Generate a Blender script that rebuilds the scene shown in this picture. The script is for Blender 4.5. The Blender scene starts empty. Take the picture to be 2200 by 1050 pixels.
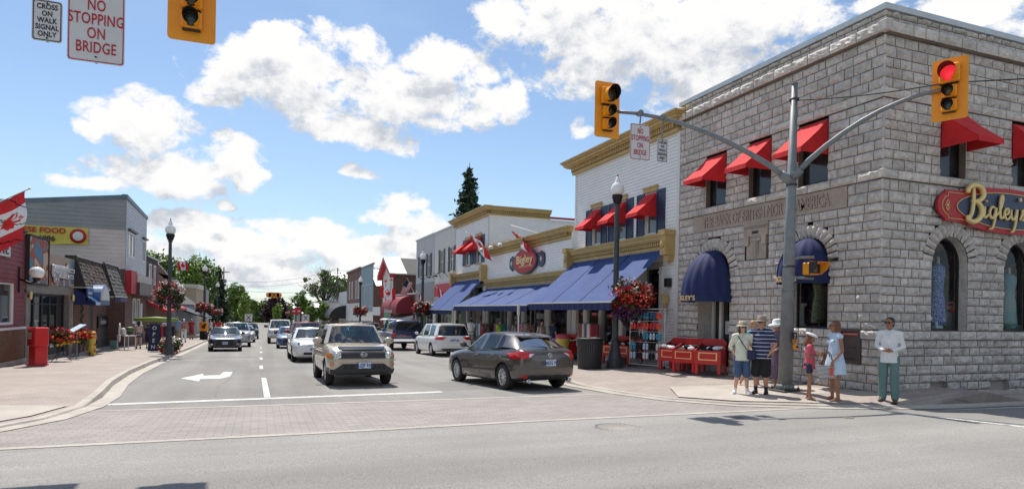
import bpy, bmesh, math, random
import numpy as np
from mathutils import Vector, Matrix, Euler
R = math.radians
PI = math.pi
random.seed(7)
SC = bpy.context.scene
COL = SC.collection
# ------------------------------------------------------------------ camera
cam = bpy.data.cameras.new("camera"); CAM = bpy.data.objects.new("camera", cam); COL.objects.link(CAM)
SC.camera = CAM
cam.sensor_width = 36; cam.lens = 1394/2200*36; cam.shift_y = (671.2-525)/2200
cam.clip_start = .05; cam.clip_end = 5000
_th = math.atan(540/1394); _rho = math.atan(.0171)
CAM.rotation_mode = 'XYZ'
CAM.matrix_world = Matrix.Translation((0, 0, 1.6)) @ Matrix.Rotation(-_th, 4, 'Z') @ Matrix.Rotation(R(90), 4, 'X') @ Matrix.Rotation(_rho, 4, 'Z')
# ------------------------------------------------------------------ sun
SUN_EL = R(60.7); SUN_AZ = R(-3.6)       # azimuth measured from +Y towards +X
sun = bpy.data.lights.new("sun", 'SUN'); sun.energy = 4.0; sun.angle = R(.53); sun.color = (1, .94, .85)
so = bpy.data.objects.new("sun", sun); COL.objects.link(so); so.location = (0, 40, 80)
so.rotation_euler = Euler((-(PI/2-SUN_EL), 0, -SUN_AZ))
# ------------------------------------------------------------------ world
W = bpy.data.worlds.new("World"); SC.world = W; W.use_nodes = True
nt = W.node_tree; N = nt.nodes; LK = nt.links
N.clear()
def nd(t, **k):
    n = N.new(t)
    for a, b in k.items(): setattr(n, a, b)
    return n
sky = nd('ShaderNodeTexSky', sky_type='NISHITA', sun_disc=False, sun_elevation=SUN_EL, sun_rotation=SUN_AZ)
sky.air_density = 1.0; sky.dust_density = .35; sky.ozone_density = 1.6; sky.altitude = 200
tc = nd('ShaderNodeTexCoord'); sx = nd('ShaderNodeSeparateXYZ'); LK.new(tc.outputs['Generated'], sx.inputs[0])
def mth(op, a, b=None, c=None, clamp=False):
    n = nd('ShaderNodeMath', operation=op, use_clamp=clamp)
    for i, q in enumerate((a, b, c)):
        if q is None: continue
        if isinstance(q, (int, float)): n.inputs[i].default_value = q
        else: LK.new(q, n.inputs[i])
    return n.outputs[0]
def vm(op, a, b=None):
    n = nd('ShaderNodeVectorMath', operation=op)
    for i, q in enumerate((a, b)):
        if q is None: continue
        if isinstance(q, tuple): n.inputs[i].default_value = q
        else: LK.new(q, n.inputs[i])
    return n
az = mth('ARCTAN2', sx.outputs[0], sx.outputs[1]); el = mth('ARCSINE', sx.outputs[2])
cb = nd('ShaderNodeCombineXYZ'); LK.new(az, cb.inputs[0]); LK.new(el, cb.inputs[1]); P = cb.outputs[0]
CLOUDS = [(0.045, 0.321, 0.148, 0.058), (-0.054, 0.313, 0.057, 0.032), (0.225, 0.317, 0.14, 0.054), (0.321, 0.315, 0.068, 0.039), (0.133, 0.266, 0.108, 0.029), (0.11, 0.376, 0.074, 0.036), (0.019, 0.356, 0.057, 0.03), (0.263, 0.367, 0.078, 0.034), (-0.144, 0.241, 0.082, 0.038), (-0.207, 0.225, 0.03, 0.013), (-0.128, 0.267, 0.05, 0.026), (-0.132, 0.176, 0.11, 0.037), (-0.046, 0.204, 0.051, 0.036), (-0.211, 0.153, 0.045, 0.016), (-0.015, 0.182, 0.031, 0.019), (0.497, 0.424, 0.21, 0.056), (0.642, 0.398, 0.19, 0.075), (0.478, 0.354, 0.105, 0.034), (0.745, 0.404, 0.11, 0.05), (0.63, 0.329, 0.09, 0.05), (0.676, 0.347, 0.06, 0.04), (0.561, 0.379, 0.125, 0.062), (0.36, 0.43, 0.06, 0.03), (0.977, 0.37, 0.092, 0.028), (0.884, 0.404, 0.049, 0.016), (1.024, 0.339, 0.036, 0.02), (0.472, 0.279, 0.026, 0.021), (0.142, 0.206, 0.042, 0.011), (0.182, 0.165, 0.059, 0.027), (0.176, 0.141, 0.052, 0.029), (0.246, 0.13, 0.049, 0.029), (-0.026, 0.08, 0.146, 0.036), (0.102, 0.083, 0.126, 0.031), (-0.086, 0.112, 0.064, 0.024), (0.037, 0.049, 0.166, 0.024), (0.211, 0.09, 0.077, 0.035), (-0.051, 0.143, 0.018, 0.01), (-0.137, 0.111, 0.027, 0.025), (0.049, 0.111, 0.097, 0.027)]
# warp the coordinates a little so that cloud outlines are not ellipses
def noise(vec, scale, detail, rough=.55, dist=0.):
    n = nd('ShaderNodeTexNoise'); n.inputs['Scale'].default_value = scale; n.inputs['Detail'].default_value = detail
    n.inputs['Roughness'].default_value = rough; n.inputs['Distortion'].default_value = dist
    LK.new(vec, n.inputs['Vector']); return n
def field(Pv):
    w = noise(vm('MULTIPLY', Pv, (1, 1.5, 1)).outputs[0], 7, 2)
    wv = vm('MULTIPLY', vm('SUBTRACT', w.outputs['Color'], (.5, .5, .5)).outputs[0], (.11, .07, 0))
    Q = vm('ADD', Pv, wv.outputs[0]).outputs[0]
    cur = None
    for (a, e, ra, re) in CLOUDS:
        d = vm('DIVIDE', vm('SUBTRACT', Q, (a, e, 0)).outputs[0], (ra*1.0, re*1.0, 1)).outputs[0]
        s = mth('SUBTRACT', 1.0, vm('DOT_PRODUCT', d, d).outputs['Value'])
        cur = s if cur is None else mth('SMOOTH_MAX', cur, s, .15)
    cur = mth('MAXIMUM', cur, -1.5)
    # free clouds over the parts of the sky behind the street
    bgn = noise(vm('MULTIPLY', Pv, (1, 2.2, 1)).outputs[0], 2.2, 4)
    aa = mth('ABSOLUTE', mth('SUBTRACT', mth('ABSOLUTE', mth('SUBTRACT', Pv_sep(Pv), .35)), 0))
    side = mth('MULTIPLY', mth('SUBTRACT', aa, .98), 6, clamp=True)
    bg = mth('MULTIPLY_ADD', mth('MULTIPLY', mth('SUBTRACT', bgn.outputs['Fac'], .5), 9), side, mth('MULTIPLY', mth('SUBTRACT', side, 1), 3))
    cur = mth('MAXIMUM', cur, bg)
    f1 = noise(vm('MULTIPLY', Pv, (1, 1.35, 1)).outputs[0], 15, 12, .66, .2)
    return mth('MULTIPLY_ADD', mth('SUBTRACT', f1.outputs['Fac'], .5), 3.7, mth('MULTIPLY', cur, .95)), f1.outputs['Fac']
def Pv_sep(v):
    s = nd('ShaderNodeSeparateXYZ'); LK.new(v, s.inputs[0]); return s.outputs[0]
dA, fA = field(P)
dB, fB = field(vm('ADD', P, (.01, .045, 0)).outputs[0])
def mr(x, a, b, c=0, d=1, smooth=True):
    n = nd('ShaderNodeMapRange', interpolation_type='SMOOTHSTEP' if smooth else 'LINEAR')
    LK.new(x, n.inputs[0]); n.inputs[1].default_value = a; n.inputs[2].default_value = b; n.inputs[3].default_value = c; n.inputs[4].default_value = d
    return n.outputs[0]
mask = mr(dA, .0, .62)
mask = mth('MULTIPLY', mask, mr(el, -.02, .03))
under = mr(mth('SUBTRACT', dB, mth('MULTIPLY', dA, .25)), .1, 1.3)    # cloud above -> shaded base
bulge = mr(mth('SUBTRACT', dB, dA), -.35, .75)
shade = mth('ADD', mth('MULTIPLY', under, .62), mth('MULTIPLY', bulge, .42), clamp=True)
cr = nd('ShaderNodeMix', data_type='RGBA'); LK.new(shade, cr.inputs[0])
cr.inputs[6].default_value = (7.3, 7.25, 7.2, 1); cr.inputs[7].default_value = (4.1, 4.4, 4.9, 1)
# thin high veil and paler air near the horizon
veil = mth('MULTIPLY', mr(noise(vm('MULTIPLY', P, (1, 2.6, 1)).outputs[0], 2.6, 6, .62).outputs['Fac'], .42, .75), .3)
hz = mr(el, .30, -.02, 0, .42, False)
pale = nd('ShaderNodeMix', data_type='RGBA'); LK.new(mth('ADD', veil, hz, clamp=True), pale.inputs[0])
skm = nd('ShaderNodeMix', data_type='RGBA', blend_type='MULTIPLY'); skm.inputs[0].default_value = 1
LK.new(sky.outputs[0], skm.inputs[6]); skm.inputs[7].default_value = (.99, 1.01, 1.01, 1)
LK.new(skm.outputs[2], pale.inputs[6]); pale.inputs[7].default_value = (3.5, 5.0, 6.8, 1)
mx = nd('ShaderNodeMix', data_type='RGBA'); LK.new(mask, mx.inputs[0]); LK.new(pale.outputs[2], mx.inputs[6]); LK.new(cr.outputs[2], mx.inputs[7])
bg = nd('ShaderNodeBackground'); bg.inputs['Strength'].default_value = .10
LK.new(mx.outputs[2], bg.inputs[0]); wo = nd('ShaderNodeOutputWorld'); LK.new(bg.outputs[0], wo.inputs[0])
# ------------------------------------------------------------------ exposure
SC.view_settings.view_transform = 'Standard'; SC.view_settings.look = 'None'
SC.view_settings.exposure = 0.46; SC.view_settings.gamma = 1
SC.cycles.max_bounces = 6; SC.cycles.transparent_max_bounces = 12
# ------------------------------------------------------------------ materials
MT = {}
def pbr(name, col, rough=.6, metal=0., nz=None, bump=None, coat=0., spec=.5, island=0., vec=None, noise2=None):
    m = bpy.data.materials.new(name); m.use_nodes = True; t = m.node_tree; b = t.nodes['Principled BSDF']
    b.inputs['Roughness'].default_value = rough; b.inputs['Metallic'].default_value = metal
    b.inputs['Specular IOR Level'].default_value = spec
    if coat: b.inputs['Coat Weight'].default_value = coat; b.inputs['Coat Roughness'].default_value = .04
    b.inputs['Base Color'].default_value = (*col, 1)
    tcn = t.nodes.new('ShaderNodeTexCoord')
    def nz_(scale, detail=5, rg=.6):
        n = t.nodes.new('ShaderNodeTexNoise'); n.inputs['Scale'].default_value = scale; n.inputs['Detail'].default_value = detail
        n.inputs['Roughness'].default_value = rg; t.links.new(tcn.outputs['Object'], n.inputs['Vector']); return n
    cur = None
    def mult(cur, fac, lo, hi):
        mr_ = t.nodes.new('ShaderNodeMapRange'); t.links.new(fac, mr_.inputs[0]); mr_.inputs[3].default_value = lo; mr_.inputs[4].default_value = hi
        h = t.nodes.new('ShaderNodeHueSaturation')
        if cur is None: h.inputs['Color'].default_value = (*col, 1)
        else: t.links.new(cur, h.inputs['Color'])
        t.links.new(mr_.outputs[0], h.inputs['Value']); return h.outputs[0], mr_
    if nz:
        n = nz_(nz[0]); cur, q = mult(cur, n.outputs['Fac'], 1-nz[1], 1+nz[1]); q.inputs[1].default_value = .3; q.inputs[2].default_value = .7
    if noise2:
        n = nz_(noise2[0], 3); cur, q = mult(cur, n.outputs['Fac'], 1-noise2[1], 1+noise2[1]); q.inputs[1].default_value = .3; q.inputs[2].default_value = .7
    if island:
        g = t.nodes.new('ShaderNodeNewGeometry'); cur, q = mult(cur, g.outputs['Random Per Island'], 1-island, 1+island)
    if cur is not None: t.links.new(cur, b.inputs['Base Color'])
    if bump:
        n = nz_(bump[0], 6); bp = t.nodes.new('ShaderNodeBump'); bp.inputs['Strength'].default_value = bump[1]; bp.inputs['Distance'].default_value = bump[2] if len(bump) > 2 else .02
        t.links.new(n.outputs['Fac'], bp.inputs['Height']); t.links.new(bp.outputs[0], b.inputs['Normal'])
    MT[name] = m
    return m
def brickmat(name, c1, c2, mortar, bw, bh, ms=.01, axis='wall', rough=.85, bump=.3, offs=.5, big=.12):
    m = pbr(name, c1, rough); t = m.node_tree; b = t.nodes['Principled BSDF']
    tcn = t.nodes.new('ShaderNodeTexCoord'); s = t.nodes.new('ShaderNodeSeparateXYZ'); t.links.new(tcn.outputs['Object'], s.inputs[0])
    c = t.nodes.new('ShaderNodeCombineXYZ')
    if axis == 'wall':
        a = t.nodes.new('ShaderNodeMath'); t.links.new(s.outputs[0], a.inputs[0]); t.links.new(s.outputs[1], a.inputs[1])
        t.links.new(a.outputs[0], c.inputs[0]); t.links.new(s.outputs[2], c.inputs[1])
    elif axis == 'floor': t.links.new(s.outputs[0], c.inputs[0]); t.links.new(s.outputs[1], c.inputs[1])
    else: t.links.new(s.outputs[1], c.inputs[0]); t.links.new(s.outputs[0], c.inputs[1])
    k = t.nodes.new('ShaderNodeTexBrick'); k.offset = offs
    k.inputs['Scale'].default_value = 1; k.inputs['Brick Width'].default_value = bw; k.inputs['Row Height'].default_value = bh
    k.inputs['Mortar Size'].default_value = ms; k.inputs['Mortar Smooth'].default_value = .3
    k.inputs['Color1'].default_value = (*c1, 1); k.inputs['Color2'].default_value = (*c2, 1); k.inputs['Mortar'].default_value = (*mortar, 1)
    t.links.new(c.outputs[0], k.inputs['Vector'])
    n = t.nodes.new('ShaderNodeTexNoise'); n.inputs['Scale'].default_value = .8; n.inputs['Detail'].default_value = 8; n.inputs['Roughness'].default_value = .65; t.links.new(tcn.outputs['Object'], n.inputs['Vector'])
    mr_ = t.nodes.new('ShaderNodeMapRange'); t.links.new(n.outputs['Fac'], mr_.inputs[0]); mr_.inputs[1].default_value = .3; mr_.inputs[2].default_value = .7
    mr_.inputs[3].default_value = 1-big; mr_.inputs[4].default_value = 1+big
    h = t.nodes.new('ShaderNodeHueSaturation'); t.links.new(k.outputs['Color'], h.inputs['Color']); t.links.new(mr_.outputs[0], h.inputs['Value'])
    t.links.new(h.outputs[0], b.inputs['Base Color'])
    bp = t.nodes.new('ShaderNodeBump'); bp.inputs['Strength'].default_value = bump; bp.inputs['Distance'].default_value = .01; bp.invert = True
    t.links.new(k.outputs['Fac'], bp.inputs['Height']); t.links.new(bp.outputs[0], b.inputs['Normal'])
    return m
def glassmat(name, tint, alpha, rough=.02):
    """clear pane: fresnel reflection over tinted see-through"""
    m = bpy.data.materials.new(name); m.use_nodes = True; t = m.node_tree; t.nodes.clear()
    o = t.nodes.new('ShaderNodeOutputMaterial'); g = t.nodes.new('ShaderNodeBsdfGlossy'); g.inputs['Roughness'].default_value = rough
    tr = t.nodes.new('ShaderNodeBsdfTransparent'); tr.inputs[0].default_value = (*tint, 1)
    gn = t.nodes.new('ShaderNodeNewGeometry'); dt = t.nodes.new('ShaderNodeVectorMath'); dt.operation = 'DOT_PRODUCT'
    t.links.new(gn.outputs['Normal'], dt.inputs[0]); t.links.new(gn.outputs['Incoming'], dt.inputs[1])
    ab = t.nodes.new('ShaderNodeMath'); ab.operation = 'ABSOLUTE'; t.links.new(dt.outputs['Value'], ab.inputs[0])
    sb = t.nodes.new('ShaderNodeMath'); sb.operation = 'SUBTRACT'; sb.inputs[0].default_value = 1; t.links.new(ab.outputs[0], sb.inputs[1])
    l = t.nodes.new('ShaderNodeMath'); l.operation = 'POWER'; l.inputs[1].default_value = 5; t.links.new(sb.outputs[0], l.inputs[0])
    a = t.nodes.new('ShaderNodeMath'); a.operation = 'MULTIPLY_ADD'; a.inputs[1].default_value = .9; a.inputs[2].default_value = alpha+.04; a.use_clamp = True
    t.links.new(l.outputs[0], a.inputs[0]); mx = t.nodes.new('ShaderNodeMixShader'); t.links.new(a.outputs[0], mx.inputs[0])
    t.links.new(tr.outputs[0], mx.inputs[1]); t.links.new(g.outputs[0], mx.inputs[2]); t.links.new(mx.outputs[0], o.inputs[0])
    MT[name] = m; return m
pbr('asphalt', (.235, .225, .212), .9, nz=(.35, .12), noise2=(45, .34), bump=(150, .5, .006))
pbr('asphalt2', (.255, .245, .232), .9, nz=(.3, .12), noise2=(55, .36), bump=(170, .5, .006))
pbr('concrete', (.43, .385, .34), .85, nz=(1.3, .12), noise2=(25, .06), bump=(60, .3, .005))
pbr('kerbstone', (.42, .385, .34), .85, nz=(2.5, .18), noise2=(30, .08), bump=(40, .4, .006))
brickmat('paver', (.315, .29, .27), (.265, .243, .228), (.18, .16, .145), .24, .12, .007, 'floor', .85, .25)
brickmat('paver_walk', (.375, .32, .285), (.32, .272, .243), (.22, .195, .175), .22, .11, .006, 'floor', .85, .25)
pbr('paint_white', (.72, .72, .70), .6, nz=(6, .13), noise2=(60, .1))
pbr('stone', (.56, .515, .47), .92, nz=(.9, .12), noise2=(9, .2), bump=(28, .8, .02), island=.13)
pbr('stone_trim', (.58, .535, .485), .92, nz=(1.2, .15), noise2=(8, .18), bump=(30, .6, .015), island=.10)
pbr('mortar', (.22, .18, .15), .95, nz=(2, .15))
pbr('sandstone', (.40, .33, .275), .92, nz=(2, .14), noise2=(20, .1), bump=(40, .3, .005))
pbr('flashing', (.50, .53, .54), .45, .3, nz=(2, .08))
pbr('red_cloth', (.60, .018, .022), .85, nz=(2.5, .18), bump=(5, .5, .04))
pbr('navy_cloth', (.012, .022, .095), .8, nz=(3, .12), bump=(200, .1, .002))
pbr('blue_cloth', (.028, .066, .215), .8, nz=(1.5, .16), noise2=(9, .08), bump=(4, .5, .05))
pbr('white_siding', (.84, .835, .82), .6, nz=(.8, .05), noise2=(10, .03))
pbr('cream_siding', (.66, .635, .57), .6, nz=(.8, .06))
pbr('grey_siding', (.55, .56, .57), .6, nz=(.8, .06))
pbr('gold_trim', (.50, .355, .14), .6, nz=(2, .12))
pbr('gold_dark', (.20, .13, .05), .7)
pbr('white_trim', (.72, .70, .66), .55, nz=(2, .05))
pbr('putty_trim', (.40, .37, .33), .6, nz=(2, .08))
pbr('navy_paint', (.028, .045, .10), .45, nz=(3, .1))
pbr('red_paint', (.50, .012, .014), .4, nz=(3, .12))
pbr('red_clap', (.20, .022, .030), .6, nz=(1.2, .16), noise2=(14, .1))
pbr('gold_leaf', (.80, .60, .26), .35, .35)
pbr('yellow_paint', (.80, .30, .008), .4, nz=(2, .05))
pbr('signal_orange', (.85, .31, .004), .42, nz=(3, .05))
pbr('banner_yellow', (.62, .49, .09), .7, nz=(4, .1))
pbr('black', (.012, .012, .013), .5)
pbr('black_gloss', (.012, .012, .013), .18, coat=.4)
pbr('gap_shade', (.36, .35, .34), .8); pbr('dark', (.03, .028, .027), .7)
pbr('interior', (.035, .03, .028), .9, nz=(1.5, .3))
pbr('galv', (.205, .22, .23), .55, .25, nz=(6, .15), noise2=(40, .08))
pbr('lamp_post', (.055, .062, .066), .42, .2, nz=(4, .1))
pbr('sign_white', (.62, .60, .60), .5, nz=(3, .04))
pbr('sign_red', (.45, .012, .02), .5)
pbr('burgundy', (.20, .018, .028), .7, nz=(2, .1)); pbr('sign_black', (.02, .02, .02), .5)
pbr('rubber', (.022, .021, .020), .8, nz=(20, .15))
pbr('alloy', (.62, .62, .63), .28, .85)
pbr('chrome', (.75, .76, .78), .12, 1.)
pbr('plastic_dark', (.035, .036, .038), .55)
pbr('skin', (.50, .27, .17), .55, nz=(6, .06)); pbr('skin_tan', (.33, .155, .085), .55, nz=(6, .06)); pbr('skin_pale', (.58, .33, .23), .55, nz=(6, .06))
pbr('hair_brown', (.07, .035, .018), .6, nz=(40, .3)); pbr('hair_dark', (.02, .015, .012), .55, nz=(40, .3)); pbr('hair_blond', (.36, .22, .085), .6, nz=(40, .2)); pbr('hair_auburn', (.16, .065, .03), .55, nz=(40, .25))
pbr('leaf', (.11, .185, .032), .55, nz=(.5, .35), island=.45)
pbr('leaf_light', (.20, .29, .05), .55, nz=(.5, .3), island=.4)
pbr('leaf_dark', (.028, .055, .022), .6, nz=(.5, .35), island=.45)
pbr('leaf_purple', (.035, .012, .016), .55, nz=(.5, .3), island=.5)
pbr('leaf_basket', (.05, .095, .025), .55, nz=(8, .3), island=.5)
pbr('bark', (.10, .075, .055), .9, nz=(5, .25), bump=(30, .6, .02))
pbr('petal_red', (.60, .015, .018), .5, island=.35); pbr('petal_orange', (.72, .07, .03), .5, island=.3); pbr('petal_white', (.78, .75, .68), .5, island=.1)
pbr('petal_purple', (.09, .02, .10), .5, island=.4); pbr('petal_pink', (.60, .06, .12), .5, island=.3); pbr('petal_yellow', (.75, .45, .02), .5, island=.2)
pbr('shake', (.085, .062, .048), .9, nz=(3, .3), island=.4, bump=(40, .4, .01))
pbr('shingle_grey', (.10, .095, .09), .9, nz=(3, .2))
pbr('grey_clap', (.27, .275, .285), .65, nz=(.7, .12)); pbr('pink_clap', (.58, .49, .465), .65, nz=(.7, .12)); pbr('blue_flash', (.13, .17, .21), .5, nz=(2, .2))
pbr('tin_blue', (.27, .36, .42), .5, .1, nz=(1, .1)); pbr('tin_roof', (.52, .54, .56), .4, .3, nz=(2, .08))
pbr('beige_stucco', (.42, .33, .235), .85, nz=(1, .07)); pbr('grey_stucco', (.36, .35, .34), .85, nz=(1, .1))
pbr('pebble', (.17, .085, .045), .8, nz=(3, .2), noise2=(25, .6), bump=(50, .8, .02))
pbr('granite', (.22, .19, .165), .7, nz=(3, .2), noise2=(40, .3))
pbr('atm_bronze', (.10, .078, .066), .45, .3, nz=(4, .1)); pbr('glass_dark', (.015, .018, .020), .03, spec=.9)
pbr('window_dark', (.030, .030, .032), .12, spec=.6, nz=(2, .3)); pbr('window_grey', (.12, .13, .14), .10, spec=.7, nz=(1.5, .3))
pbr('lens_red', (.55, .01, .012), .15, coat=.6); pbr('lens_amber', (.75, .25, .02), .15, coat=.6); pbr('lens_clear', (.65, .66, .68), .08, .6, coat=.6)
pbr('lens_dark', (.10, .085, .055), .25); pbr('lens_green', (.05, .075, .075), .25)
pbr('plate', (.62, .68, .76), .4); pbr('plate_ink', (.04, .09, .30), .5)
pbr('globe', (.85, .85, .82), .12, coat=.5, spec=.6)
pbr('denim', (.055, .10, .19), .9, nz=(12, .2)); pbr('cloth_black', (.014, .014, .016), .85, nz=(10, .3)); pbr('cloth_cream', (.66, .68, .55), .85, nz=(10, .08), bump=(25, .5, .01))
pbr('cloth_white', (.78, .78, .78), .85, nz=(10, .06), bump=(25, .5, .01)); pbr('cloth_teal', (.05, .40, .48), .85, nz=(8, .1)); pbr('cloth_sage', (.13, .23, .215), .9, nz=(8, .12), bump=(20, .5, .01))
pbr('cloth_lblue', (.52, .64, .78), .85, nz=(8, .08), bump=(22, .6, .012)); pbr('cloth_coral', (.58, .09, .13), .85, nz=(60, .3)); pbr('cloth_straw', (.52, .44, .33), .9, nz=(30, .15)); pbr('cloth_khaki', (.30, .25, .19), .9, nz=(10, .1))
pbr('cloth_grey', (.30, .31, .32), .9, nz=(10, .1)); pbr('cloth_hivis', (.42, .70, .05), .8); pbr('cloth_pink', (.62, .16, .18), .85); pbr('cloth_navy', (.02, .03, .075), .85, nz=(10, .2)); pbr('cloth_red', (.38, .03, .03), .85, nz=(20, .4)); pbr('cloth_beige', (.50, .40, .34), .85, nz=(10, .1)); pbr('cloth_blue', (.20, .30, .48), .85)
pbr('soap_blue', (.03, .28, .40), .6, nz=(30, .5), island=.3)
pbr('hill', (.06, .10, .13), .95, nz=(.02, .3), noise2=(.1, .3)); pbr('grass', (.07, .12, .03), .9, nz=(.2, .3))
pbr('wood_white', (.6, .58, .54), .7, nz=(2, .1)); pbr('steel_dark', (.06, .06, .062), .5, .3); pbr('newsprint_red', (.60, .012, .016), .35, coat=.3, nz=(3, .06)); pbr('news_blue', (.025, .09, .24), .35, coat=.3)
brickmat('brick_red', (.175, .062, .042), (.13, .045, .032), (.24, .20, .17), .22, .075, .009)
brickmat('brick_dark', (.15, .062, .045), (.10, .042, .032), (.20, .165, .14), .22, .075, .009)
glassmat('pane', (.85, .88, .87), .0); glassmat('pane_tint', (.40, .46, .46), .07); glassmat('pane_car', (.16, .30, .33), .13); glassmat('pane_cargrey', (.30, .33, .33), .5)
def paint(name, col, metal=.0, rough=.35):
    m = pbr(name, col, rough, metal, coat=1.0); return m
paint('car_gold', (.56, .48, .38), .35); paint('car_white', (.78, .78, .76)); paint('car_grey', (.095, .086, .080), .5, .25); paint('car_navy', (.018, .03, .095), .3, .3)
paint('car_black', (.014, .017, .028), .2, .25); paint('car_silver', (.42, .43, .44), .6); paint('car_blue', (.05, .11, .26), .3); paint('car_maroon', (.20, .02, .035), .2); paint('car_red', (.28, .02, .02), .2)
def patmat(name, cols, kind, scale, thr=(.5,)):
    """printed cloth: two or three colours by stripes, checks or blotches"""
    m = pbr(name, cols[0], .85); t = m.node_tree; b = t.nodes['Principled BSDF']; tcn = t.nodes.new('ShaderNodeTexCoord')
    cr_ = t.nodes.new('ShaderNodeValToRGB'); cr_.color_ramp.interpolation = 'CONSTANT'
    e = cr_.color_ramp.elements; e[0].color = (*cols[0], 1); e[1].position = thr[0]; e[1].color = (*cols[1], 1)
    for i, c in enumerate(cols[2:]): q = e.new(thr[i+1]); q.color = (*c, 1)
    if kind == 'stripe':
        s = t.nodes.new('ShaderNodeSeparateXYZ'); t.links.new(tcn.outputs['Object'], s.inputs[0])
        a = t.nodes.new('ShaderNodeMath'); a.operation = 'MULTIPLY'; a.inputs[1].default_value = scale; t.links.new(s.outputs[2], a.inputs[0])
        f = t.nodes.new('ShaderNodeMath'); f.operation = 'FRACT'; t.links.new(a.outputs[0], f.inputs[0]); t.links.new(f.outputs[0], cr_.inputs[0])
    elif kind == 'check':
        s = t.nodes.new('ShaderNodeSeparateXYZ'); t.links.new(tcn.outputs['Object'], s.inputs[0]); fs = []
        for i in (0, 2):
            a = t.nodes.new('ShaderNodeMath'); a.operation = 'MULTIPLY'; a.inputs[1].default_value = scale; t.links.new(s.outputs[i], a.inputs[0])
            f = t.nodes.new('ShaderNodeMath'); f.operation = 'FRACT'; t.links.new(a.outputs[0], f.inputs[0]); fs.append(f)
        a = t.nodes.new('ShaderNodeMath'); a.operation = 'MAXIMUM'; t.links.new(fs[0].outputs[0], a.inputs[0]); t.links.new(fs[1].outputs[0], a.inputs[1]); t.links.new(a.outputs[0], cr_.inputs[0])
    else:
        n = t.nodes.new('ShaderNodeTexNoise'); n.inputs['Scale'].default_value = scale; n.inputs['Detail'].default_value = 2; t.links.new(tcn.outputs['Object'], n.inputs['Vector']); t.links.new(n.outputs['Fac'], cr_.inputs[0])
    t.links.new(cr_.outputs[0], b.inputs['Base Color']); return m
patmat('polo_stripe', [(.022, .03, .085), (.50, .55, .66), (.022, .03, .085)], 'stripe', 11.5, (.62, .82))
patmat('tote_stripe', [(.70, .70, .68), (.02, .03, .07)], 'stripe', 36, (.5,))
patmat('plaid', [(.16, .03, .045), (.05, .055, .12), (.40, .30, .32)], 'check', 28, (.45, .86))
patmat('floral_green', [(.04, .12, .07), (.20, .26, .08), (.35, .12, .12), (.06, .16, .22)], 'blob', 22, (.45, .55, .62))
patmat('floral_blue', [(.02, .06, .28), (.45, .52, .70), (.02, .06, .28)], 'blob', 26, (.47, .53))
patmat('floral_aqua', [(.07, .26, .36), (.25, .33, .13), (.10, .16, .35)], 'blob', 24, (.52, .6))
patmat('mural', [(.10, .22, .32), (.35, .10, .05), (.50, .40, .30), (.45, .22, .04)], 'blob', 1.3, (.44, .52, .6))
patmat('mural_green', [(.05, .22, .07), (.12, .38, .10), (.05, .20, .35)], 'blob', 2.5, (.45, .56))
patmat('cloth_print', [(.28, .05, .04), (.55, .45, .40), (.12, .06, .10)], 'blob', 12, (.5, .6))
patmat('goods', [(.04, .035, .035), (.18, .05, .05), (.10, .13, .16), (.30, .26, .20)], 'blob', 4, (.5, .57, .63))

m_ = MT['paint_white'].node_tree; b_ = m_.nodes['Principled BSDF']; q_ = m_.nodes.new('ShaderNodeTexCoord'); n_ = m_.nodes.new('ShaderNodeTexNoise'); n_.inputs['Scale'].default_value = 9; n_.inputs['Detail'].default_value = 8; n_.inputs['Roughness'].default_value = .75
m_.links.new(q_.outputs['Object'], n_.inputs['Vector']); r_ = m_.nodes.new('ShaderNodeValToRGB'); r_.color_ramp.elements[0].position = .50; r_.color_ramp.elements[0].color = (.66, .655, .63, 1); r_.color_ramp.elements[1].position = .60; r_.color_ramp.elements[1].color = (.30, .29, .275, 1)
m_.links.new(n_.outputs['Fac'], r_.inputs[0]); m_.links.new(r_.outputs[0], b_.inputs['Base Color'])
for nm in ('asphalt', 'asphalt2'):      # long wheel-track streaks
    t = MT[nm].node_tree; b_ = t.nodes['Principled BSDF']; lk = b_.inputs['Base Color'].links[0]; src = lk.from_socket; q_ = t.nodes.new('ShaderNodeTexCoord'); mp = t.nodes.new('ShaderNodeMapping'); mp.inputs['Scale'].default_value = (1.1, .05, 1) if nm == 'asphalt' else (.06, .8, 1)
    n_ = t.nodes.new('ShaderNodeTexNoise'); n_.inputs['Scale'].default_value = 1; n_.inputs['Detail'].default_value = 4; t.links.new(q_.outputs['Object'], mp.inputs[0]); t.links.new(mp.outputs[0], n_.inputs['Vector'])
    r_ = t.nodes.new('ShaderNodeMapRange'); r_.inputs[1].default_value = .35; r_.inputs[2].default_value = .65; r_.inputs[3].default_value = .84; r_.inputs[4].default_value = 1.12; t.links.new(n_.outputs['Fac'], r_.inputs[0])
    h_ = t.nodes.new('ShaderNodeHueSaturation'); t.links.new(src, h_.inputs['Color']); t.links.new(r_.outputs[0], h_.inputs['Value']); t.links.new(h_.outputs[0], b_.inputs['Base Color'])
pbr('tar', (.15, .142, .135), .7, nz=(3, .2)); pbr('asphalt_patch', (.20, .193, .185), .9, nz=(1, .1), noise2=(50, .3))
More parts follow.
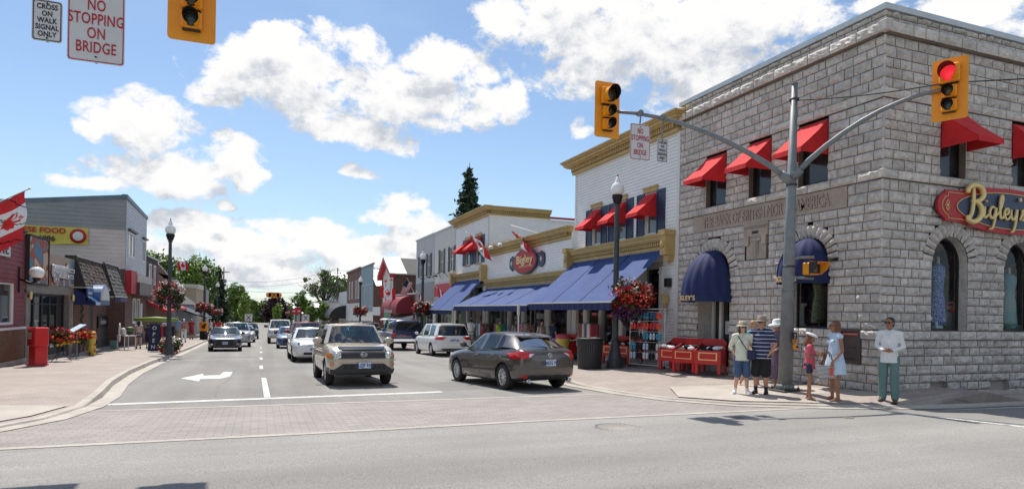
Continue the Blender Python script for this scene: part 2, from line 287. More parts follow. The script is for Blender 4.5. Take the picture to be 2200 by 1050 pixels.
# ------------------------------------------------------------------ mesh helpers
def g(y):
    """height of the road surface: the street falls away from the crossing"""
    if y <= 90: return -.022*y
    t = min(1, (y-90)/80.)
    return -1.98 - (.022*80)*(t - t*t/2)
class MB:
    def __init__(s): s.v = []; s.f = []; s.m = []; s.mats = []; s.sm = []
    def mi(s, m):
        if m not in s.mats: s.mats.append(m)
        return s.mats.index(m)
    def add(s, vs, fs, m, smooth=False):
        o = len(s.v); s.v += [tuple(p) for p in vs]; i = s.mi(m)
        for f in fs: s.f.append(tuple(o+k for k in f)); s.m.append(i); s.sm.append(smooth)
    def hexa(s, p, m):   # 8 points: bottom 4 then top 4
        s.add(p, [(0, 3, 2, 1), (4, 5, 6, 7), (0, 1, 5, 4), (1, 2, 6, 5), (2, 3, 7, 6), (3, 0, 4, 7)], m)
    def box(s, x0, x1, y0, y1, z0, z1, m):
        s.hexa([(x0, y0, z0), (x1, y0, z0), (x1, y1, z0), (x0, y1, z0), (x0, y0, z1), (x1, y0, z1), (x1, y1, z1), (x0, y1, z1)], m)
    def bbox(s, x0, x1, y0, y1, z0, z1, m, b=.01):
        """box with chamfered edges"""
        x0, x1 = min(x0, x1), max(x0, x1); y0, y1 = min(y0, y1), max(y0, y1)
        rings = []
        for z, i in ((z0, b), (z0+b, 0), (z1-b, 0), (z1, b)):
            rings.append([(x0+i+b, y0+i, z), (x1-i-b, y0+i, z), (x1-i, y0+i+b, z), (x1-i, y1-i-b, z), (x1-i-b, y1-i, z), (x0+i+b, y1-i, z), (x0+i, y1-i-b, z), (x0+i, y0+i+b, z)])
        s.loft(rings, m, closed=True, caps=True)
    def quad(s, a, b, c, d, m): s.add([a, b, c, d], [(0, 1, 2, 3)], m)
    def poly(s, pts, m): s.add(pts, [tuple(range(len(pts)))], m)
    def prism(s, pts, d, m, m2=None):
        """extrude the polygon pts by vector d"""
        n = len(pts); d = Vector(d); q = [tuple(Vector(p)+d) for p in pts]
        s.add(list(pts)+q, [tuple(range(n)), tuple(range(2*n-1, n-1, -1))], m)
        s.add(list(pts)+q, [(i, (i+1) % n, n+(i+1) % n, n+i) for i in range(n)], m2 or m)
    def loft(s, rings, m, closed=True, caps=True, smooth=False):
        n = len(rings[0]); vs = [p for r in rings for p in r]; fs = []
        for i in range(len(rings)-1):
            for j in range(n if closed else n-1):
                a = i*n+j; b = i*n+(j+1) % n; fs.append((a, b, b+n, a+n))
        if caps: fs += [tuple(range(n-1, -1, -1)), tuple(range((len(rings)-1)*n, len(rings)*n))]
        s.add(vs, fs, m, smooth)
    def tube(s, path, r, m, n=8, caps=True, smooth=True, flat=1.):
        path = [Vector(p) for p in path]; k = len(path); rs = r if isinstance(r, (list, tuple)) else [r]*k
        rings = []; up = None
        for i, p in enumerate(path):
            d = (path[min(i+1, k-1)]-path[max(i-1, 0)]).normalized()
            if up is None: up = Vector((0, 0, 1)) if abs(d.z) < .9 else Vector((1, 0, 0))
            x = d.cross(up).normalized(); up = x.cross(d).normalized()
            rings.append([tuple(p + x*math.cos(2*PI*j/n)*rs[i] + up*math.sin(2*PI*j/n)*rs[i]*flat) for j in range(n)])
        s.loft(rings, m, True, caps, smooth)
    def lathe(s, prof, c, m, n=16, ax='z', smooth=True, caps=True):
        rings = []
        for (r, h) in prof:
            ring = []
            for j in range(n):
                a = 2*PI*j/n; x, y = r*math.cos(a), r*math.sin(a)
                ring.append({'z': (c[0]+x, c[1]+y, c[2]+h), 'x': (c[0]+h, c[1]+x, c[2]+y), 'y': (c[0]+x, c[1]+h, c[2]+y)}[ax])
            rings.append(ring)
        s.loft(rings, m, True, caps, smooth)
    def ell(s, c, r, m, n=12, k=8, rot=None, smooth=True):
        rings = []; c = Vector(c)
        for i in range(1, k):
            t = PI*i/k; ring = []
            for j in range(n):
                a = 2*PI*j/n; p = Vector((r[0]*math.sin(t)*math.cos(a), r[1]*math.sin(t)*math.sin(a), -r[2]*math.cos(t)))
                if rot: p = rot @ p
                ring.append(tuple(c+p))
            rings.append(ring)
        s.loft(rings, m, True, True, smooth)
    def capsule(s, p0, r0, p1, r1, m, n=10, flat=1., fd=(1, 0, 0)):
        p0 = Vector(p0); p1 = Vector(p1); d = (p1-p0); L = d.length or 1e-4; d = d/L
        up = Vector(fd); x = (up - d*up.dot(d))
        if x.length < 1e-3: x = Vector((0, 1, 0)) - d*d.y
        x.normalize(); y = d.cross(x); rings = []
        for i in range(1, 5):
            t = PI/2*i/4; rings.append((p0 - d*r0*math.cos(t), r0*math.sin(t)))
        for i in range(4, 0, -1):
            t = PI/2*i/4; rings.append((p1 + d*r1*math.cos(t), r1*math.sin(t)))
        s.loft([[tuple(c + x*math.cos(2*PI*j/n)*r + y*math.sin(2*PI*j/n)*r*flat) for j in range(n)] for c, r in rings], m, True, True, True)
    def fbox(s, F, a0, a1, z0, z1, o0, o1, m):
        s.hexa([F(a0, o0, z0), F(a1, o0, z0), F(a1, o1, z0), F(a0, o1, z0), F(a0, o0, z1), F(a1, o0, z1), F(a1, o1, z1), F(a0, o1, z1)], m)
    def xf(s, M):
        s.v = [tuple(M @ Vector(p)) for p in s.v]; return s
    def join(s, o, M=None):
        for i, f in enumerate(o.f): pass
        base = len(s.v); s.v += [tuple(M @ Vector(p)) if M else p for p in o.v]
        mp = [s.mi(m) for m in o.mats]
        for f, mm, q in zip(o.f, o.m, o.sm): s.f.append(tuple(base+k for k in f)); s.m.append(mp[mm]); s.sm.append(q)
        return s
    def mesh(s, name, off=None, fix=True):
        me = bpy.data.meshes.new(name)
        if off is not None: vs = [(p[0]-off[0], p[1]-off[1], p[2]-off[2]) for p in s.v]
        else: vs = s.v
        me.from_pydata(vs, [], s.f)
        for m in s.mats: me.materials.append(MT[m])
        me.polygons.foreach_set('material_index', s.m); me.polygons.foreach_set('use_smooth', s.sm)
        if fix:
            b = bmesh.new(); b.from_mesh(me); bmesh.ops.recalc_face_normals(b, faces=b.faces); b.to_mesh(me); b.free()
        me.update(); return me
def link(name, data, parent=None, loc=None):
    o = bpy.data.objects.new(name, data); COL.objects.link(o)
    if parent: o.parent = parent
    if loc: o.location = loc
    return o
def root(name, label, cat, loc=(0, 0, 0), rz=0, group=None, rx=0):
    o = bpy.data.objects.new(name, None); COL.objects.link(o); o.location = loc; o.rotation_euler = (rx, 0, rz)
    o.empty_display_size = .3
    tag(o, label, cat, group); return o
def tag(o, label, cat, group=None):
    o['label'] = label; o['category'] = cat
    if group: o['group'] = group
    return o
def wloc(o):
    """world location of the top-level root (parts are built in its frame)"""
    while o.parent: o = o.parent
    return o.location
def part(name, mb, parent, world=False, fix=True, label=None):
    """link one mesh as a part; world=True: the points are world coordinates of an unrotated thing"""
    me = mb.mesh(name, wloc(parent) if world else None, fix) if isinstance(mb, MB) else mb
    o = link(name, me, parent)
    if label: o['label'] = label
    return o
def single(name, mb, label, cat, loc=(0, 0, 0), group=None, world=True, rz=0):
    o = link(name, mb.mesh(name, loc if world else None), None, loc); o.rotation_euler = (0, 0, rz)
    return tag(o, label, cat, group)
def struct(name, mb, loc=(0, 0, 0)):
    o = link(name, mb.mesh(name)); o['kind'] = 'structure'; return o
def dup(o, parent=None, loc=None, rz=None, label=None):
    c = o.copy(); COL.objects.link(c); c.parent = parent
    if loc is not None: c.location = loc
    if rz is not None: c.rotation_euler = (c.rotation_euler[0], 0, rz)
    if label: c['label'] = label
    for ch in list(o.children): dup(ch, c)
    return c
# facades: a = run along the wall, o = distance out of it, z = height
def FR(c): return lambda a, o, z: (c-o, a, z)      # right side of the street, faces -X
def FL(c): return lambda a, o, z: (c+o, a, z)      # left side of the street, faces +X
def FF(c): return lambda a, o, z: (a, c-o, z)      # faces the camera, -Y
def clear(a0, a1, ops, z0, z1):
    """runs of [a0,a1] left free by the openings between z0 and z1"""
    runs = [(a0, a1)]
    for (b0, b1, y0, y1) in ops:
        if min(z1, y1)-max(z0, y0) > .5*(z1-z0)-1e-6:
            nr = []
            for (p, q) in runs:
                if b1 <= p or b0 >= q: nr.append((p, q)); continue
                if b0 > p: nr.append((p, b0))
                if b1 < q: nr.append((b1, q))
            runs = nr
    return runs
def clapboard(mb, F, a0, a1, z0, z1, ops, m, step=.115, lap=.018, base=0.):
    z = z0
    while z < z1-1e-4:
        t = min(z+step, z1)
        for p, q in clear(a0, a1, ops, z, t):
            mb.quad(F(p, base+lap, z), F(q, base+lap, z), F(q, base+.003, t), F(p, base+.003, t), m)
            mb.quad(F(p, base-.004, z-.006), F(q, base-.004, z-.006), F(q, base+lap, z), F(p, base+lap, z), 'gap_shade' if m not in ('red_clap', 'shake') else 'dark')  # board underside coloured darker to draw the shadow line under each lap
        z = t
def flatwall(mb, F, a0, a1, z0, z1, ops, m, o=0.):
    zs = sorted({z0, z1, *[min(max(k, z0), z1) for op in ops for k in op[2:]]})
    for lo, hi in zip(zs, zs[1:]):
        if hi-lo < 1e-5: continue
        for p, q in clear(a0, a1, ops, lo, hi):
            mb.quad(F(p, o, lo), F(q, o, lo), F(q, o, hi), F(p, o, hi), m)
def reveal(mb, F, op, depth, m, o=0.):
    a0, a1, z0, z1 = op
    for A, B in (((a0, z0), (a0, z1)), ((a0, z1), (a1, z1)), ((a1, z1), (a1, z0)), ((a1, z0), (a0, z0))):
        mb.quad(F(A[0], o, A[1]), F(B[0], o, B[1]), F(B[0], o-depth, B[1]), F(A[0], o-depth, A[1]), m)
def window(root_, F, op, frame, glass, o=-.06, fw=.06, mull=0, bars=0, world=True, back=None, meeting=False, name='window', sill=None):
    """one window: frame part with its pane as a sub-part"""
    a0, a1, z0, z1 = op; fm = MB()
    for b in ((a0, a0+fw, z0, z1), (a1-fw, a1, z0, z1), (a0+fw, a1-fw, z0, z0+fw), (a0+fw, a1-fw, z1-fw, z1)): fm.fbox(F, *b, o-.03, o+.035, frame)
    for i in range(mull):
        a = a0+(a1-a0)*(i+1)/(mull+1); fm.fbox(F, a-fw*.4, a+fw*.4, z0+fw, z1-fw, o-.025, o+.03, frame)
    for i in range(bars):
        z = z0+(z1-z0)*(i+1)/(bars+1); fm.fbox(F, a0+fw, a1-fw, z-fw*.35, z+fw*.35, o-.02, o+.025, frame)
    if meeting: z = (z0+z1)/2; fm.fbox(F, a0+fw, a1-fw, z-.03, z+.03, o-.02, o+.04, frame)
    if sill: fm.fbox(F, a0-.06, a1+.06, z0-.08, z0-.002, o-.02, .07, sill)
    f = part(name, fm, root_, world)
    p = MB(); p.quad(F(a0+fw, o-.01, z0+fw), F(a1-fw, o-.01, z0+fw), F(a1-fw, o-.01, z1-fw), F(a0+fw, o-.01, z1-fw), glass)
    part('pane', p, f, world)
    if back:
        b = MB(); b.quad(F(a0, o-.5, z0), F(a1, o-.5, z0), F(a1, o-.5, z1), F(a0, o-.5, z1), back); part('backdrop', b, f, world)
    return f
def cornice(mb, F, a0, a1, z0, z1, proj, m, md, ret=True, dent=True):
    """stepped cornice with dentils; proj = how far the top stands out"""
    h = z1-z0
    st = [(0, .20, .25), (.20, .52, .30), (.52, .62, .62), (.62, .80, .78), (.80, .90, .90), (.90, 1., 1.)]
    for b, t, p in st:
        e = proj*p
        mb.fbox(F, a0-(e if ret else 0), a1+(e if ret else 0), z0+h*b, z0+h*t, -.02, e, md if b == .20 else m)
    if dent:
        n = int((a1-a0)/(.13)); w = (a1-a0)/n
        for i in range(n):
            a = a0+w*(i+.25); mb.fbox(F, a, a+w*.55, z0+h*.24, z0+h*.50, proj*.30+.001, proj*.30+.055, m)
def textmesh(s, size, m, extrude=.004, align='CENTER', offset=0., shear=0., space=1., sx=1.):
    cu = bpy.data.curves.new('writing', 'FONT'); cu.body = s; cu.size = size; cu.extrude = extrude; cu.align_x = align; cu.align_y = 'CENTER'
    cu.offset = offset; cu.shear = shear; cu.space_character = space; cu.space_line = .86; cu.resolution_u = 3
    o = bpy.data.objects.new('writing', cu); COL.objects.link(o)
    dg = bpy.context.evaluated_depsgraph_get(); me = bpy.data.meshes.new_from_object(o.evaluated_get(dg))
    bpy.data.objects.remove(o); mb = MB()
    mb.add([(v.co.x*sx, v.co.y, v.co.z) for v in me.vertices], [tuple(p.vertices) for p in me.polygons], m)
    bpy.data.meshes.remove(me); return mb
def textat(mb, s, size, m, F, a, z, o, flip=1, **k):
    """put lettering on a facade; flip=-1 where the run goes right to left for the reader"""
    t = textmesh(s, size, m, **k)
    for i, v in enumerate(t.v): t.v[i] = F(a+v[0]*flip, o+v[2], z+v[1])
    mb.join(t); return mb
def leaves(pts, size, mat, up=.3, seed=1, aspect=1.6, bend=False):
    """many small leaf quads at the given points, as one mesh"""
    rg = np.random.default_rng(seed); P_ = np.asarray(pts, float); n = len(P_)
    d = rg.normal(size=(n, 3)); d[:, 2] += up; d /= np.linalg.norm(d, axis=1)[:, None]
    t = np.cross(d, rg.normal(size=(n, 3))); t /= np.linalg.norm(t, axis=1)[:, None]; b = np.cross(d, t)
    s = (size*(.6+.8*rg.random(n)))[:, None]; t = t*s*aspect*.5; b = b*s*.5
    v = np.stack([P_-t, P_-b, P_+t, P_+b], 1).reshape(-1, 3)
    me = bpy.data.meshes.new('leaf'); me.vertices.add(4*n); me.vertices.foreach_set('co', v.ravel())
    me.loops.add(4*n); me.loops.foreach_set('vertex_index', np.arange(4*n)); me.polygons.add(n)
    me.polygons.foreach_set('loop_start', np.arange(0, 4*n, 4)); me.polygons.foreach_set('loop_total', np.full(n, 4))
    me.materials.append(MT[mat]); me.update(calc_edges=True); return me
def blobpts(blobs, n, seed=1, shell=.55, clump=0):
    """points through ellipsoids (x,y,z,rx,ry,rz), denser near the skin, gathered in clumps"""
    rg = np.random.default_rng(seed); w = np.array([b[3]*b[4]*b[5] for b in blobs])**.67; w /= w.sum(); out = []
    for b, k in zip(blobs, (w*n).astype(int)+1):
        if clump:
            c = rg.normal(size=(max(3, k//clump), 3)); c /= np.linalg.norm(c, axis=1)[:, None]; c *= (shell+(1.05-shell)*rg.random((len(c), 1)))
            idx = rg.integers(0, len(c), k); p = c[idx]+rg.normal(size=(k, 3))*.13
        else:
            p = rg.normal(size=(k, 3)); p /= np.linalg.norm(p, axis=1)[:, None]; p *= (shell+(1.03-shell)*rg.random((k, 1)))
        out.append(p*np.array(b[3:6])+np.array(b[:3]))
    return np.concatenate(out)
def remesh(mb, vox, smooth=4, name='m'):
    me = mb.mesh(name); o = bpy.data.objects.new(name, me); COL.objects.link(o)
    md = o.modifiers.new('r', 'REMESH'); md.mode = 'VOXEL'; md.voxel_size = vox; md.use_smooth_shade = True
    if smooth: ms = o.modifiers.new('s', 'SMOOTH'); ms.factor = .5; ms.iterations = smooth
    dg = bpy.context.evaluated_depsgraph_get(); r = bpy.data.meshes.new_from_object(o.evaluated_get(dg))
    r.name = name; bpy.data.objects.remove(o); bpy.data.meshes.remove(me)
    r.materials.clear(); r.materials.append(MT[mb.mats[0]])
    r.polygons.foreach_set('use_smooth', [True]*len(r.polygons)); r.polygons.foreach_set('material_index', [0]*len(r.polygons)); return r
# ------------------------------------------------------------------ ground, road, pavements
def sheet(pts, m, lift=0., name=None, thick=None):
    """polygon in plan laid on the sloping street"""
    mb = MB(); mb.poly([(x, y, g(y)+lift) for x, y in pts], m)
    if thick:
        n = len(pts)
        for i in range(n):
            (x, y), (u, v) = pts[i], pts[(i+1) % n]; mb.quad((x, y, g(y)+lift), (u, v, g(v)+lift), (u, v, g(v)+lift-thick), (x, y, g(y)+lift-thick), m)
    return mb
ys = [-60, -20, 0, 10, 20, 40, 60, 80, 90, 100, 110, 120, 130, 140, 150, 160, 170, 260, 600, 1500, 3000]
mb = MB()
for a, b in zip(ys, ys[1:]):
    for x0, x1 in ((-1500, -60), (-60, 60), (60, 1500)):
        mb.quad((x0, a, g(a)-.06), (x1, a, g(a)-.06), (x1, b, g(b)-.06), (x0, b, g(b)-.06), 'grass')
struct('ground', mb)
mb = MB()      # street running away
for a, b in zip(*(lambda L: (L, L[1:]))([13.6, 20, 40, 60, 80, 90, 100, 110, 120, 130, 140, 150, 160, 170, 215])):
    mb.quad((-6.5, a, g(a)), (14, a, g(a)), (14, b, g(b)), (-6.5, b, g(b)), 'asphalt')
struct('road', mb)
mb = MB(); mb.poly([(x, y, g(y)) for x, y in [(-40, -30), (60, -30), (60, 9.95), (9, 9.95), (4, 9.98), (.6, 9.83), (-40, 9.55)]], 'asphalt2'); struct('crossing_road', mb)
# brick pedestrian crossing with its concrete edge strips
mb = MB(); mb.poly([(x, y, g(y)+.002) for x, y in [(-40, 9.72), (.6, 9.98), (4, 10.13), (9, 10.1), (60, 10.1), (60, 13.5), (-40, 13.5)]], 'paver'); struct('pedestrian_crossing', mb)
mb = MB()
for P_ in ([(-40, 9.55), (.6, 9.83), (.6, 9.98), (-40, 9.72)], [(.6, 9.83), (4, 9.98), (4, 10.13), (.6, 9.98)], [(4, 9.98), (9, 9.95), (9, 10.10), (4, 10.13)], [(9, 9.95), (60, 9.95), (60, 10.10), (9, 10.1)], [(-6, 13.5), (12, 13.5), (12, 13.65), (-6, 13.65)]):
    mb.poly([(x, y, g(y)+.006) for x, y in P_], 'kerbstone')
struct('crossing_edge_strip', mb)
# painted markings
mk = [[(-2.85, 14.45), (4.1, 15.0), (4.1, 15.28), (-2.85, 14.72)], [(.10, 15.05), (.23, 15.06), (.18, 20.5), (.05, 20.5)]]
for y in (24.6, 31.0, 38, 45): mk.append([(0., y), (.12, y), (.11, y+1.9), (-.01, y+1.9)])
mk.append([(-2.12, 20.9), (-1.66, 22.7), (-1.60, 21.85), (-1.15, 21.9), (-1.1, 23.3), (-.82, 23.2), (-.84, 21.2), (-1.05, 20.55), (-1.58, 20.5), (-1.55, 19.7)])
mk += [[(8.2, y), (10.3, y), (10.3, y+.12), (8.2, y+.12)] for y in (29.5, 36.4, 43.3, 50.2)]
mk.append([(-4.2, 31), (-.2, 31.35), (-.2, 31.47), (-4.2, 31.12)])
mk.append([(11.35, 9.40), (11.5, 9.38), (12.05, 6.3), (11.9, 6.3)])
mk.append([(12.6, 8.95), (12.75, 8.9), (17, 8.55), (17, 8.7)])
mb = MB()
for P_ in mk: mb.poly([(x, y, g(y)+.005) for x, y in P_], 'paint_white')
struct('road_marking', mb)
# left pavement
KL = [(-40, 9.75), (-6, 10.35), (-4.6, 10.8), (-3.7, 11.6), (-3.25, 12.6), (-3.05, 14.2), (-3.1, 16), (-3.45, 19), (-3.72, 23), (-3.85, 28), (-3.9, 36), (-4.0, 45), (-4.3, 60), (-4.5, 80), (-4.7, 100), (-4.9, 130), (-5.2, 170), (-5.2, 212)]
def pavement(K, sgn, inner, m, name, h0=.13, h1=.20, xin=9.):
    mb = MB(); kb = MB(); n = len(K)
    nrm = []
    for i in range(n):
        a = K[max(i-1, 0)]; b = K[min(i+1, n-1)]; t = Vector((b[0]-a[0], b[1]-a[1])).normalized(); nrm.append(Vector((-t.y, t.x))*sgn)
    for i in range(n-1):
        def pt(i, off, z): k = nrm[i]*off; y = K[i][1]+k.y; return (K[i][0]+k.x, y, g(y)+z)
        hh = [(.035 if K[j][1] < 15.5 else h0) for j in (i, i+1)]
        # gutter, face, top of the kerb
        for (o0, z0), (o1, z1) in (((-.32, 0.012), (0, .006)), ((0, .006), (.02, 'h')), ((.02, 'h'), (.17, 'h'))):
            f = lambda j, z: (hh[j] if z == 'h' else z)
            kb.quad(pt(i, o0, f(0, z0)), pt(i+1, o0, f(1, z0)), pt(i+1, o1, f(1, z1)), pt(i, o1, f(0, z1)), 'kerbstone')
        q0, q1 = pt(i, .17, hh[0]), pt(i+1, .17, hh[1])
        mb.quad(q0, q1, (inner, q1[1], g(q1[1])+h1), (inner, q0[1], g(q0[1])+h1), m)
    struct(name, mb); struct(name.replace('pavement', 'kerb'), kb)
pavement(KL, 1, -9.5, 'paver_walk', 'left_pavement')
KRr = [(60, 9.35), (16, 9.2), (13.2, 9.35), (11.9, 9.6), (10.7, 10.1), (9.3, 10.9), (8.5, 12.1), (8.15, 13.6), (8.05, 15.4), (8.15, 17.5), (8.6, 20), (9.6, 23), (10.4, 26), (10.5, 32), (10.5, 60), (10.4, 100), (10.4, 150), (10.4, 212)]
pavement(KRr, -1, 14.6, 'paver_walk', 'right_pavement', h1=.28)
mb = MB()        # concrete corner apron at the crossing, both sides
def curbh(y): return .28
for P_, hs in ([[(13.1, 9.62), (12.0, 9.85), (10.8, 10.35), (9.45, 11.1), (8.72, 12.15), (9.5, 13.6), (11.2, 13.3), (12.3, 12.2), (13.0, 10.6)], (.06, .06, .06, .06, .06, .13, .17, .2, .2)],
               [[(-5.6, 10.75), (-4.5, 11.2), (-3.95, 11.8), (-3.5, 12.8), (-3.3, 14.2), (-4.6, 14.3), (-5.8, 13.0)], (.055, .055, .055, .055, .055, .09, .09)]):
    c = (sum(p[0] for p in P_)/len(P_), sum(p[1] for p in P_)/len(P_)); ch = sum(hs)/len(hs)+.005
    for i in range(len(P_)):
        j = (i+1) % len(P_); mb.poly([(c[0], c[1], g(c[1])+ch), (P_[i][0], P_[i][1], g(P_[i][1])+hs[i]), (P_[j][0], P_[j][1], g(P_[j][1])+hs[j])], 'concrete')
struct('concrete_apron', mb)
# manholes
def manhole(x, y, r, label):
    mb = MB(); z = g(y); mb.lathe([(r, 0), (r, .006), (r*.93, .007), (r*.93, .004), (.01, .004)], (x, y, z), 'steel_dark' if r < .2 else 'asphalt2', 28)
    for i in range(-5, 6):
        w = math.sqrt(max(0, (r*.85)**2-(i*r*.15)**2)); mb.box(x+i*r*.15-.012, x+i*r*.15+.012, y-w, y+w, z+.004, z+.009, 'concrete')
    single('manhole_cover', mb, label, 'manhole cover', (x, y, z))
manhole(5.33, 9.05, .36, 'large round ribbed manhole cover in the asphalt below the parked grey hatchback')
manhole(8.0, 9.35, .10, 'tiny dark valve cover in the asphalt right of the signal shadow'); manhole(9.9, 8.7, .10, 'tiny dark valve cover in the asphalt nearest the side street line')
# far hills
mb = MB()
for k in range(60):
    a = R(-60+k*2.2); b = R(-60+(k+1)*2.2); h = lambda q: 9+4*math.sin(q*9)+2*math.sin(q*23+1); Rr = 1400
    mb.quad((Rr*math.sin(a), Rr*math.cos(a), -10), (Rr*math.sin(b), Rr*math.cos(b), -10), (Rr*math.sin(b), Rr*math.cos(b), h(b)), (Rr*math.sin(a), Rr*math.cos(a), h(a)), 'hill')
    mb.quad((Rr*math.sin(a), Rr*math.cos(a), h(a)), (Rr*math.sin(b), Rr*math.cos(b), h(b)), (1.4*Rr*math.sin(b), 1.4*Rr*math.cos(b), -10), (1.4*Rr*math.sin(a), 1.4*Rr*math.cos(a), -10), 'hill')
struct('hills', mb)
# ------------------------------------------------------------------ stone bank
BX, BY = 12.9, 10.54
rs = random.Random(3)
def hnoise(x, y, z):
    from mathutils import noise as N_
    return N_.noise(Vector((x*7, y*7, z*9)))*.6+N_.noise(Vector((x*19+3, y*19, z*23)))*.4
def stone(mb, F, a0, a1, z0, z1, bulge, m):
    n = max(4, min(8, int((a1-a0)/.07)+1)); k = 4; g_ = .011; vs = []; tl = rs.uniform(-.3, .3); q = rs.uniform(.6, 1.25)
    for i in range(n+1):
        for j in range(k+1):
            u, w = i/n, j/k; a = a0+g_+(a1-a0-2*g_)*u; z = z0+g_+(z1-z0-2*g_)*w
            if 0 < i < n: a += rs.uniform(-.2, .2)*(a1-a0)/n
            if 0 < j < k: z += rs.uniform(-.25, .25)*(z1-z0)/k
            if i in (0, n) or j in (0, k): o = .004; z += rs.uniform(-.004, .004)
            else: o = bulge*q*(.55+.45*math.sin(PI*u)**.4*math.sin(PI*w)**.4)*(1+tl*(w-.5))+.055*hnoise(*F(a, 0, z))+rs.uniform(-.014, .017)
            if not (i in (0, n) or j in (0, k)): o = max(o, .012)
            vs.append(F(a, o, z))
    mb.add(vs, [(i*(k+1)+j, (i+1)*(k+1)+j, (i+1)*(k+1)+j+1, i*(k+1)+j+1) for i in range(n) for j in range(k)], m)
def arch_clip(runs, z0, z1, arches):
    zc_ = (z0+z1)/2
    for (ac, zs, ro) in arches:
        dz = max(zc_, zs)-zs
        if zc_ > zs and dz < ro:
            w = math.sqrt(ro*ro-dz*dz)-.02; nr = []
            for p, q in runs:
                if ac+w <= p or ac-w >= q: nr.append((p, q)); continue
                if ac-w > p: nr.append((p, ac-w))
                if ac+w < q: nr.append((ac+w, q))
            runs = nr
    return runs
def ashlar(F, a0, a1, courses, ops, arches, mb, mort, bands):
    z = courses[0]
    for h in courses[1]:
        zz = z+h; band = next((b for b in bands if b[0]-.02 <= z < b[1]-.02), None)
        runs = arch_clip(clear(a0, a1, ops, z, zz), z, zz, arches)
        for p, q in runs:
            mort.quad(F(p, -.004, z), F(q, -.004, z), F(q, -.004, zz), F(p, -.004, zz), 'mortar')
            a = p
            while a < q-1e-4:
                w = rs.uniform(.20, .54)*(1.7 if band else 1)
                if q-(a+w) < .16: w = q-a
                if band: stone(mb, lambda x, o, y, b=band: F(x, o+b[2], y), a, a+w, z, zz, .05, 'stone_trim'); mort.fbox(F, a, a+w, z+.006, zz-.006, 0, band[2]+.003, 'mortar')
                else: stone(mb, F, a, a+w, z, zz, .052, 'stone')
                a += w
        z = zz
def ring(F, ac, zs, ri, ro, mb, n=15, legs=0.):
    for i in range(n):
        t0, t1 = PI*i/n+.018, PI*(i+1)/n-.018; vs = []; q = rs.uniform(.8, 1.2)
        for j in range(5):
            for k in range(4):
                r = ri+(ro-ri)*j/4-(.012 if j == 4 else 0); t = t0+(t1-t0)*k/3
                o = .02 if (j in (0, 4) or k in (0, 3)) else .085*q+rs.uniform(-.015, .02)
                vs.append(F(ac-r*math.cos(t), o, zs+r*math.sin(t)))
        mb.add(vs, [(j*4+k, (j+1)*4+k, (j+1)*4+k+1, j*4+k+1) for j in range(4) for k in range(3)], 'stone')
def archpoly(F, ac, zs, r, z0, o, n=20): return [F(ac-r, o, z0)]+[F(ac-r*math.cos(PI*i/n), o, zs+r*math.sin(PI*i/n)) for i in range(n+1)]+[F(ac+r, o, z0)]
def archreveal(mb, F, ac, zs, r, z0, d, m, n=20):
    A = archpoly(F, ac, zs, r, z0, 0, n); B = archpoly(F, ac, zs, r, z0, -d, n)
    for i in range(len(A)-1): mb.quad(A[i], A[i+1], B[i+1], B[i], m)
    mb.quad(A[-1], A[0], B[0], B[-1], m)
def course_list(z0, marks):
    """course heights from z0 through the given levels"""
    out = []; z = z0
    for zt, h in marks:
        n = max(1, round((zt-z)/h)); e = [(zt-z)/n*rs.uniform(.9, 1.1) for _ in range(n)]; s = (zt-z)/sum(e); out += [k*s for k in e]; z = zt
    return (z0, out)
bank = root('stone_bank', 'two storey rough grey limestone corner building with red and navy awnings', 'building', (BX, BY, 0))
sm, mo = MB(), MB()
A1, A2 = (16.27, 2.88, .73), (12.56, 3.04, .57)
marks = [(1.13, .21), (1.34, .21), (4.22, .2), (4.74, .26), (4.95, .21), (6.55, .225), (6.78, .23), (7.96, .25), (8.22, .26), (8.5, .15)]
bands = [(1.13, 1.34, .045), (4.74, 4.95, .05), (6.55, 6.78, .03), (7.96, 8.22, .14)]
upw = [(15.78, 16.70, 4.97, 6.5), (13.95, 14.80, 4.97, 6.5), (12.05, 12.98, 4.97, 6.5)]
ops1 = upw+[(15.54, 17.0, -.6, 2.88), (A2[0]-.57, A2[0]+.57, 1.34, 3.04), (11.02, 11.62, .56, 1.34), (11.45, 17.3, 4.22, 4.74), (14.0, 14.92, 3.2, 4.22)]
ashlar(FR(BX), BY-.03, 18.05, course_list(-.45, marks), ops1, [(16.27, 2.88, 1.08), (A2[0], A2[1], .88)], sm, mo, bands)
ring(FR(BX), 16.27, 2.88, .73, 1.1, sm, 17); ring(FR(BX), A2[0], A2[1], .57, .9, sm, 15)
BL = [(15.13, 2.95, .61), (17.68, 2.95, .61), (20.3, 2.95, .61)]
upw2 = [(14.74, 15.6, 4.97, 6.5), (17.28, 18.14, 4.97, 6.5), (19.9, 20.7, 4.97, 6.5)]
low = [(14.55, 15.1, -.35, .15), (16.6, 17.3, -.35, .15)]
ashlar(FF(BY), BX-.03, 24, course_list(-.45, marks), upw2+[(a-r, a+r, 1.34, z) for a, z, r in BL]+low, [(a, z, .93) for a, z, r in BL], sm, mo, bands)
for a, z, r in BL: ring(FF(BY), a, z, r, .95, sm, 15)
part('wall', sm, bank, True, fix=True); 
for F_, wins in ((FR(BX), upw), (FF(BY), upw2)):
    for op in wins: reveal(mo, F_, op, .25, 'mortar')
reveal(mo, FR(BX), (15.54, 17.0, -.6, 2.88), .6, 'stone'); archreveal(mo, FR(BX), 16.27, 2.88, .73, 2.87, .6, 'stone')
archreveal(mo, FR(BX), A2[0], A2[1], .57, 1.34, .3, 'stone')
for a, z, r in BL: archreveal(mo, FF(BY), a, z, r, 1.34, .3, 'stone')
for op in low: reveal(mo, FF(BY), op, .12, 'concrete'); mo.fbox(FF(BY), op[0], op[1], op[2], op[3], -.2, -.1, 'concrete')
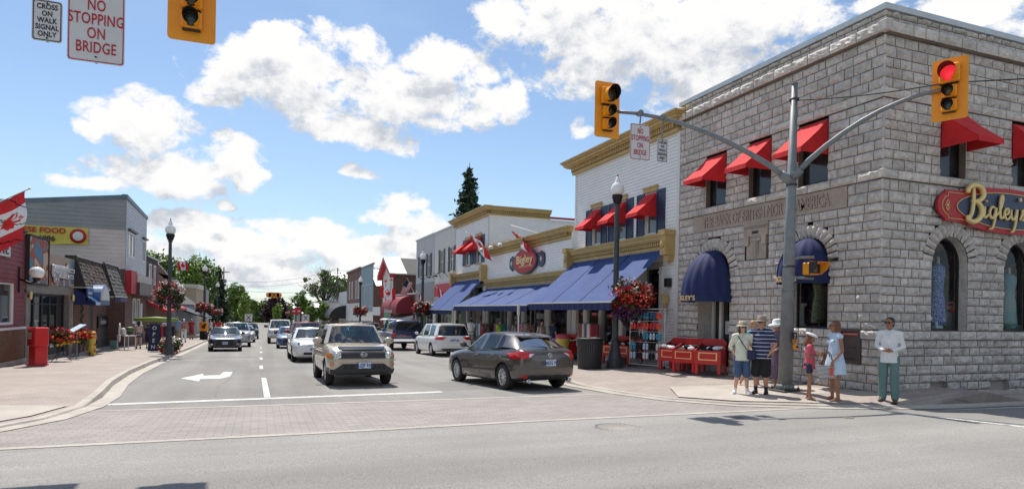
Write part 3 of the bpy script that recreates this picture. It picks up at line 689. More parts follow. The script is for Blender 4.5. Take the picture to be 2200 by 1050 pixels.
mo.box(BX-.01, BX+11, BY-.01, 18.04, -1.0, -.449, 'mortar')
part('mortar_joint', mo, bank, True)
# quoin rounding at the corner: small corner stones
mb = MB(); z = -.45
for h in course_list(-.45, marks)[1]:
    mb.bbox(BX-.028, BX+.03, BY-.028, BY+.03, z+.006, z+h-.006, 'stone', .012); z += h
for z0_, z1_, pj in bands: mb.bbox(BX-pj-.06, BX+.03, BY-pj-.06, BY+.03, z0_+.006, z1_-.006, 'stone_trim', .02)
part('corner_stone', mb, bank, True)
mb = MB()
mb.box(BX-.07, BX+11.2, BY-.07, BY+.25, 8.5, 8.63, 'flashing'); mb.box(BX-.07, BX+.25, BY+.25, 18.1, 8.5, 8.63, 'flashing'); mb.box(BX+.25, 24.1, BY+.25, 18.1, 8.3, 8.5, 'dark')
part('roof_flashing', mb, bank, True)
mb = MB(); mb.box(BX+.01, 24, 18.03, 18.05, -.5, 8.5, 'mortar'); mb.box(23.98, 24.0, BY, 18.05, -.5, 8.5, 'mortar'); part('rear_wall', mb, bank, True)
# carved inscription
mb = MB(); F = FR(BX); mb.fbox(F, 11.46, 17.29, 4.225, 4.735, -.05, .018, 'sandstone')
[textat(mb, 'THE BANK OF BRITISH NORTH AMERICA', .42, m_, F, 14.37, 4.47, o_, -1, extrude=e_, space=.98, sx=.64, offset=f_) for m_, o_, e_, f_ in (('gold_dark', .019, .002, .016), ('sandstone', .03, .018, .003))]  # wider dark copy behind the letters paints the shadow along their edges
part('inscription_panel', mb, bank, True)
mb = MB(); mb.fbox(F, 14.0, 14.92, 3.86, 4.218, -.05, .05, 'sandstone'); textat(mb, 'INCORPORATED', .12, 'sandstone', F, 14.46, 4.10, .06, -1, extrude=.01)
mb.fbox(F, 14.35, 14.6, 3.92, 4.0, .04, .056, 'sign_black')
for a in (14.05, 14.72): mb.fbox(F, a, a+.15, 3.6, 3.858, -.05, .07, 'sandstone')
mb.fbox(F, 14.08, 14.84, 3.21, 3.6, -.05, .02, 'sandstone'); mb.fbox(F, 14.2, 14.7, 3.6, 3.858, -.05, .02, 'sandstone')
mb.ell(F(14.46, .04, 3.74), (.05, .22, .05), 'sandstone'); mb.ell(F(14.46, .03, 3.5), (.07, .12, .27), 'sandstone')
for i in range(6): mb.fbox(F, 14.37, 14.55, 3.33+i*.06, 3.365+i*.06, .08, .105, 'sandstone')
part('carved_crest', mb, bank, True)
# upper windows
for op in upw: window(bank, FR(BX), op, 'hair_dark', 'window_dark', -.18, .05)
for op in upw2: window(bank, FF(BY), op, 'hair_dark', 'window_dark', -.18, .05)
def red_awning(rt, F, a0, a1, zt, zb, out, m='red_cloth', val=.13, name='awning', world=True, slope_n=1):
    """wedge awning: slope, two cheeks and a hanging valance"""
    mb = MB(); zs = zt-.03; n = 5
    sl = [(0.02, zs), (out*.35, zs-(zs-zb-val)*.38), (out*.7, zs-(zs-zb-val)*.72), (out, zb+val)]
    for (o0, z0), (o1, z1) in zip(sl, sl[1:]):
        mb.quad(F(a0, o0, z0), F(a1, o0, z0), F(a1, o1, z1), F(a0, o1, z1), m)
    for a in (a0, a1): mb.poly([F(a, .02, zs)]+[F(a, o, z) for o, z in sl[1:]]+[F(a, out, zb+.02), F(a, .02, zb+.02)], m)
    mb.quad(F(a0, out, zb+val), F(a1, out, zb+val), F(a1, out+.012, zb), F(a0, out+.012, zb), m)
    return part(name, mb, rt, world)
for op in upw: red_awning(bank, FR(BX), op[0]+.0, op[1]-.0, 6.5, 5.58, .86)
for op in upw2: red_awning(bank, FF(BY), op[0], op[1], 6.5, 5.58, .86)
# door in the left arch
mb = MB(); F = FR(BX)
for b in ((15.56, 15.66, -.25, 2.85), (16.02, 16.12, -.25, 2.85), (16.5, 16.62, -.25, 2.85), (16.88, 16.98, -.25, 2.85)): mb.fbox(F, *b, -.62, -.5, 'white_trim')
mb.fbox(F, 15.66, 16.02, -.25, .05, -.6, -.53, 'white_trim'); mb.fbox(F, 16.12, 16.5, -.25, .05, -.6, -.53, 'white_trim'); mb.fbox(F, 16.62, 16.88, -.25, .4, -.6, -.53, 'white_trim')
mb.fbox(F, 15.56, 16.98, 2.85, 3.7, -.62, -.58, 'dark')
dr = part('door', mb, bank, True)
mb = MB(); mb.fbox(F, 15.66, 16.88, 0, 2.85, -.60, -.575, 'glass_dark'); part('pane', mb, dr, True)
mb = MB(); mb.fbox(F, 16.19, 16.40, 1.05, 1.45, -.572, -.566, 'sign_white'); mb.fbox(F, 16.22, 16.37, 1.15, 1.4, -.566, -.564, 'flashing'); part('paper_notice', mb, dr, True)
mb = MB(); mb.tube([F(16.06, -.49, .9), F(16.06, -.45, .93), F(16.06, -.45, 1.15), F(16.06, -.49, 1.18)], .012, 'gold_leaf'); part('handle', mb, dr, True)
mb = MB(); mb.fbox(F, 15.5, 17.05, -.5, -.16, -.62, .0, 'concrete'); part('door_step', mb, bank, True)
# arched display windows
def archwin(rt, F, ac, zs, r, z0, frame, pane, depth=.16, fw=.05):
    mb = MB(); A = archpoly(F, ac, zs, r, z0, -depth, 18); B = archpoly(F, ac, zs, r-fw, z0+fw, -depth, 18); A2_ = archpoly(F, ac, zs, r, z0, -depth-.05, 18); B2_ = archpoly(F, ac, zs, r-fw, z0+fw, -depth-.05, 18); n = len(A)
    for i in range(n):
        j = (i+1) % n; mb.quad(A[i], A[j], B[j], B[i], frame); mb.quad(B[i], B[j], B2_[j], B2_[i], frame)
    f = part('window', mb, rt, True); p = MB(); p.poly(archpoly(F, ac, zs, r-fw, z0+fw, -depth-.02, 18), pane); part('pane', p, f, True)
    b = MB(); d = .95; b.fbox(F, ac-r-.1, ac+r+.85, z0-.02, z0, -d, -depth-.06, 'dark')
    b.quad(F(ac-r-.15, -d, z0), F(ac+r+.9, -d, z0), F(ac+r+.9, -d, zs+r), F(ac-r-.15, -d, zs+r), 'goods')
    for q in (-r-.15, r+.9): b.quad(F(ac+q, -d, z0), F(ac+q, -.31, z0), F(ac+q, -.31, zs+r), F(ac+q, -d, zs+r), 'granite' if q > 0 else 'interior')
    part('display_box', b, f, True); return f
archwin(bank, FR(BX), A2[0], A2[1], .57, 1.34, 'black', 'pane')
for a, z, r in BL[:2]: archwin(bank, FF(BY), a, z, r, 1.34, 'hair_dark', 'pane', .2, .06)
archwin(bank, FF(BY), *BL[2], 1.34, 'hair_dark', 'pane', .2, .06)
def dress(name, F, a, o, z0, z1, w, m, label, head=True):
    """shop mannequin: stand, torso, dress"""
    rt = root(name, label, 'mannequin', F(a, o, z0)); h = z1-z0
    mb = MB(); prof = [(.55*w, .0), (.52*w, .1), (.44*w, .38), (.34*w, .56), (.36*w, .66), (.44*w, .80), (.42*w, .9), (.16*w, .96)]
    rings = [[(math.cos(2*PI*j/14)*r, math.sin(2*PI*j/14)*r*.6, .12+hh*(h-.12)*.95) for j in range(14)] for r, hh in prof]; mb.loft(rings, m, smooth=True); part('dress', mb, rt)
    mb = MB(); mb.tube([(0, 0, 0), (0, 0, .3)], .012, 'chrome'); mb.lathe([(.11, 0), (.11, .01), (.02, .03)], (0, 0, 0), 'chrome'); mb.capsule((0, 0, .12+(h-.12)*.9), .035, (0, 0, h), .03, 'cloth_beige'); part('stand', mb, rt)
dress('mannequin', FR(BX), 12.72, -.5, 1.35, 2.75, .44, 'floral_green', 'mannequin in a green floral dress in the arched window behind the signal pole')
dress('mannequin', FF(BY), 15.32, -.42, 1.35, 3.1, .46, 'floral_blue', 'mannequin in a navy and white patterned dress in an arched corner window')
dress('mannequin', FF(BY), 17.95, -.42, 1.35, 2.95, .5, 'floral_aqua', 'mannequin in an aqua flowered dress in the arched window at the right edge')
mb = MB(); mb.lathe([(.13, 0), (.13, .06), (.09, .1), (.085, .5), (.11, .55), (.15, .58), (.15, .63)], (BX+.45, 13.27, 1.35), 'white_trim', 20); single('display_pedestal', mb, 'white fluted column pedestal in the arched window behind the signal pole', 'pedestal', (BX+.45, 13.27, 1.35))
mb = MB(); mb.bbox(15.12, 15.38, BY+.3, BY+.5, 1.35, 1.56, 'cloth_lblue', .02); mb.tube([(15.16, BY+.4, 1.55), (15.2, BY+.4, 1.68), (15.3, BY+.4, 1.68), (15.34, BY+.4, 1.55)], .01, 'cloth_lblue'); single('handbag', mb, 'pale blue handbag on the sill of the arched corner window', 'handbag', (15.25, BY+.4, 1.35))
mb = MB(); mb.ell((15.95, BY+.5, 1.95), (.17, .12, .16), 'cloth_print'); mb.ell((15.95, BY+.44, 1.88), (.14, .1, .1), 'petal_orange'); mb.box(15.83, 16.08, BY+.42, BY+.6, 1.35, 1.8, 'cloth_grey'); single('flowered_bag', mb, 'round flowered bag on a stand in the arched corner window', 'bag', (15.95, BY+.5, 1.35))
mb = MB()
for i in range(5): mb.ell((17.9+i*.16, BY+.4, 1.42+.04*(i % 2)), (.1, .07, .06), ['soap_blue', 'cloth_lblue', 'cloth_sage', 'cloth_grey', 'soap_blue'][i])
single('folded_clothes', mb, 'row of folded blue green clothes in the arched window at the right edge', 'clothes', (17.8, BY+.4, 1.35))
def dome_awning(rt, F, ac, zb, r, top, D, m='navy_cloth', val=.2, txt=None, gores=8):
    mb = MB(); n = gores*4; k = 10; h = top-zb-val; rings = []
    for i in range(k+1):
        t = PI/2*i/k; ring = []
        for j in range(n+1):
            p = PI*j/n; q = .955+.045*abs(math.sin(p*gores))**.7
            ring.append(F(ac-r*math.cos(p)*math.cos(t)*q, .02+D*math.sin(p)*math.cos(t)*q, zb+val+h*math.sin(t)))
        rings.append(ring)
    mb.loft(rings, m, closed=False, caps=False, smooth=True)
    vr = [[F(ac-r*math.cos(PI*j/n), .02+D*math.sin(PI*j/n), z) for j in range(n+1)] for z in (zb, zb+val)]
    mb.loft(vr, m, closed=False, caps=False)
    a = part('dome_awning', mb, rt, True)
    if txt:
        tm = textmesh(txt, val*1.0, 'gold_leaf', extrude=.003, offset=.004); tx = MB(); L = r*1.5
        # arc-length table of the hoop, letters wrapped round it
        tab = []; s_ = 0; last = None
        for j in range(201):
            p = PI*j/200; c = Vector((-r*math.cos(p), D*math.sin(p)));
            if last: s_ += (c-last).length
            last = c; tab.append((s_, p))
        def onhoop(x, d):
            s0 = tab[-1][0]*.5+x*1; import bisect
            i = min(200, max(0, bisect.bisect([q[0] for q in tab], s0))); p = tab[i][1]; return (-(r+.006+d)*math.cos(p), .02+(D+.006+d)*math.sin(p))
        for i, v in enumerate(tm.v):
            x, o = onhoop(-v[0], v[2]+.003); tm.v[i] = F(ac+x, o, zb+val*.5+v[1])
        tx.join(tm); part('lettering', tx, a, True)
dome_awning(bank, FR(BX), 16.27, 2.02, .86, 3.6, 1.02, txt="BIGLEY'S", gores=9)
dome_awning(bank, FR(BX), 12.56, 2.44, .66, 3.6, .85, val=.19, txt="BIGLEY'S")
# night deposit box
at = root('deposit_box', 'bronze framed bank deposit hatch let into the stone corner', 'deposit box', (BX, 11.3, .56)); mb = MB(); F = FR(BX)
for b in ((11.0, 11.06, .55, 1.36), (11.58, 11.64, .55, 1.36), (11.06, 11.58, .55, .62), (11.06, 11.58, 1.29, 1.36)): mb.fbox(F, *b, -.1, .05, 'atm_bronze')
part('frame', mb, at, True); mb = MB(); mb.fbox(F, 11.06, 11.58, .62, 1.29, -.1, -.03, 'atm_bronze'); mb.fbox(F, 11.12, 11.5, .68, 1.15, -.03, -.018, 'atm_bronze'); mb.fbox(F, 11.2, 11.42, .9, .93, -.018, -.005, 'steel_dark')
for i in range(4): mb.fbox(F, 11.15, 11.47, .72+.035*i, .73+.035*i, -.018, -.012, 'steel_dark')
part('hatch', mb, at, True); mb = MB(); mb.fbox(F, 11.08, 11.56, 1.2, 1.27, -.03, -.01, 'sign_red'); textat(mb, '24 HOUR DEPOSIT', .05, 'sign_white', F, 11.32, 1.235, -.008, -1, extrude=.002); part('header', mb, at, True)
# big carved shop sign on the corner
sg = root('shop_sign', 'large red and navy shop sign with raised gold script on the stone wall', 'sign', (16.9, BY, 4.28)); F = FF(BY)
c = 17.0; zc = 4.26; mb = MB()
out = [(14.46, .0), (14.48, .10), (14.56, .22), (14.68, .28), (14.74, .36), (15.3, .37), (15.6, .44), (16.2, .52), (17.0, .55)]
up = out+[(2*c-a, z) for a, z in out[-2::-1]]; full = up+[(a, -z) for a, z in up[-2:0:-1]]
mb.prism([F(a, .10, zc+z) for a, z in full], Vector(F(0, .16, 0))-Vector(F(0, .10, 0)), 'sign_red'); mb.prism([F(a, .06, zc+z*.9) for a, z in full], Vector(F(0, .04, 0))-Vector(F(0, 0, 0)), 'dark'); part('board', mb, sg, True)
mb = MB(); eo = [F(c+1.92*math.cos(t)*1., .165, zc+.43*math.sin(t)*(1-.12*abs(math.cos(t))**4)) for t in [2*PI*i/48 for i in range(48)]]
mb.prism(eo, Vector(F(0, .008, 0))-Vector(F(0, 0, 0)), 'navy_paint'); part('oval_field', mb, sg, True)
mb = MB(); mb.tube([Vector(p)+Vector((0, -.012, 0)) for p in eo+[eo[0]]], .011, 'gold_leaf', 6)
inn = [(14.60, .0), (14.62, .09), (14.70, .19), (14.80, .22), (14.80, .30), (15.25, .30), (15.5, .34)]
for s in (1, -1): mb.tube([F(a, .168, zc+s*z) for a, z in inn], .009, 'gold_leaf', 5); mb.tube([F(2*c-a, .168, zc+s*z) for a, z in inn], .009, 'gold_leaf', 5)
for a in (14.78, 2*c-14.78):
    for k in (-1, 1): mb.tube([F(a, .17, zc), F(a+.05*k, .17, zc+.06), F(a, .17, zc+.13), F(a-.03*k, .17, zc+.08)], .012, 'gold_leaf', 5); mb.tube([F(a, .17, zc), F(a+.05*k, .17, zc-.06), F(a, .17, zc-.13), F(a-.03*k, .17, zc-.08)], .012, 'gold_leaf', 5)
    mb.tube([F(a-.09, .17, zc), F(a+.09, .17, zc)], .010, 'gold_leaf', 5)
part('gold_border', mb, sg, True)
def script(mb, F, strokes, a0, z0, s, o, m, flat=.6):
    for pts, r in strokes:
        P_ = []; n = len(pts)
        for i in range(n-1):
            p0, p1, p2, p3 = (Vector((*pts[max(0, min(n-1, k))], 0)) for k in (i-1, i, i+1, i+2))
            for t in (0, .25, .5, .75): P_.append(.5*((2*p1)+(p2-p0)*t+(2*p0-5*p1+4*p2-p3)*t*t+(3*p1-p0-3*p2+p3)*t**3))
        P_.append(Vector((*pts[-1], 0))); k = len(P_)
        mb.tube([F(a0+p.x*s, o, z0+p.y*s) for p in P_], [r*s*(.55+.45*math.sin(PI*min(1, max(0, (i+.5)/k)))**.5) for i in range(k)], m, 8)
SC_ = [([(-.05, .78), (.0, .95), (.25, 1.04), (.52, .98), (.62, .78), (.48, .62), (.2, .55)], .085), ([(.2, .98), (.2, .6), (.14, .25), (.02, .02)], .06), ([(.12, .58), (.4, .52), (.56, .32), (.46, .08), (.22, -.04), (.0, .0), (-.04, .14)], .085),
       ([(.70, .45), (.68, .25), (.66, .16), (.74, .12), (.86, .22)], .045), ([(.75, .58), (.78, .62)], .05),
       ([(1.16, .42), (1.02, .46), (.92, .32), (.94, .16), (1.06, .13), (1.17, .30), (1.2, .44), (1.16, .14), (1.06, -.16), (.92, -.2)], .045),
       ([(1.2, .2), (1.36, .34), (1.5, .68), (1.48, .82), (1.40, .7), (1.38, .35), (1.42, .15), (1.5, .16), (1.6, .26)], .045),
       ([(1.58, .26), (1.74, .30), (1.76, .42), (1.66, .44), (1.58, .30), (1.64, .15), (1.76, .14), (1.88, .26)], .045),
       ([(1.9, .44), (1.9, .2), (2.0, .14), (2.12, .3), (2.16, .46), (2.12, .14), (2.02, -.18), (1.9, -.24)], .045),
       ([(2.3, .82), (2.32, .7)], .05), ([(2.3, .14), (2.42, .36), (2.42, .48), (2.5, .32), (2.48, .18), (2.38, .14)], .045)]
mb = MB(); script(mb, FF(BY), SC_, 15.42, 3.95, .80, .22, 'gold_leaf'); part('gold_script', mb, sg, True)

# sealed cracks and a patch in the asphalt
mb = MB(); rc_ = random.Random(4)
for (x, y, dx, dy, n) in ( (-.9, 15.6, .02, .9, 12), (2.9, 16.5, .03, .8, 14), (-2.5, 22, .3, .05, 9)):
    P_ = [(x, y)]
    for i in range(n): P_.append((P_[-1][0]+dx+rc_.uniform(-.09, .09), P_[-1][1]+dy+rc_.uniform(-.09, .09)))
    for (p, q) in zip(P_, P_[1:]):
        w = rc_.uniform(.008, .02); nx, ny = (q[1]-p[1]), -(q[0]-p[0]); l = math.hypot(nx, ny); nx *= w/l; ny *= w/l
        mb.quad((p[0]-nx, p[1]-ny, g(p[1]-ny)+.0035), (q[0]-nx, q[1]-ny, g(q[1]-ny)+.0035), (q[0]+nx, q[1]+ny, g(q[1]+ny)+.0035), (p[0]+nx, p[1]+ny, g(p[1]+ny)+.0035), 'tar')
struct('sealed_crack', mb)
mb = MB()
for P_ in ([(4.2, 15.4), (7.4, 15.9), (7.2, 18.1), (4.1, 17.6)], [(-1.9, 26), (-.4, 26), (-.4, 29), (-1.9, 29)]): mb.poly([(x, y, g(y)+.0025) for x, y in P_], 'asphalt_patch')
struct('asphalt_patch', mb)
# ------------------------------------------------------------------ white clapboard shops
XS = 12.9
def long_awning(rt, F, a0, a1, zt, zb, out, seams=4, sag=.04, name='long_awning', shadowcuts=False):
    mb = MB(); n = 6; k = seams*3
    def P_(i, j):
        u, w = i/k, j/n; return F(a0+(a1-a0)*u, .03+(out-.03)*w, zt+(zb+.0-zt)*w - sag*math.sin(PI*w)*(.7+.3*math.cos(2*PI*u*seams)))
    mb.add([P_(i, j) for i in range(k+1) for j in range(n+1)], [(i*(n+1)+j, (i+1)*(n+1)+j, (i+1)*(n+1)+j+1, i*(n+1)+j+1) for i in range(k) for j in range(n)], 'blue_cloth', False)
    a = part(name, mb, rt, True); mb = MB(); mb.fbox(F, a0, a1, zb-.035, zb+.02, out-.02, out+.035, 'white_trim')
    for s in range(1, seams): j_ = 3*s; mb.tube([Vector(P_(j_, q))+Vector((0, 0, .006)) for q in range(n+1)], .012, 'navy_cloth', 4)
    for u in (.08, .92): mb.tube([F(a0+(a1-a0)*u, .1, zb+.15), F(a0+(a1-a0)*u, out*.5, zb+.0), F(a0+(a1-a0)*u, out-.03, zb-.01)], .02, 'white_trim', 6)
    part('front_bar', mb, a, True); mb = MB(); nn = int((a1-a0)/.3)
    vs = [F(a0+(a1-a0)*i/(nn*4), out+.006+.012*math.sin(i*1.1), z-(.03*abs(math.sin(PI*i/4)) if z < zb-.1 else 0)) for i in range(nn*4+1) for z in (zb-.036, zb-.27)]
    mb.add(vs, [(2*i, 2*i+1, 2*i+3, 2*i+2) for i in range(nn*4)], 'navy_cloth'); part('valance', mb, a, True)
    return a
def shutter(mb, F, a0, a1, z0, z1, m='navy_paint'):
    for b in ((a0, a0+.05, z0, z1), (a1-.05, a1, z0, z1), (a0+.05, a1-.05, z0, z0+.07), (a0+.05, a1-.05, z1-.07, z1), (a0+.05, a1-.05, (z0+z1)/2-.035, (z0+z1)/2+.035)): mb.fbox(F, *b, .02, .055, m)
    mb.fbox(F, a0, a1, z0, z1, .012, .02, m); n = int((z1-z0)/.075)
    for i in range(n): z = z0+.04+(z1-z0-.08)*i/n; mb.fbox(F, a0+.05, a1-.05, z, z+.045, .02, .04, m)
def body(rt, x0, x1, y0, y1, z0, z1, m='white_siding', roofm='shingle_grey', name='shell', skip=()):
    mb = MB()
    for k, q in (('s', [(x0, y0), (x1, y0)]), ('e', [(x1, y0), (x1, y1)]), ('n', [(x1, y1), (x0, y1)]), ('w', [(x0, y1), (x0, y0)])):
        if k in skip: continue
        (a, b), (c, d) = q; mb.quad((a, b, z0), (c, d, z0), (c, d, z1), (a, b, z1), m)
    part(name, mb, rt, True); mb = MB(); mb.quad((x0, y0, z1), (x1, y0, z1), (x1, y1, z1), (x0, y1, z1), roofm); part('roof', mb, rt, True)
def storefront(rt, F, a0, a1, zs, zt, bays, frame='putty_trim', depth=.12):
    """shop front: stall riser, posts, panes with goods behind. bays: list of (a0,a1,kind)"""
    mb = MB(); mb.fbox(F, a0, a1, zt-.18, zt, -.1, .03, frame)
    for b0, b1, kind in bays:
        if kind == 'post':
            mb.fbox(F, b0, b1, zs, zt-.18, -.1, .06, 'white_trim'); mb.fbox(F, b0+.04, b1-.04, zs+.3, zt-.5, .06, .075, 'white_trim'); mb.fbox(F, b0-.02, b1+.02, zs, zs+.18, .06, .085, 'white_trim'); mb.fbox(F, b0-.02, b1+.02, zt-.4, zt-.32, .06, .09, 'white_trim')
    part('shopfront_trim', mb, rt, True)
    for b0, b1, kind in bays:
        if kind == 'win':
            r = MB(); r.fbox(F, b0, b1, zs, zs+.55, -.1, .01, 'white_trim'); r.fbox(F, b0+.08, b1-.08, zs+.1, zs+.45, .01, .025, 'putty_trim'); part('stall_riser', r, rt, True)
            window(rt, F, (b0, b1, zs+.55, zt-.18), frame, 'pane_tint', -.05, .06, mull=0, name='shop_window', back=None)
        if kind == 'door':
            d = MB()
            for b in ((b0, b0+.1, zs, zt-.18), (b1-.1, b1, zs, zt-.18), (b0+.1, b1-.1, zt-.6, zt-.18), (b0+.1, b1-.1, zs, zs+.22)): d.fbox(F, *b, -.35, -.28, 'white_trim')
            q = part('door', d, rt, True); p = MB(); p.quad(F(b0+.1, -.31, zs+.22), F(b1-.1, -.31, zs+.22), F(b1-.1, -.31, zt-.6), F(b0+.1, -.31, zt-.6), 'glass_dark'); part('pane', p, q, True)
    mb = MB(); D = 1.6
    mb.quad(F(a0, -D, zs), F(a1, -D, zs), F(a1, -D, zt), F(a0, -D, zt), 'goods'); mb.quad(F(a0, -.1, zs+.02), F(a1, -.1, zs+.02), F(a1, -D, zs+.02), F(a0, -D, zs+.02), 'dark'); mb.quad(F(a0, -.1, zt-.02), F(a1, -.1, zt-.02), F(a1, -D, zt-.02), F(a0, -D, zt-.02), 'white_trim')
    rr = random.Random(int(a0*10))
    a = a0+.3
    while a < a1-.5:     # stock on shelves
        for z in (zs+.7, zs+1.2, zs+1.7):
            w = rr.uniform(.12, .4); h = rr.uniform(.15, .42); mb.fbox(F, a, a+w, z, z+h, -1.0-rr.uniform(0, .4), -.9, rr.choice(['cloth_print', 'cloth_lblue', 'floral_green', 'cloth_cream', 'cloth_red', 'soap_blue', 'cloth_beige', 'cloth_navy']))
        a += rr.uniform(.3, .6)
    part('shop_interior', mb, rt, True)
F = FR(XS)
def gs(y): return g(y)+.28
# --- A: tall white shop beside the bank
ra = root('clapboard_shop', 'tall white clapboard shop with gold cornice and three red awnings next to the stone bank', 'building', (XS, 21.8, -.3))
winA = [(19.42, 20.1, 4.45, 5.95), (21.45, 22.2, 4.45, 5.95), (23.4, 24.1, 4.45, 5.95)]
mb = MB(); clapboard(mb, F, 18.2, 25.6, 3.6, 7.71, winA, 'white_siding', .118); 
for op in winA: reveal(mb, F, op, .12, 'white_trim', .01)
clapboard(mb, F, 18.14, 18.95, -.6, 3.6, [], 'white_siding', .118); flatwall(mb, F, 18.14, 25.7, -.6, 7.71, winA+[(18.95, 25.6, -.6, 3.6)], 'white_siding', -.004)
part('siding', mb, ra, True)
for a in ((18.06, 18.2), (25.6, 25.74)): mb = MB(); mb.fbox(F, *a, -.6, 7.72, -.02, .035, 'white_trim'); part('corner_board', mb, ra, True)
body(ra, XS+.005, 22, 18.08, 25.72, -.6, 7.7, skip=('w',))
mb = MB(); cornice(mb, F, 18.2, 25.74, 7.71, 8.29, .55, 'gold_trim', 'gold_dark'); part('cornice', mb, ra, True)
mb = MB(); cornice(mb, F, 18.62, 25.9, 3.86, 4.38, .34, 'gold_trim', 'gold_dark', ret=False); part('lower_cornice', mb, ra, True)
for a in (18.44, 25.9):
    mb = MB(); mb.fbox(F, a-.16, a+.16, 3.62, 4.36, 0, .40, 'gold_trim'); mb.fbox(F, a-.19, a+.19, 4.28, 4.46, 0, .46, 'gold_trim'); mb.fbox(F, a-.12, a+.12, 3.42, 3.62, 0, .26, 'gold_trim'); mb.ell(F(a, .42, 3.98), (.05, .11, .14), 'gold_trim'); mb.tube([F(a, .15, 3.42), F(a, .15, 3.3)], [.05, .02], 'gold_trim'); part('bracket', mb, ra, True)
for op in winA:
    window(ra, F, op, 'white_trim', 'window_grey', -.07, .07, meeting=True, sill='white_trim')
    mb = MB(); mb.fbox(F, op[0]-.1, op[1]+.1, 5.97, 6.1, 0, .07, 'gold_trim'); mb.fbox(F, op[0]-.13, op[1]+.13, 6.1, 6.15, 0, .1, 'gold_trim'); part('lintel', mb, ra, True)
    for a in (op[0]-.55, op[1]+.05): mb = MB(); shutter(mb, F, a, a+.5, 4.42, 5.97); part('shutter', mb, ra, True)
    red_awning(ra, F, op[0]-.03, op[1]+.03, 5.93, 5.02, .82)
storefront(ra, F, 18.95, 25.6, -.25, 3.45, [(18.95, 19.12, 'post'), (19.12, 20.0, 'win'), (20.0, 20.35, 'post'), (20.35, 21.5, 'door'), (21.5, 21.8, 'post'), (21.8, 23.1, 'win'), (23.1, 23.4, 'post'), (23.4, 24.4, 'win'), (24.4, 24.75, 'post'), (24.75, 25.4, 'win'), (25.4, 25.6, 'post')])
mb = MB(); mb.fbox(F, 18.95, 25.6, 3.45, 3.86, -.02, .03, 'white_trim'); part('frieze', mb, ra, True)
aw = long_awning(ra, F, 18.75, 25.75, 3.84, 2.02, 2.15, seams=3)
mb = MB(); mb.bbox(XS-.2, XS-.03, 18.40, 18.62, 2.55, 2.85, 'black', .015); part('speaker', mb, ra, True)
mb = MB(); z = 2.0; mb.tube([F(18.55, .04, z-.25), F(18.55, .12, z-.35), F(18.55, .2, z-.05)], .014, 'gold_leaf'); mb.lathe([(.02, -.3), (.05, -.06), (.10, .0), (.13, .22), (.15, .24), (.05, .34), (.01, .42)], F(18.55, .2, z), 'gold_trim', 6, smooth=False); part('wall_lantern', mb, ra, True)
# --- B: low white shop
rb = root('low_clapboard_shop', 'low white clapboard shop with gold cornices and oval sign between two taller white shops', 'building', (XS, 32, -.5))
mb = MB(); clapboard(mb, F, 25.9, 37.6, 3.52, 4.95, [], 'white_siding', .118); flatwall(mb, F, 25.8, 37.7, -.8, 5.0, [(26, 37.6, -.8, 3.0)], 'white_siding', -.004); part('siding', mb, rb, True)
body(rb, XS+.005, 22, 25.8, 37.6, -.8, 4.9, skip=('w',))
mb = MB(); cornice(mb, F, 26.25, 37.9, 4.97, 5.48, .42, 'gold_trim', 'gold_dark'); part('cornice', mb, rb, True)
mb = MB(); cornice(mb, F, 26.1, 37.5, 3.08, 3.54, .34, 'gold_trim', 'gold_dark', ret=False); part('lower_cornice', mb, rb, True)
storefront(rb, F, 25.95, 37.6, -.5, 3.05, [(25.95, 26.3, 'post'), (26.3, 28.3, 'win'), (28.3, 28.8, 'post'), (28.8, 30.2, 'win'), (30.2, 31.4, 'door'), (31.4, 31.8, 'post'), (31.8, 33.4, 'win'), (33.4, 33.9, 'post'), (33.9, 35.2, 'door'), (35.2, 37.3, 'win'), (37.3, 37.6, 'post')])
long_awning(rb, F, 26.05, 37.6, 3.0, 1.95, 2.1, seams=4)
mb = MB(); mb.tube([F(26.95, 2.14, 1.95), F(26.95, 2.14, gs(27)-.05)], .035, 'white_trim', 8); mb.fbox(F, 26.9, 27.0, 1.5, 1.95, 2.1, 2.2, 'white_trim'); part('awning_post', mb, rb, True)
so_ = root('oval_sign', 'maroon oval shop sign with gold lettering on the low white shop', 'sign', F(31.2, 0, 4.27)); mb = MB()
def ov(a, z, ra_, rz_, o0, o1, m, mb, n=36): mb.prism([F(a+ra_*math.cos(2*PI*i/n), o0, z+rz_*math.sin(2*PI*i/n)) for i in range(n)], Vector(F(0, o1, 0))-Vector(F(0, o0, 0)), m)
wing = [(-2.35, 0), (-2.3, .26), (-1.95, .40), (-1.85, .33), (1.85, .33), (1.95, .40), (2.3, .26), (2.35, 0), (2.3, -.26), (1.95, -.4), (1.85, -.33), (-1.85, -.33), (-1.95, -.4), (-2.3, -.26)]
mb.prism([F(31.2+a, .03, 4.27+z) for a, z in wing], Vector(F(0, .08, 0))-Vector(F(0, .0, 0)), 'navy_paint'); ov(31.2, 4.27, 1.62, .66, .10, .16, 'navy_paint', mb); ov(31.2, 4.27, 1.52, .60, .16, .18, 'sign_red', mb); part('board', mb, so_, True)
mb = MB(); textat(mb, 'Bigley', .58, 'gold_leaf', F, 31.2, 4.36, .19, -1, sx=1.65, offset=.008, extrude=.01); textat(mb, 'SHOES & CLOTHING', .15, 'gold_leaf', F, 31.05, 4.0, .19, -1, sx=1.35, extrude=.006)
for a in (-2.0, 2.0): mb.ell(F(31.2+a, .12, 4.27), (.02, .07, .15), 'gold_leaf'); mb.ell(F(31.2+a, .12, 4.27), (.02, .16, .05), 'gold_leaf')
part('gold_lettering', mb, so_, True)
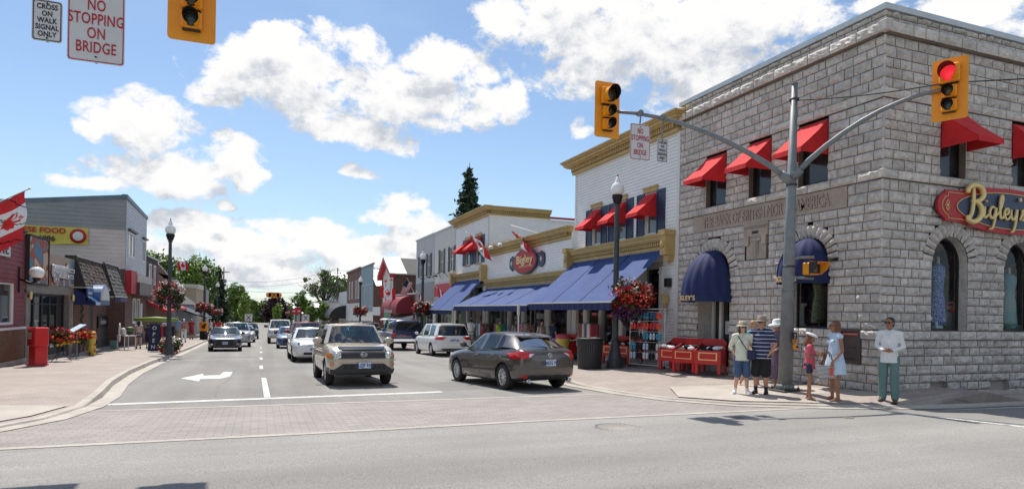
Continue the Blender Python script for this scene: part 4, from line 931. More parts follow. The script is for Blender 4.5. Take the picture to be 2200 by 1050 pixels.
for i, a in enumerate((36.1, 34.5, 33.0)):
    mb = MB(); mb.tube([F(a, .1, 5.5), F(a+.05, .4, 5.62), F(a, .85, 5.35)], .02, 'gold_trim', 6); 
    lp = root('sign_floodlight', ['cream floodlight on an arm over the low shop sign, farthest from the camera', 'cream floodlight over the low shop sign, middle of three', 'cream floodlight over the low shop sign, next to the drooping flag'][i], 'floodlight', F(a, 0, 5.5), group='floodlights over the oval sign')
    part('arm', mb, lp, True); mb = MB(); mb.lathe([(.08, .0), (.2, -.16), (.19, -.17), (.02, -.05)], F(a, .88, 5.34), 'cream_siding', 12); part('head', mb, lp, True)
# --- C: second tall white shop
rc = root('clapboard_shop', 'farther white clapboard shop with gold cornice and two red awnings, behind the flags', 'building', (XS, 41, -.8))
winC = [(38.75, 39.75, 4.7, 6.4), (41.1, 42.1, 4.7, 6.4)]
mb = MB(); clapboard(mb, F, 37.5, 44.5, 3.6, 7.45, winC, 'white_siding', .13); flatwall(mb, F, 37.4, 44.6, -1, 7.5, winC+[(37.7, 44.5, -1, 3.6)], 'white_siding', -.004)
clapboard(mb, FF(37.36), XS, 16.8, 4.9, 7.46, [], 'white_siding', .13); clapboard(mb, FF(37.40), 16.8, 22, 4.9, 7.5, [], 'white_siding', .13); part('siding', mb, rc, True)
body(rc, XS+.005, 22, 37.42, 44.6, -1, 7.5, skip=('w',))
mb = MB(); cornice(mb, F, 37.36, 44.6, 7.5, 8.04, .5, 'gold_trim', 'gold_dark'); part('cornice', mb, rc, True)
mb = MB(); cornice(mb, FF(37.36), XS+.02, 16.9, 7.5, 8.04, .4, 'gold_trim', 'gold_dark', ret=False); part('side_cornice', mb, rc, True)
mb = MB(); mb.box(16.9, 22.1, 37.2, 37.42, 7.55, 7.66, 'sign_red'); part('roof_edge', mb, rc, True)
mb = MB(); cornice(mb, F, 37.9, 44.4, 3.75, 4.18, .34, 'gold_trim', 'gold_dark', ret=False); part('lower_cornice', mb, rc, True)
for a in (37.75, 44.5): mb = MB(); mb.fbox(F, a-.17, a+.17, 3.5, 4.5 if a < 40 else 4.3, 0, .42, 'gold_trim'); mb.fbox(F, a-.2, a+.2, 4.2, 4.3, 0, .46, 'gold_trim'); part('bracket', mb, rc, True)
for op in winC:
    window(rc, F, op, 'white_trim', 'window_grey', -.05, .07, meeting=True, sill='gold_trim')
    for a in (op[0]-.62, op[1]+.05): mb = MB(); shutter(mb, F, a, a+.57, 4.7, 6.45); part('shutter', mb, rc, True)
    mb = MB(); mb.fbox(F, op[0]-.1, op[1]+.1, 6.42, 6.6, 0, .09, 'gold_trim'); part('lintel', mb, rc, True)
    red_awning(rc, F, op[0]-.03, op[1]+.03, 6.42, 5.45, .95)
storefront(rc, F, 37.7, 44.5, -.8, 3.4, [(37.7, 38.2, 'post'), (38.2, 40.2, 'win'), (40.2, 41.3, 'door'), (41.3, 41.7, 'post'), (41.7, 44.1, 'win'), (44.1, 44.5, 'post')])
long_awning(rc, F, 38.0, 44.4, 3.7, 1.72, 2.1, seams=2)
# --- D: cream siding shop and E: grey siding shop
rd = root('cream_shop', 'cream clapboard shop with brown shutters, before the grey sided one', 'building', (XS, 47.4, -.9))
winD = [(45.05, 46.05, 4.5, 6.3), (47.8, 48.8, 4.5, 6.3)]
mb = MB(); clapboard(mb, F, 44.66, 50.5, 3.9, 7.75, winD, 'cream_siding', .14); flatwall(mb, F, 44.6, 50.55, -1.2, 7.8, winD+[(44.9, 50.3, -1.2, 2.6)], 'cream_siding', -.004); flatwall(mb, F, 44.66, 50.5, 2.6, 3.9, [], 'grey_siding', .012); part('siding', mb, rd, True)
body(rd, XS+.005, 22, 44.62, 50.55, -1.2, 7.8, m='cream_siding', skip=('w',))
mb = MB(); mb.fbox(F, 44.6, 50.6, 7.75, 7.87, -.1, .08, 'grey_siding'); part('roof_trim', mb, rd, True)
for op in winD:
    window(rd, F, op, 'white_trim', 'window_grey', -.05, .08, meeting=True, sill='cream_siding')
    for a in (op[0]-.42, op[1]+.04): mb = MB(); shutter(mb, F, a, a+.38, 4.5, 6.35, 'atm_bronze'); part('shutter', mb, rd, True)
mb = MB(); mb.fbox(F, 45.2, 50.2, 2.75, 3.7, .012, .08, 'sign_red'); textat(mb, 'The Shop', .55, 'white_trim' if 0 else 'sign_white', F, 47.7, 3.2, .09, -1, extrude=.01) if 0 else None; part('fascia_sign', mb, rd, True)
storefront(rd, F, 44.9, 50.3, -1.0, 2.6, [(44.9, 45.1, 'post'), (45.1, 47.2, 'win'), (47.2, 48.2, 'door'), (48.2, 50.1, 'win'), (50.1, 50.3, 'post')])
re_ = root('grey_shop', 'pale grey sided shop at the end of the white row, with dark green shutters', 'building', (XS, 54, -1.1))
winE = [(51.9, 52.9, 4.5, 6.3), (54.8, 55.8, 4.5, 6.3)]
mb = MB(); flatwall(mb, F, 50.6, 57.2, -1.4, 7.8, winE+[(50.9, 57, -1.4, 2.4)], 'grey_siding', 0)
for i in range(22): mb.fbox(F, 50.7+i*.3, 50.72+i*.3, 4.0, 7.75, 0, .02, 'grey_siding')
clapboard(mb, F, 50.6, 57.2, 2.4, 4.0, [], 'grey_clap', .14); part('siding', mb, re_, True)
body(re_, XS+.005, 22, 50.6, 57.2, -1.4, 7.8, m='grey_siding', skip=('w',))
mb = MB(); mb.fbox(F, 50.6, 57.3, 7.78, 7.9, -.1, .08, 'grey_siding'); part('roof_trim', mb, re_, True)
for op in winE:
    window(re_, F, op, 'white_trim', 'window_dark', -.05, .08, meeting=True)
    for a in (op[0]-.42, op[1]+.04): mb = MB(); shutter(mb, F, a, a+.38, 4.5, 6.35, 'steel_dark'); part('shutter', mb, re_, True)
storefront(re_, F, 50.9, 57, -1.2, 2.4, [(50.9, 53.2, 'win'), (53.2, 54.2, 'door'), (54.2, 57, 'win')])
for i, a in enumerate((46.3, 48.3, 50.4)):
    mb = MB(); mb.tube([F(a, .05, 4.15), F(a, .3, 4.45), F(a, .75, 4.5), F(a, 1.0, 4.3)], .022, 'steel_dark', 6); lp = root('gooseneck_lamp', ['gooseneck sign lamp over the red fascia, nearest the blue awning', 'middle gooseneck sign lamp over the red fascia', 'gooseneck sign lamp over the red fascia, farthest along the street'][i], 'wall lamp', F(a, 0, 4.15), group='gooseneck lamps on the cream shop')
    part('arm', mb, lp, True); mb = MB(); mb.lathe([(.05, 0), (.08, -.08), (.22, -.18), (.21, -.19), (.02, -.1)], F(a, 1.02, 4.32), 'steel_dark', 12); part('shade', mb, lp, True)
# --- low shop with barrel awning, then gabled house
rf = root('low_shop', 'low shop with burgundy barrel awning in front of the brick side wall', 'building', (XS, 62, -1.3))
mb = MB(); flatwall(mb, F, 57.3, 67, -1.6, 3.1, [(58, 66.5, -1.3, 1.2)], 'brick_red'); mb.fbox(F, 57.3, 67, 3.1, 3.25, -.1, .1, 'sign_white'); mb.fbox(F, 58, 66.5, -1.3, 1.2, -.1, -.05, 'window_dark'); mb.quad((XS, 57.3, -1.6), (22, 57.3, -1.6), (22, 57.3, 3.1), (XS, 57.3, 3.1), 'brick_red'); mb.quad((XS, 57.3, 3.1), (22, 57.3, 3.1), (22, 67, 3.1), (XS, 67, 3.1), 'shingle_grey'); part('wall', mb, rf, True)
mb = MB(); rings = []
for i in range(9):
    t = PI/2*i/8; rings.append([F(58.2, .05+1.5*math.cos(t), 1.75+1.25*math.sin(t)), F(66, .05+1.5*math.cos(t), 1.75+1.25*math.sin(t))])
mb.loft(rings, 'burgundy', closed=False, caps=False)
for a in (58.2, 66): mb.poly([F(a, .05+1.5*math.cos(PI/2*i/8), 1.75+1.25*math.sin(PI/2*i/8)) for i in range(9)]+[F(a, .05, 1.75)], 'burgundy')
mb.fbox(F, 58.2, 66, 1.35, 1.75, 1.53, 1.56, 'burgundy'); mb.fbox(F, 58.18, 58.2, 1.35, 1.75, .05, 1.56, 'burgundy'); ba = part('barrel_awning', mb, rf, True)
mb = MB(); textat(mb, "Lady's Pearl Restaurant", .42, 'sign_white', FF(58.15), XS-.85, 2.0, .02, 1, extrude=.006) if 0 else textat(mb, 'Family Restaurant', .55, 'sign_white', F, 62.1, 1.55, 1.565, -1, extrude=.006); part('lettering', mb, ba, True)
mb = MB(); mb.prism([F(57.6, .1, 1.2), F(57.6, 1.9, .75), F(57.6, 1.9, .62), F(57.6, .1, .9)], (0, 7, 0), 'sign_white'); part('patio_awning', mb, rf, True)
rg = root('gabled_house', 'white gabled front with red barge boards and a brick side wall under grey shingles', 'building', (XS, 70.8, -1.5))
Y0, Y1, YM = 67.2, 74.4, 70.8; mb = MB()
wg = [(68.5, 69.4, 2.2, 4.7), (71.8, 72.7, 2.2, 4.7)]
flatwall(mb, F, Y0, Y1, 1.6, 5.6, wg, 'cream_siding'); mb.poly([F(Y0, 0, 5.6), F(Y1, 0, 5.6), F(YM, 0, 7.2)], 'cream_siding'); flatwall(mb, F, Y0, Y1, -1.8, 1.6, [], 'burgundy'); part('front_wall', mb, rg, True)
mb = MB(); wop = [(15.6, 17.0, 2.4, 4.9)]
flatwall(mb, FF(Y0), XS, 26, -1.8, 5.6, wop, 'brick_dark'); part('side_wall', mb, rg, True)
window(rg, FF(Y0), wop[0], 'white_trim', 'window_grey', -.05, .1, meeting=True)
mb = MB()
for s, yy in ((-1, Y0), (1, Y1)):
    mb.quad((XS-.5, YM, 7.35), (26, YM, 7.35), (26, yy+s*.35, 5.45), (XS-.5, yy+s*.35, 5.45), 'shingle_grey')
part('roof', mb, rg, True)
mb = MB()
for s, yy in ((-1, Y0), (1, Y1)):
    mb.prism([(XS-.55, YM, 7.4), (XS-.55, yy+s*.38, 5.42), (XS-.55, yy+s*.38, 5.0), (XS-.55, YM, 6.95)], (.5, 0, 0), 'sign_red')
    mb.prism([(XS-.58, YM, 7.45), (XS-.58, yy+s*.42, 5.47), (XS-.58, yy+s*.42, 5.38), (XS-.58, YM, 7.35)], (1.8, 0, 0), 'white_trim')
for a in (Y0, Y1-.35): mb.fbox(F, a, a+.35, -1.6, 5.3, 0, .08, 'burgundy')
mb.fbox(F, Y0, Y1, 1.5, 1.9, 0, .12, 'burgundy'); part('red_trim', mb, rg, True)
for op in wg: window(rg, F, op, 'white_trim', 'window_dark', -.02, .1, meeting=True); mb = MB(); mb.fbox(F, op[0]-.1, op[1]+.1, 4.75, 4.95, 0, .1, 'red_paint'); part('lintel', mb, rg, True)
mb = MB(); mb.fbox(F, 68.2, 72.6, -.5, 1.4, .0, .1, 'burgundy'); mb.fbox(F, 68.4, 72.4, -.4, 1.3, .1, .11, 'mural_green'); part('picture_board', mb, rg, True)
mb = MB(); mb.fbox(FF(Y0), XS+.05, 25, 5.35, 5.5, 0, .3, 'white_trim'); part('gutter', mb, rg, True)
rh = root('tin_front_building', 'building with a stepped pale blue metal false front', 'building', (XS, 86, -1.9))
wh = [(82.4, 83.6, 2.0, 4.5), (86.6, 87.8, 2.0, 4.5)]
mb = MB(); flatwall(mb, F, 80.7, 91.5, 1.4, 7.3, wh, 'tin_blue'); flatwall(mb, F, 80.7, 91.5, -2, 1.4, [], 'white_trim')
for i in range(18): mb.fbox(F, 80.8+i*.6, 80.86+i*.6, 1.5, 7.3, 0, .03, 'tin_blue')
mb.fbox(F, 80.7, 91.5, 7.3, 7.45, -.15, .1, 'steel_dark'); mb.fbox(F, 80.7, 91.5, 4.75, 4.9, 0, .08, 'tin_blue'); part('false_front', mb, rh, True)
mb = MB(); flatwall(mb, FF(80.7), XS, 26, -2, 4.6, [], 'brick_red'); mb.quad((XS+.3, 80.5, 4.6), (26, 80.5, 4.6), (26, 86, 7.0), (XS+.3, 86, 7.0), 'tin_roof')
for i in range(20): mb.prism([(XS+.5+i*.65, 80.5, 4.62), (XS+.55+i*.65, 80.5, 4.62), (XS+.55+i*.65, 86, 7.04), (XS+.5+i*.65, 86, 7.04)], (0, 0, .05), 'tin_roof')
part('side_wall', mb, rh, True)
for op in wh: window(rh, F, op, 'white_trim', 'window_dark', -.02, .12)
mb = MB(); mb.fbox(F, 75.2, 80.4, 1.0, 2.0, .02, .1, 'sign_white'); part('fascia_sign', mb, rh, True)
ri = root('brick_building', 'two storey red brick building with tall white framed windows, end of the right row', 'building', (XS, 99, -2.1))
wi = [(93.3, 94.3, 3.2, 5.9), (95.8, 96.8, 3.2, 5.9), (100, 101, 3.2, 5.9), (103, 104, 3.2, 5.9)]
mb = MB(); flatwall(mb, F, 91.9, 107, 2.6, 7.5, wi, 'brick_red'); flatwall(mb, F, 91.9, 107, -2.6, 2.6, [], 'grey_siding'); flatwall(mb, FF(91.9), XS, 26, -2.6, 7.5, [], 'brick_red'); mb.fbox(F, 91.8, 107.1, 7.3, 7.6, -.1, .2, 'brick_dark'); part('wall', mb, ri, True)
for op in wi: window(ri, F, op, 'white_trim', 'window_grey', .0, .16)
rj = root('barrel_awning_shop', 'narrow pale shop with a black barrel awning beside the brick building', 'building', (XS, 112, -2.3))
mb = MB(); mb.box(XS, 22, 107.2, 118, -3, 4.6, 'grey_siding'); part('wall', mb, rj, True)
mb = MB(); rings = [[F(107.6, .05+2.6*math.cos(PI/2*i/8), .2+2.1*math.sin(PI/2*i/8)), F(117, .05+2.6*math.cos(PI/2*i/8), .2+2.1*math.sin(PI/2*i/8))] for i in range(9)]; mb.loft(rings, 'black', closed=False, caps=False); mb.poly([r[0] for r in rings]+[F(107.6, .05, .2)], 'black'); part('barrel_awning', mb, rj, True)
rk = root('diner', 'low pale diner with brown lower wall and red lettered fascia far down the right side', 'building', (XS, 128, -2.4))
mb = MB(); mb.box(XS-1, 24, 120, 140, -3.2, .2, 'brick_dark'); mb.box(XS-1.5, 24.2, 119.5, 140.5, .2, 2.9, 'cream_siding'); mb.box(XS-1.7, 24.4, 119.3, 140.7, 2.9, 3.2, 'grey_stucco'); mb.box(XS-1.55, XS-1.5, 122, 128, .9, 2.4, 'sign_red'); mb.box(XS-1.55, XS-1.5, 131, 134, .9, 2.2, 'glass_dark'); part('wall', mb, rk, True)
rl = root('barn', 'large barn with a pale metal roof behind the leafy tree on the right', 'building', (24, 150, -2.9))
mb = MB(); mb.box(16, 46, 150, 175, -3.4, 5.2, 'grey_siding'); part('wall', mb, rl, True); mb = MB(); mb.quad((15.5, 149, 4.9), (47, 149, 4.9), (47, 160, 10.6), (15.5, 160, 10.6), 'tin_roof'); mb.quad((15.5, 176, 4.9), (47, 176, 4.9), (47, 160, 10.6), (15.5, 160, 10.6), 'tin_roof'); mb.poly([(15.95, 149.5, 4.9), (15.95, 175.5, 4.9), (15.95, 160, 10.5)], 'grey_siding'); part('roof', mb, rl, True)
rm = root('long_low_building', 'long low white building with a pale roof beyond the red sign', 'building', (14, 178, -2.9))
mb = MB(); mb.box(8.5, 30, 178, 190, -3.6, 0.6, 'grey_siding'); part('wall', mb, rm, True); mb = MB(); mb.quad((8, 177.5, .5), (30.5, 177.5, .5), (30.5, 184, 3.2), (8, 184, 3.2), 'tin_roof'); mb.quad((8, 190.5, .5), (30.5, 190.5, .5), (30.5, 184, 3.2), (8, 184, 3.2), 'tin_roof'); mb.poly([(8.2, 177.6, .5), (8.2, 190.4, .5), (8.2, 184, 3.1)], 'grey_siding'); part('roof', mb, rm, True)
# ------------------------------------------------------------------ left row
XL = -7.6; L = FL(XL)
r1 = root('red_restaurant', 'low dark red clapboard restaurant at the left edge, with a pebbled base', 'building', (XL, 22, -.3))
w1 = [(20.5, 25.85, .92, 2.32)]
mb = MB(); clapboard(mb, L, 12, 26.85, .78, 4.05, w1, 'red_clap', .15, .02); flatwall(mb, L, 12, 26.9, -.8, 4.05, w1+[(12, 26.9, -.8, .78)], 'red_clap', -.004); clapboard(mb, FF(12), -20, XL, -.5, 4.05, [], 'red_clap', .15, .02)
mb.quad((XL, 26.9, -.8), (-16, 26.9, -.8), (-16, 26.9, 4.05), (XL, 26.9, 4.05), 'red_clap'); part('siding', mb, r1, True)
mb = MB(); mb.fbox(L, 12, 26.9, -.35, .78, -.2, .03, 'pebble'); mb.fbox(L, 12, 26.95, -.8, -.25, -.2, .1, 'concrete'); mb.fbox(L, 12, 26.9, .76, .84, -.1, .07, 'white_trim'); part('pebble_base', mb, r1, True)
mb = MB(); reveal(mb, L, w1[0], .12, 'white_trim', .01); part('window_reveal', mb, r1, True)
window(r1, L, w1[0], 'white_trim', 'glass_dark', -.06, .09, mull=1)
mb = MB(); mb.box(-20, XL+.06, 12, 26.95, 4.05, 4.12, 'dark'); part('roof', mb, r1, True)
mb = MB(); mb.fbox(L, 20.2, 25.2, 3.1, 3.5, .03, .10, 'sign_white'); textat(mb, 'Restaurant', .42, 'sign_black', L, 22.9, 3.3, .105, 1, sx=2.3, offset=.01, extrude=.004); part('fascia_sign', mb, r1, True)
gl = root('globe_lamp', 'round white globe lamp on a black wall bracket at the corner of the red restaurant', 'wall lamp', L(26.3, 0, 2.5)); mb = MB()
mb.tube([L(26.3, .03, 2.45), L(26.3, .35, 2.32), L(26.0, .6, 2.38)], .03, 'black'); mb.fbox(L, 26.25, 26.35, 2.0, 2.85, .02, .06, 'black'); mb.lathe([(.1, 0), (.12, .12)], L(25.9, .62, 2.38), 'black', 12); part('bracket', mb, gl, True); mb = MB(); mb.ell(L(25.9, .62, 2.66), (.22, .22, .2), 'globe', 18, 12); part('globe', mb, gl, True)
# breakfast cafe with big painted signs
r2 = root('cafe', 'stone cafe front with dark glass doors under a tall picture signboard', 'building', (XL, 30, -.5))
mb = MB(); opc = [(27.45, 32.35, -.35, 2.02)]
flatwall(mb, L, 26.95, 32.95, -.9, 2.4, opc, 'granite', -.02); reveal(mb, L, opc[0], .25, 'granite', -.02); mb.fbox(L, 27.0, 27.4, -.6, 2.1, -.02, .03, 'granite'); mb.fbox(L, 32.4, 32.9, -.6, 2.35, -.02, .04, 'granite'); mb.fbox(L, 27, 32.95, 2.02, 2.35, -.02, .06, 'granite')
mb.quad((XL-.1, 26.96, 2.3), (-16, 26.96, 2.3), (-16, 26.96, 4.2), (XL-.1, 26.96, 4.2), 'grey_clap'); part('wall', mb, r2, True)
dn = 5
for i in range(dn):
    a0 = 27.5+i*.97; mb = MB()
    for b in ((a0, a0+.06, -.35, 2.0), (a0+.89, a0+.95, -.35, 2.0), (a0+.06, a0+.89, -.35, -.1), (a0+.06, a0+.89, 1.92, 2.0), (a0+.06, a0+.89, 1.6, 1.64)): mb.fbox(L, *b, -.22, -.14, 'black')
    f = part('door' if i in (2, 3) else 'window', mb, r2, True); p = MB(); p.quad(L(a0+.06, -.18, -.1), L(a0+.89, -.18, -.1), L(a0+.89, -.18, 1.92), L(a0+.06, -.18, 1.92), 'glass_dark'); part('pane', p, f, True)
mb = MB(); mb.fbox(L, 26.95, 29.15, 2.33, 4.0, .0, .1, 'mural'); mb.fbox(L, 26.94, 27.02, 2.33, 4.02, -.6, .12, 'dark'); mb.fbox(L, 27.02, 29.12, 2.35, 3.98, .08, .105, 'mural')
for b in ((27.02, 29.18, 3.98, 4.04), (27.02, 29.18, 2.3, 2.36), (29.12, 29.18, 2.36, 3.98)): mb.fbox(L, *b, .0, .14, 'dark')
for k, m_ in enumerate(['petal_orange', 'cloth_cream', 'cloth_red', 'banner_yellow']): mb.fbox(L, 27.15+.45*k, 27.5+.45*k, 2.5+.12*k, 3.4+.12*k, .5, .506, m_) if 0 else None
part('picture_board', mb, r2, True)
mb = MB(); mb.fbox(L, 29.2, 32.9, 2.36, 3.55, .0, .08, 'beige_stucco'); mb.fbox(L, 29.2, 32.3, 2.36, 2.9, .08, .085, 'mural'); mb.fbox(L, 32.3, 32.9, 2.5, 3.5, .08, .09, 'blue_flash'); textat(mb, 'eggsmart', .98, 'sign_white', L, 30.55, 2.98, .16, 1, extrude=.03, offset=.02, sx=.60); textat(mb, 'eggsmart', .98, 'sign_black', L, 30.58, 2.97, .115, 1, extrude=.02, offset=.045, sx=.60)
mb.fbox(L, 31.95, 32.75, 2.95, 3.12, .09, .14, 'sign_white'); mb.fbox(L, 31.95, 32.55, 2.7, 2.87, .09, .14, 'sign_white'); textat(mb, 'breakfast', .15, 'sign_black', L, 32.33, 3.03, .142, 1, extrude=.003); textat(mb, 'lunch', .15, 'sign_black', L, 32.24, 2.78, .142, 1, extrude=.003); part('lettered_sign', mb, r2, True)
for a, s in ((27.15, 'left'), (32.65, 'right')): mb = MB(); mb.lathe([(.02, -.14), (.05, -.1), (.06, .1), (.03, .16)], L(a, .12, 1.9), 'gold_leaf', 8); mb.fbox(L, a-.03, a+.03, 1.85, 1.95, .03, .1, 'black'); part('sconce', mb, r2, True)
# shake mansard shops
r3 = root('shake_roof_shop', 'brick shop under a wood shake mansard with a small blue dome awning', 'building', (XL, 36, -.7))
mb = MB(); flatwall(mb, L, 32.95, 39, -1, 2.5, [(33.3, 34.4, .1, 2.0), (37.4, 38.3, -.8, 1.7)], 'brick_red', -.3); part('wall', mb, r3, True)
window(r3, FL(XL-.3), (33.3, 34.4, -.3, 2.0), 'white_trim', 'pane_tint', -.03, .1)
mb = MB(); mb.fbox(FL(XL-.3), 37.4, 38.3, -.75, 1.7, -.1, -.04, 'black'); part('door', mb, r3, True)
def mansard(rt, a0, a1, z0, z1, o0, o1, m, mend):
    mb = MB(); rows = 8; rr = random.Random(int(a0))
    for i in range(rows):
        f0, f1 = i/rows, (i+1)/rows; a = a0
        while a < a1-.02:
            w = min(rr.uniform(.16, .34), a1-a); lift = rr.uniform(.03, .06); d = rr.uniform(-.03, .02)
            mb.hexa([L(a, o1+(o0-o1)*f0+0, z0+(z1-z0)*f0+d), L(a+w-.012, o1+(o0-o1)*f0, z0+(z1-z0)*f0+d), L(a+w-.012, o1+(o0-o1)*f1-.0, z0+(z1-z0)*f1+.03), L(a, o1+(o0-o1)*f1, z0+(z1-z0)*f1+.03)]+[L(a, o1+(o0-o1)*f0+lift, z0+(z1-z0)*f0+d+.01), L(a+w-.012, o1+(o0-o1)*f0+lift, z0+(z1-z0)*f0+d+.01), L(a+w-.012, o1+(o0-o1)*f1+.01, z0+(z1-z0)*f1+.035), L(a, o1+(o0-o1)*f1+.01, z0+(z1-z0)*f1+.035)], m); a += w
    part('shingle_roof', mb, rt, True); mb = MB()
    for a in (a0-.06, a1): mb.prism([L(a, 0-.3, z0-.05), L(a, o1+.05, z0-.05), L(a, o0+.08, z1+.05), L(a, -.3, z1+.05)], Vector(L(.06, 0, 0))-Vector(L(0, 0, 0)), mend)
    mb.fbox(L, a0, a1, z1, z1+.08, -.3, o0+.1, 'pink_clap'); mb.fbox(L, a0, a1, z0-.1, z0-.02, -.3, o1+.06, 'wood_white'); part('mansard_trim', mb, rt, True)
mansard(r3, 33.05, 37.9, 2.45, 3.7, .05, .45, 'shake', 'dark')
mb = MB(); rings = []
for i in range(7):
    t = PI/2*i/6; rings.append([L(37.0+1.1*(-math.cos(PI*j/12))*1, .05+1.1*math.sin(t)*1, 1.9+.72*math.sin(PI*j/12)) for j in range(13)])
rings = [[L(34.9-.98*math.cos(PI*j/12), o, 1.85+.72*math.sin(PI*j/12)) for j in range(13)] for o in (.0, .87)]
mb.loft(rings, 'news_blue', closed=False, caps=False); mb.poly([L(34.9-.98*math.cos(PI*j/12), .86, 1.85+.72*math.sin(PI*j/12)) for j in range(13)], 'cloth_lblue'); mb.poly([L(34.9-.80*math.cos(PI*j/12), .875, 1.85+.58*math.sin(PI*j/12)) for j in range(13)], 'cream_siding')
mb.fbox(L, 33.92, 35.88, 1.62, 1.85, .84, .87, 'news_blue')
mb.quad(L(33.1, .05, 2.35), L(33.95, .05, 2.35), L(33.95, .86, 1.75), L(33.1, .86, 1.75), 'news_blue'); mb.fbox(L, 33.1, 33.92, 1.62, 1.75, .84, .87, 'cloth_lblue'); mb.poly([L(33.1, .05, 2.35), L(33.1, .86, 1.75), L(33.1, .86, 1.62), L(33.1, .05, 1.62)], 'navy_cloth'); part('dome_awning', mb, r3, True)
mb = MB(); mb.fbox(L, 33.1, 34.3, 1.75, 2.35, .5, .55, 'news_blue'); mb.fbox(L, 33.1, 34.3, 1.9, 2.0, .55, .555, 'sign_white'); mb.fbox(L, 33.2, 34.1, 2.08, 2.2, .55, .555, 'sign_white'); part('hanging_sign', mb, r3, True)
mb = MB(); rr = random.Random(5)
for i in range(5): z = .2+i*.36; mb.tube([FL(XL-.3)(35.8+.2*math.sin(i*2), .05, z), FL(XL-.3)(36.1, .06, z+.2), FL(XL-.3)(35.75, .05, z+.3)], .03, 'black', 5)
part('wrought_iron', mb, r3, True)
r4 = root('dark_mansard_shop', 'narrow brick shop with a steep dark mansard and a purple valance', 'building', (XL, 41, -.8))
mb = MB(); flatwall(mb, L, 39, 44.55, -1.2, 3.8, [], 'brick_dark', -.9); mb.quad((XL-.9, 44.5, -1.2), (XL, 44.5, -1.2), (XL, 44.5, 3.8), (XL-.9, 44.5, 3.8), 'brick_dark'); mb.fbox(FL(XL-.9), 41.8, 44.3, -.9, .35, 0, .08, 'steel_dark'); part('wall', mb, r4, True)
mansard(r4, 38.2, 41.4, 2.15, 3.75, .1, .62, 'shingle_grey', 'dark')
mb = MB(); mb.fbox(L, 38.2, 41.6, 1.8, 2.1, .62, .66, 'cloth_navy'); mb.fbox(L, 39.6, 41.5, 1.85, 2.0, .66, .665, 'petal_purple'); part('valance', mb, r4, True)
mb = MB(); mb.fbox(FL(XL-.9), 42.0, 44.3, .35, 1.0, .02, .1, 'black'); textat(mb, 'La Feathers', .38, 'sign_white', FL(XL-.9), 43.1, .68, .11, 1, extrude=.003) if 0 else textat(mb, 'Feathers', .42, 'sign_white', FL(XL-.9), 43.1, .68, .11, 1, shear=.3, extrude=.003); part('name_board', mb, r4, True)
# big sided block with the banner
r5 = root('sided_block', 'tall building with grey and pink horizontal siding and a long side wall facing the bridge', 'building', (XL, 48, -1))
zr = lambda x: 8.02+(x-XL)*.122
mb = MB(); F5 = FF(44.6); x = XL; xb = -22
n = 36
zs_ = 2.6
i = 0
while zs_ < 8.0:
    zt_ = zs_+.235; m_ = 'pink_clap' if zs_ < 6.0 else 'grey_clap'
    xe = max(xb, XL+(min(zt_, 8.0)-8.02)/.122) if zt_ > zr(xb) else xb
    mb.quad(F5(xe, .02, zs_), F5(XL, .02, zs_), F5(XL, .003, min(zt_, 8.02)), F5(xe, .003, min(zt_, 8.02)), m_); mb.quad(F5(xe, 0, zs_), F5(XL, 0, zs_), F5(XL, .02, zs_), F5(xe, .02, zs_), 'dark')
    zs_ = zt_
mb.poly([F5(xb, -.005, -1.5), F5(XL, -.005, -1.5), F5(XL, -.005, 8.02), F5(xb, -.005, zr(xb))], 'grey_clap')
flatwall(mb, F5, XL-1.2, XL, -1.5, 3.0, [], 'brick_dark', .03); part('side_wall', mb, r5, True)
w5 = [(45.35, 47.55, 4.6, 6.15), (50.4, 51.7, 4.6, 6.15)]
mb = MB(); clapboard(mb, L, 44.6, 52.1, 3.75, 7.9, w5, 'grey_siding', .17, .02); flatwall(mb, L, 44.6, 52.1, -1.3, 8, w5, 'grey_siding', -.004); part('front_siding', mb, r5, True)
for op in w5: window(r5, L, op, 'white_trim', 'window_grey', -.0, .12, mull=1); mb = MB(); mb.fbox(L, op[0]-.2, op[1]+.2, 6.2, 6.3, 0, .18, 'steel_dark'); part('window_hood', mb, r5, True)
mb = MB(); mb.poly([F5(xb, .06, zr(xb)-.02), F5(XL+.08, .06, 8.0), F5(XL+.08, .06, 8.26), F5(xb, .06, zr(xb)+.24)], 'blue_flash'); mb.prism([L(44.5, .08, 8.0), L(52.15, .08, 7.72), L(52.15, .08, 7.92), L(44.5, .08, 8.26)], (-.3, 0, 0), 'blue_flash'); mb.quad((XL, 44.6, 8.1), (xb, 44.6, zr(xb)+.1), (xb, 52, zr(xb)+.1), (XL, 52, 7.8), 'dark'); part('roof_flashing', mb, r5, True)
mb = MB(); flatwall(mb, L, 45.5, 52.2, -1.4, 2.4, [(47.0, 48.0, .55, 2.1), (48.5, 49.5, .55, 2.1), (50, 50.9, -1, 1.8)], 'brick_dark', .02); mb.fbox(L, 44.58, 45.5, -1.4, 3.2, 0, .03, 'brick_dark'); mb.fbox(L, 44.55, 46.4, 2.35, 3.75, .03, .35, 'sign_red'); mb.fbox(L, 46.4, 52.2, 2.3, 3.1, .03, .5, 'atm_bronze'); mb.fbox(L, 46.4, 52.2, 3.1, 3.6, .03, .4, 'pink_clap'); mb.fbox(L, 46.4, 52.1, 2.35, 3.05, .5, .52, 'granite'); part('shop_fascia', mb, r5, True)
for op in ((47.0, 48.0, .55, 2.1), (48.5, 49.5, .55, 2.1)): window(r5, L, op, 'white_trim', 'window_grey', .03, .1, sill='white_trim')
mb = MB(); mb.fbox(L, 50, 50.9, -1, 1.8, -.05, .0, 'white_trim'); part('door', mb, r5, True)
bn = root('banner', 'yellow vinyl banner with red lettering high on the grey siding', 'banner', (-11.5, 44.5, 5.1)); mb = MB()
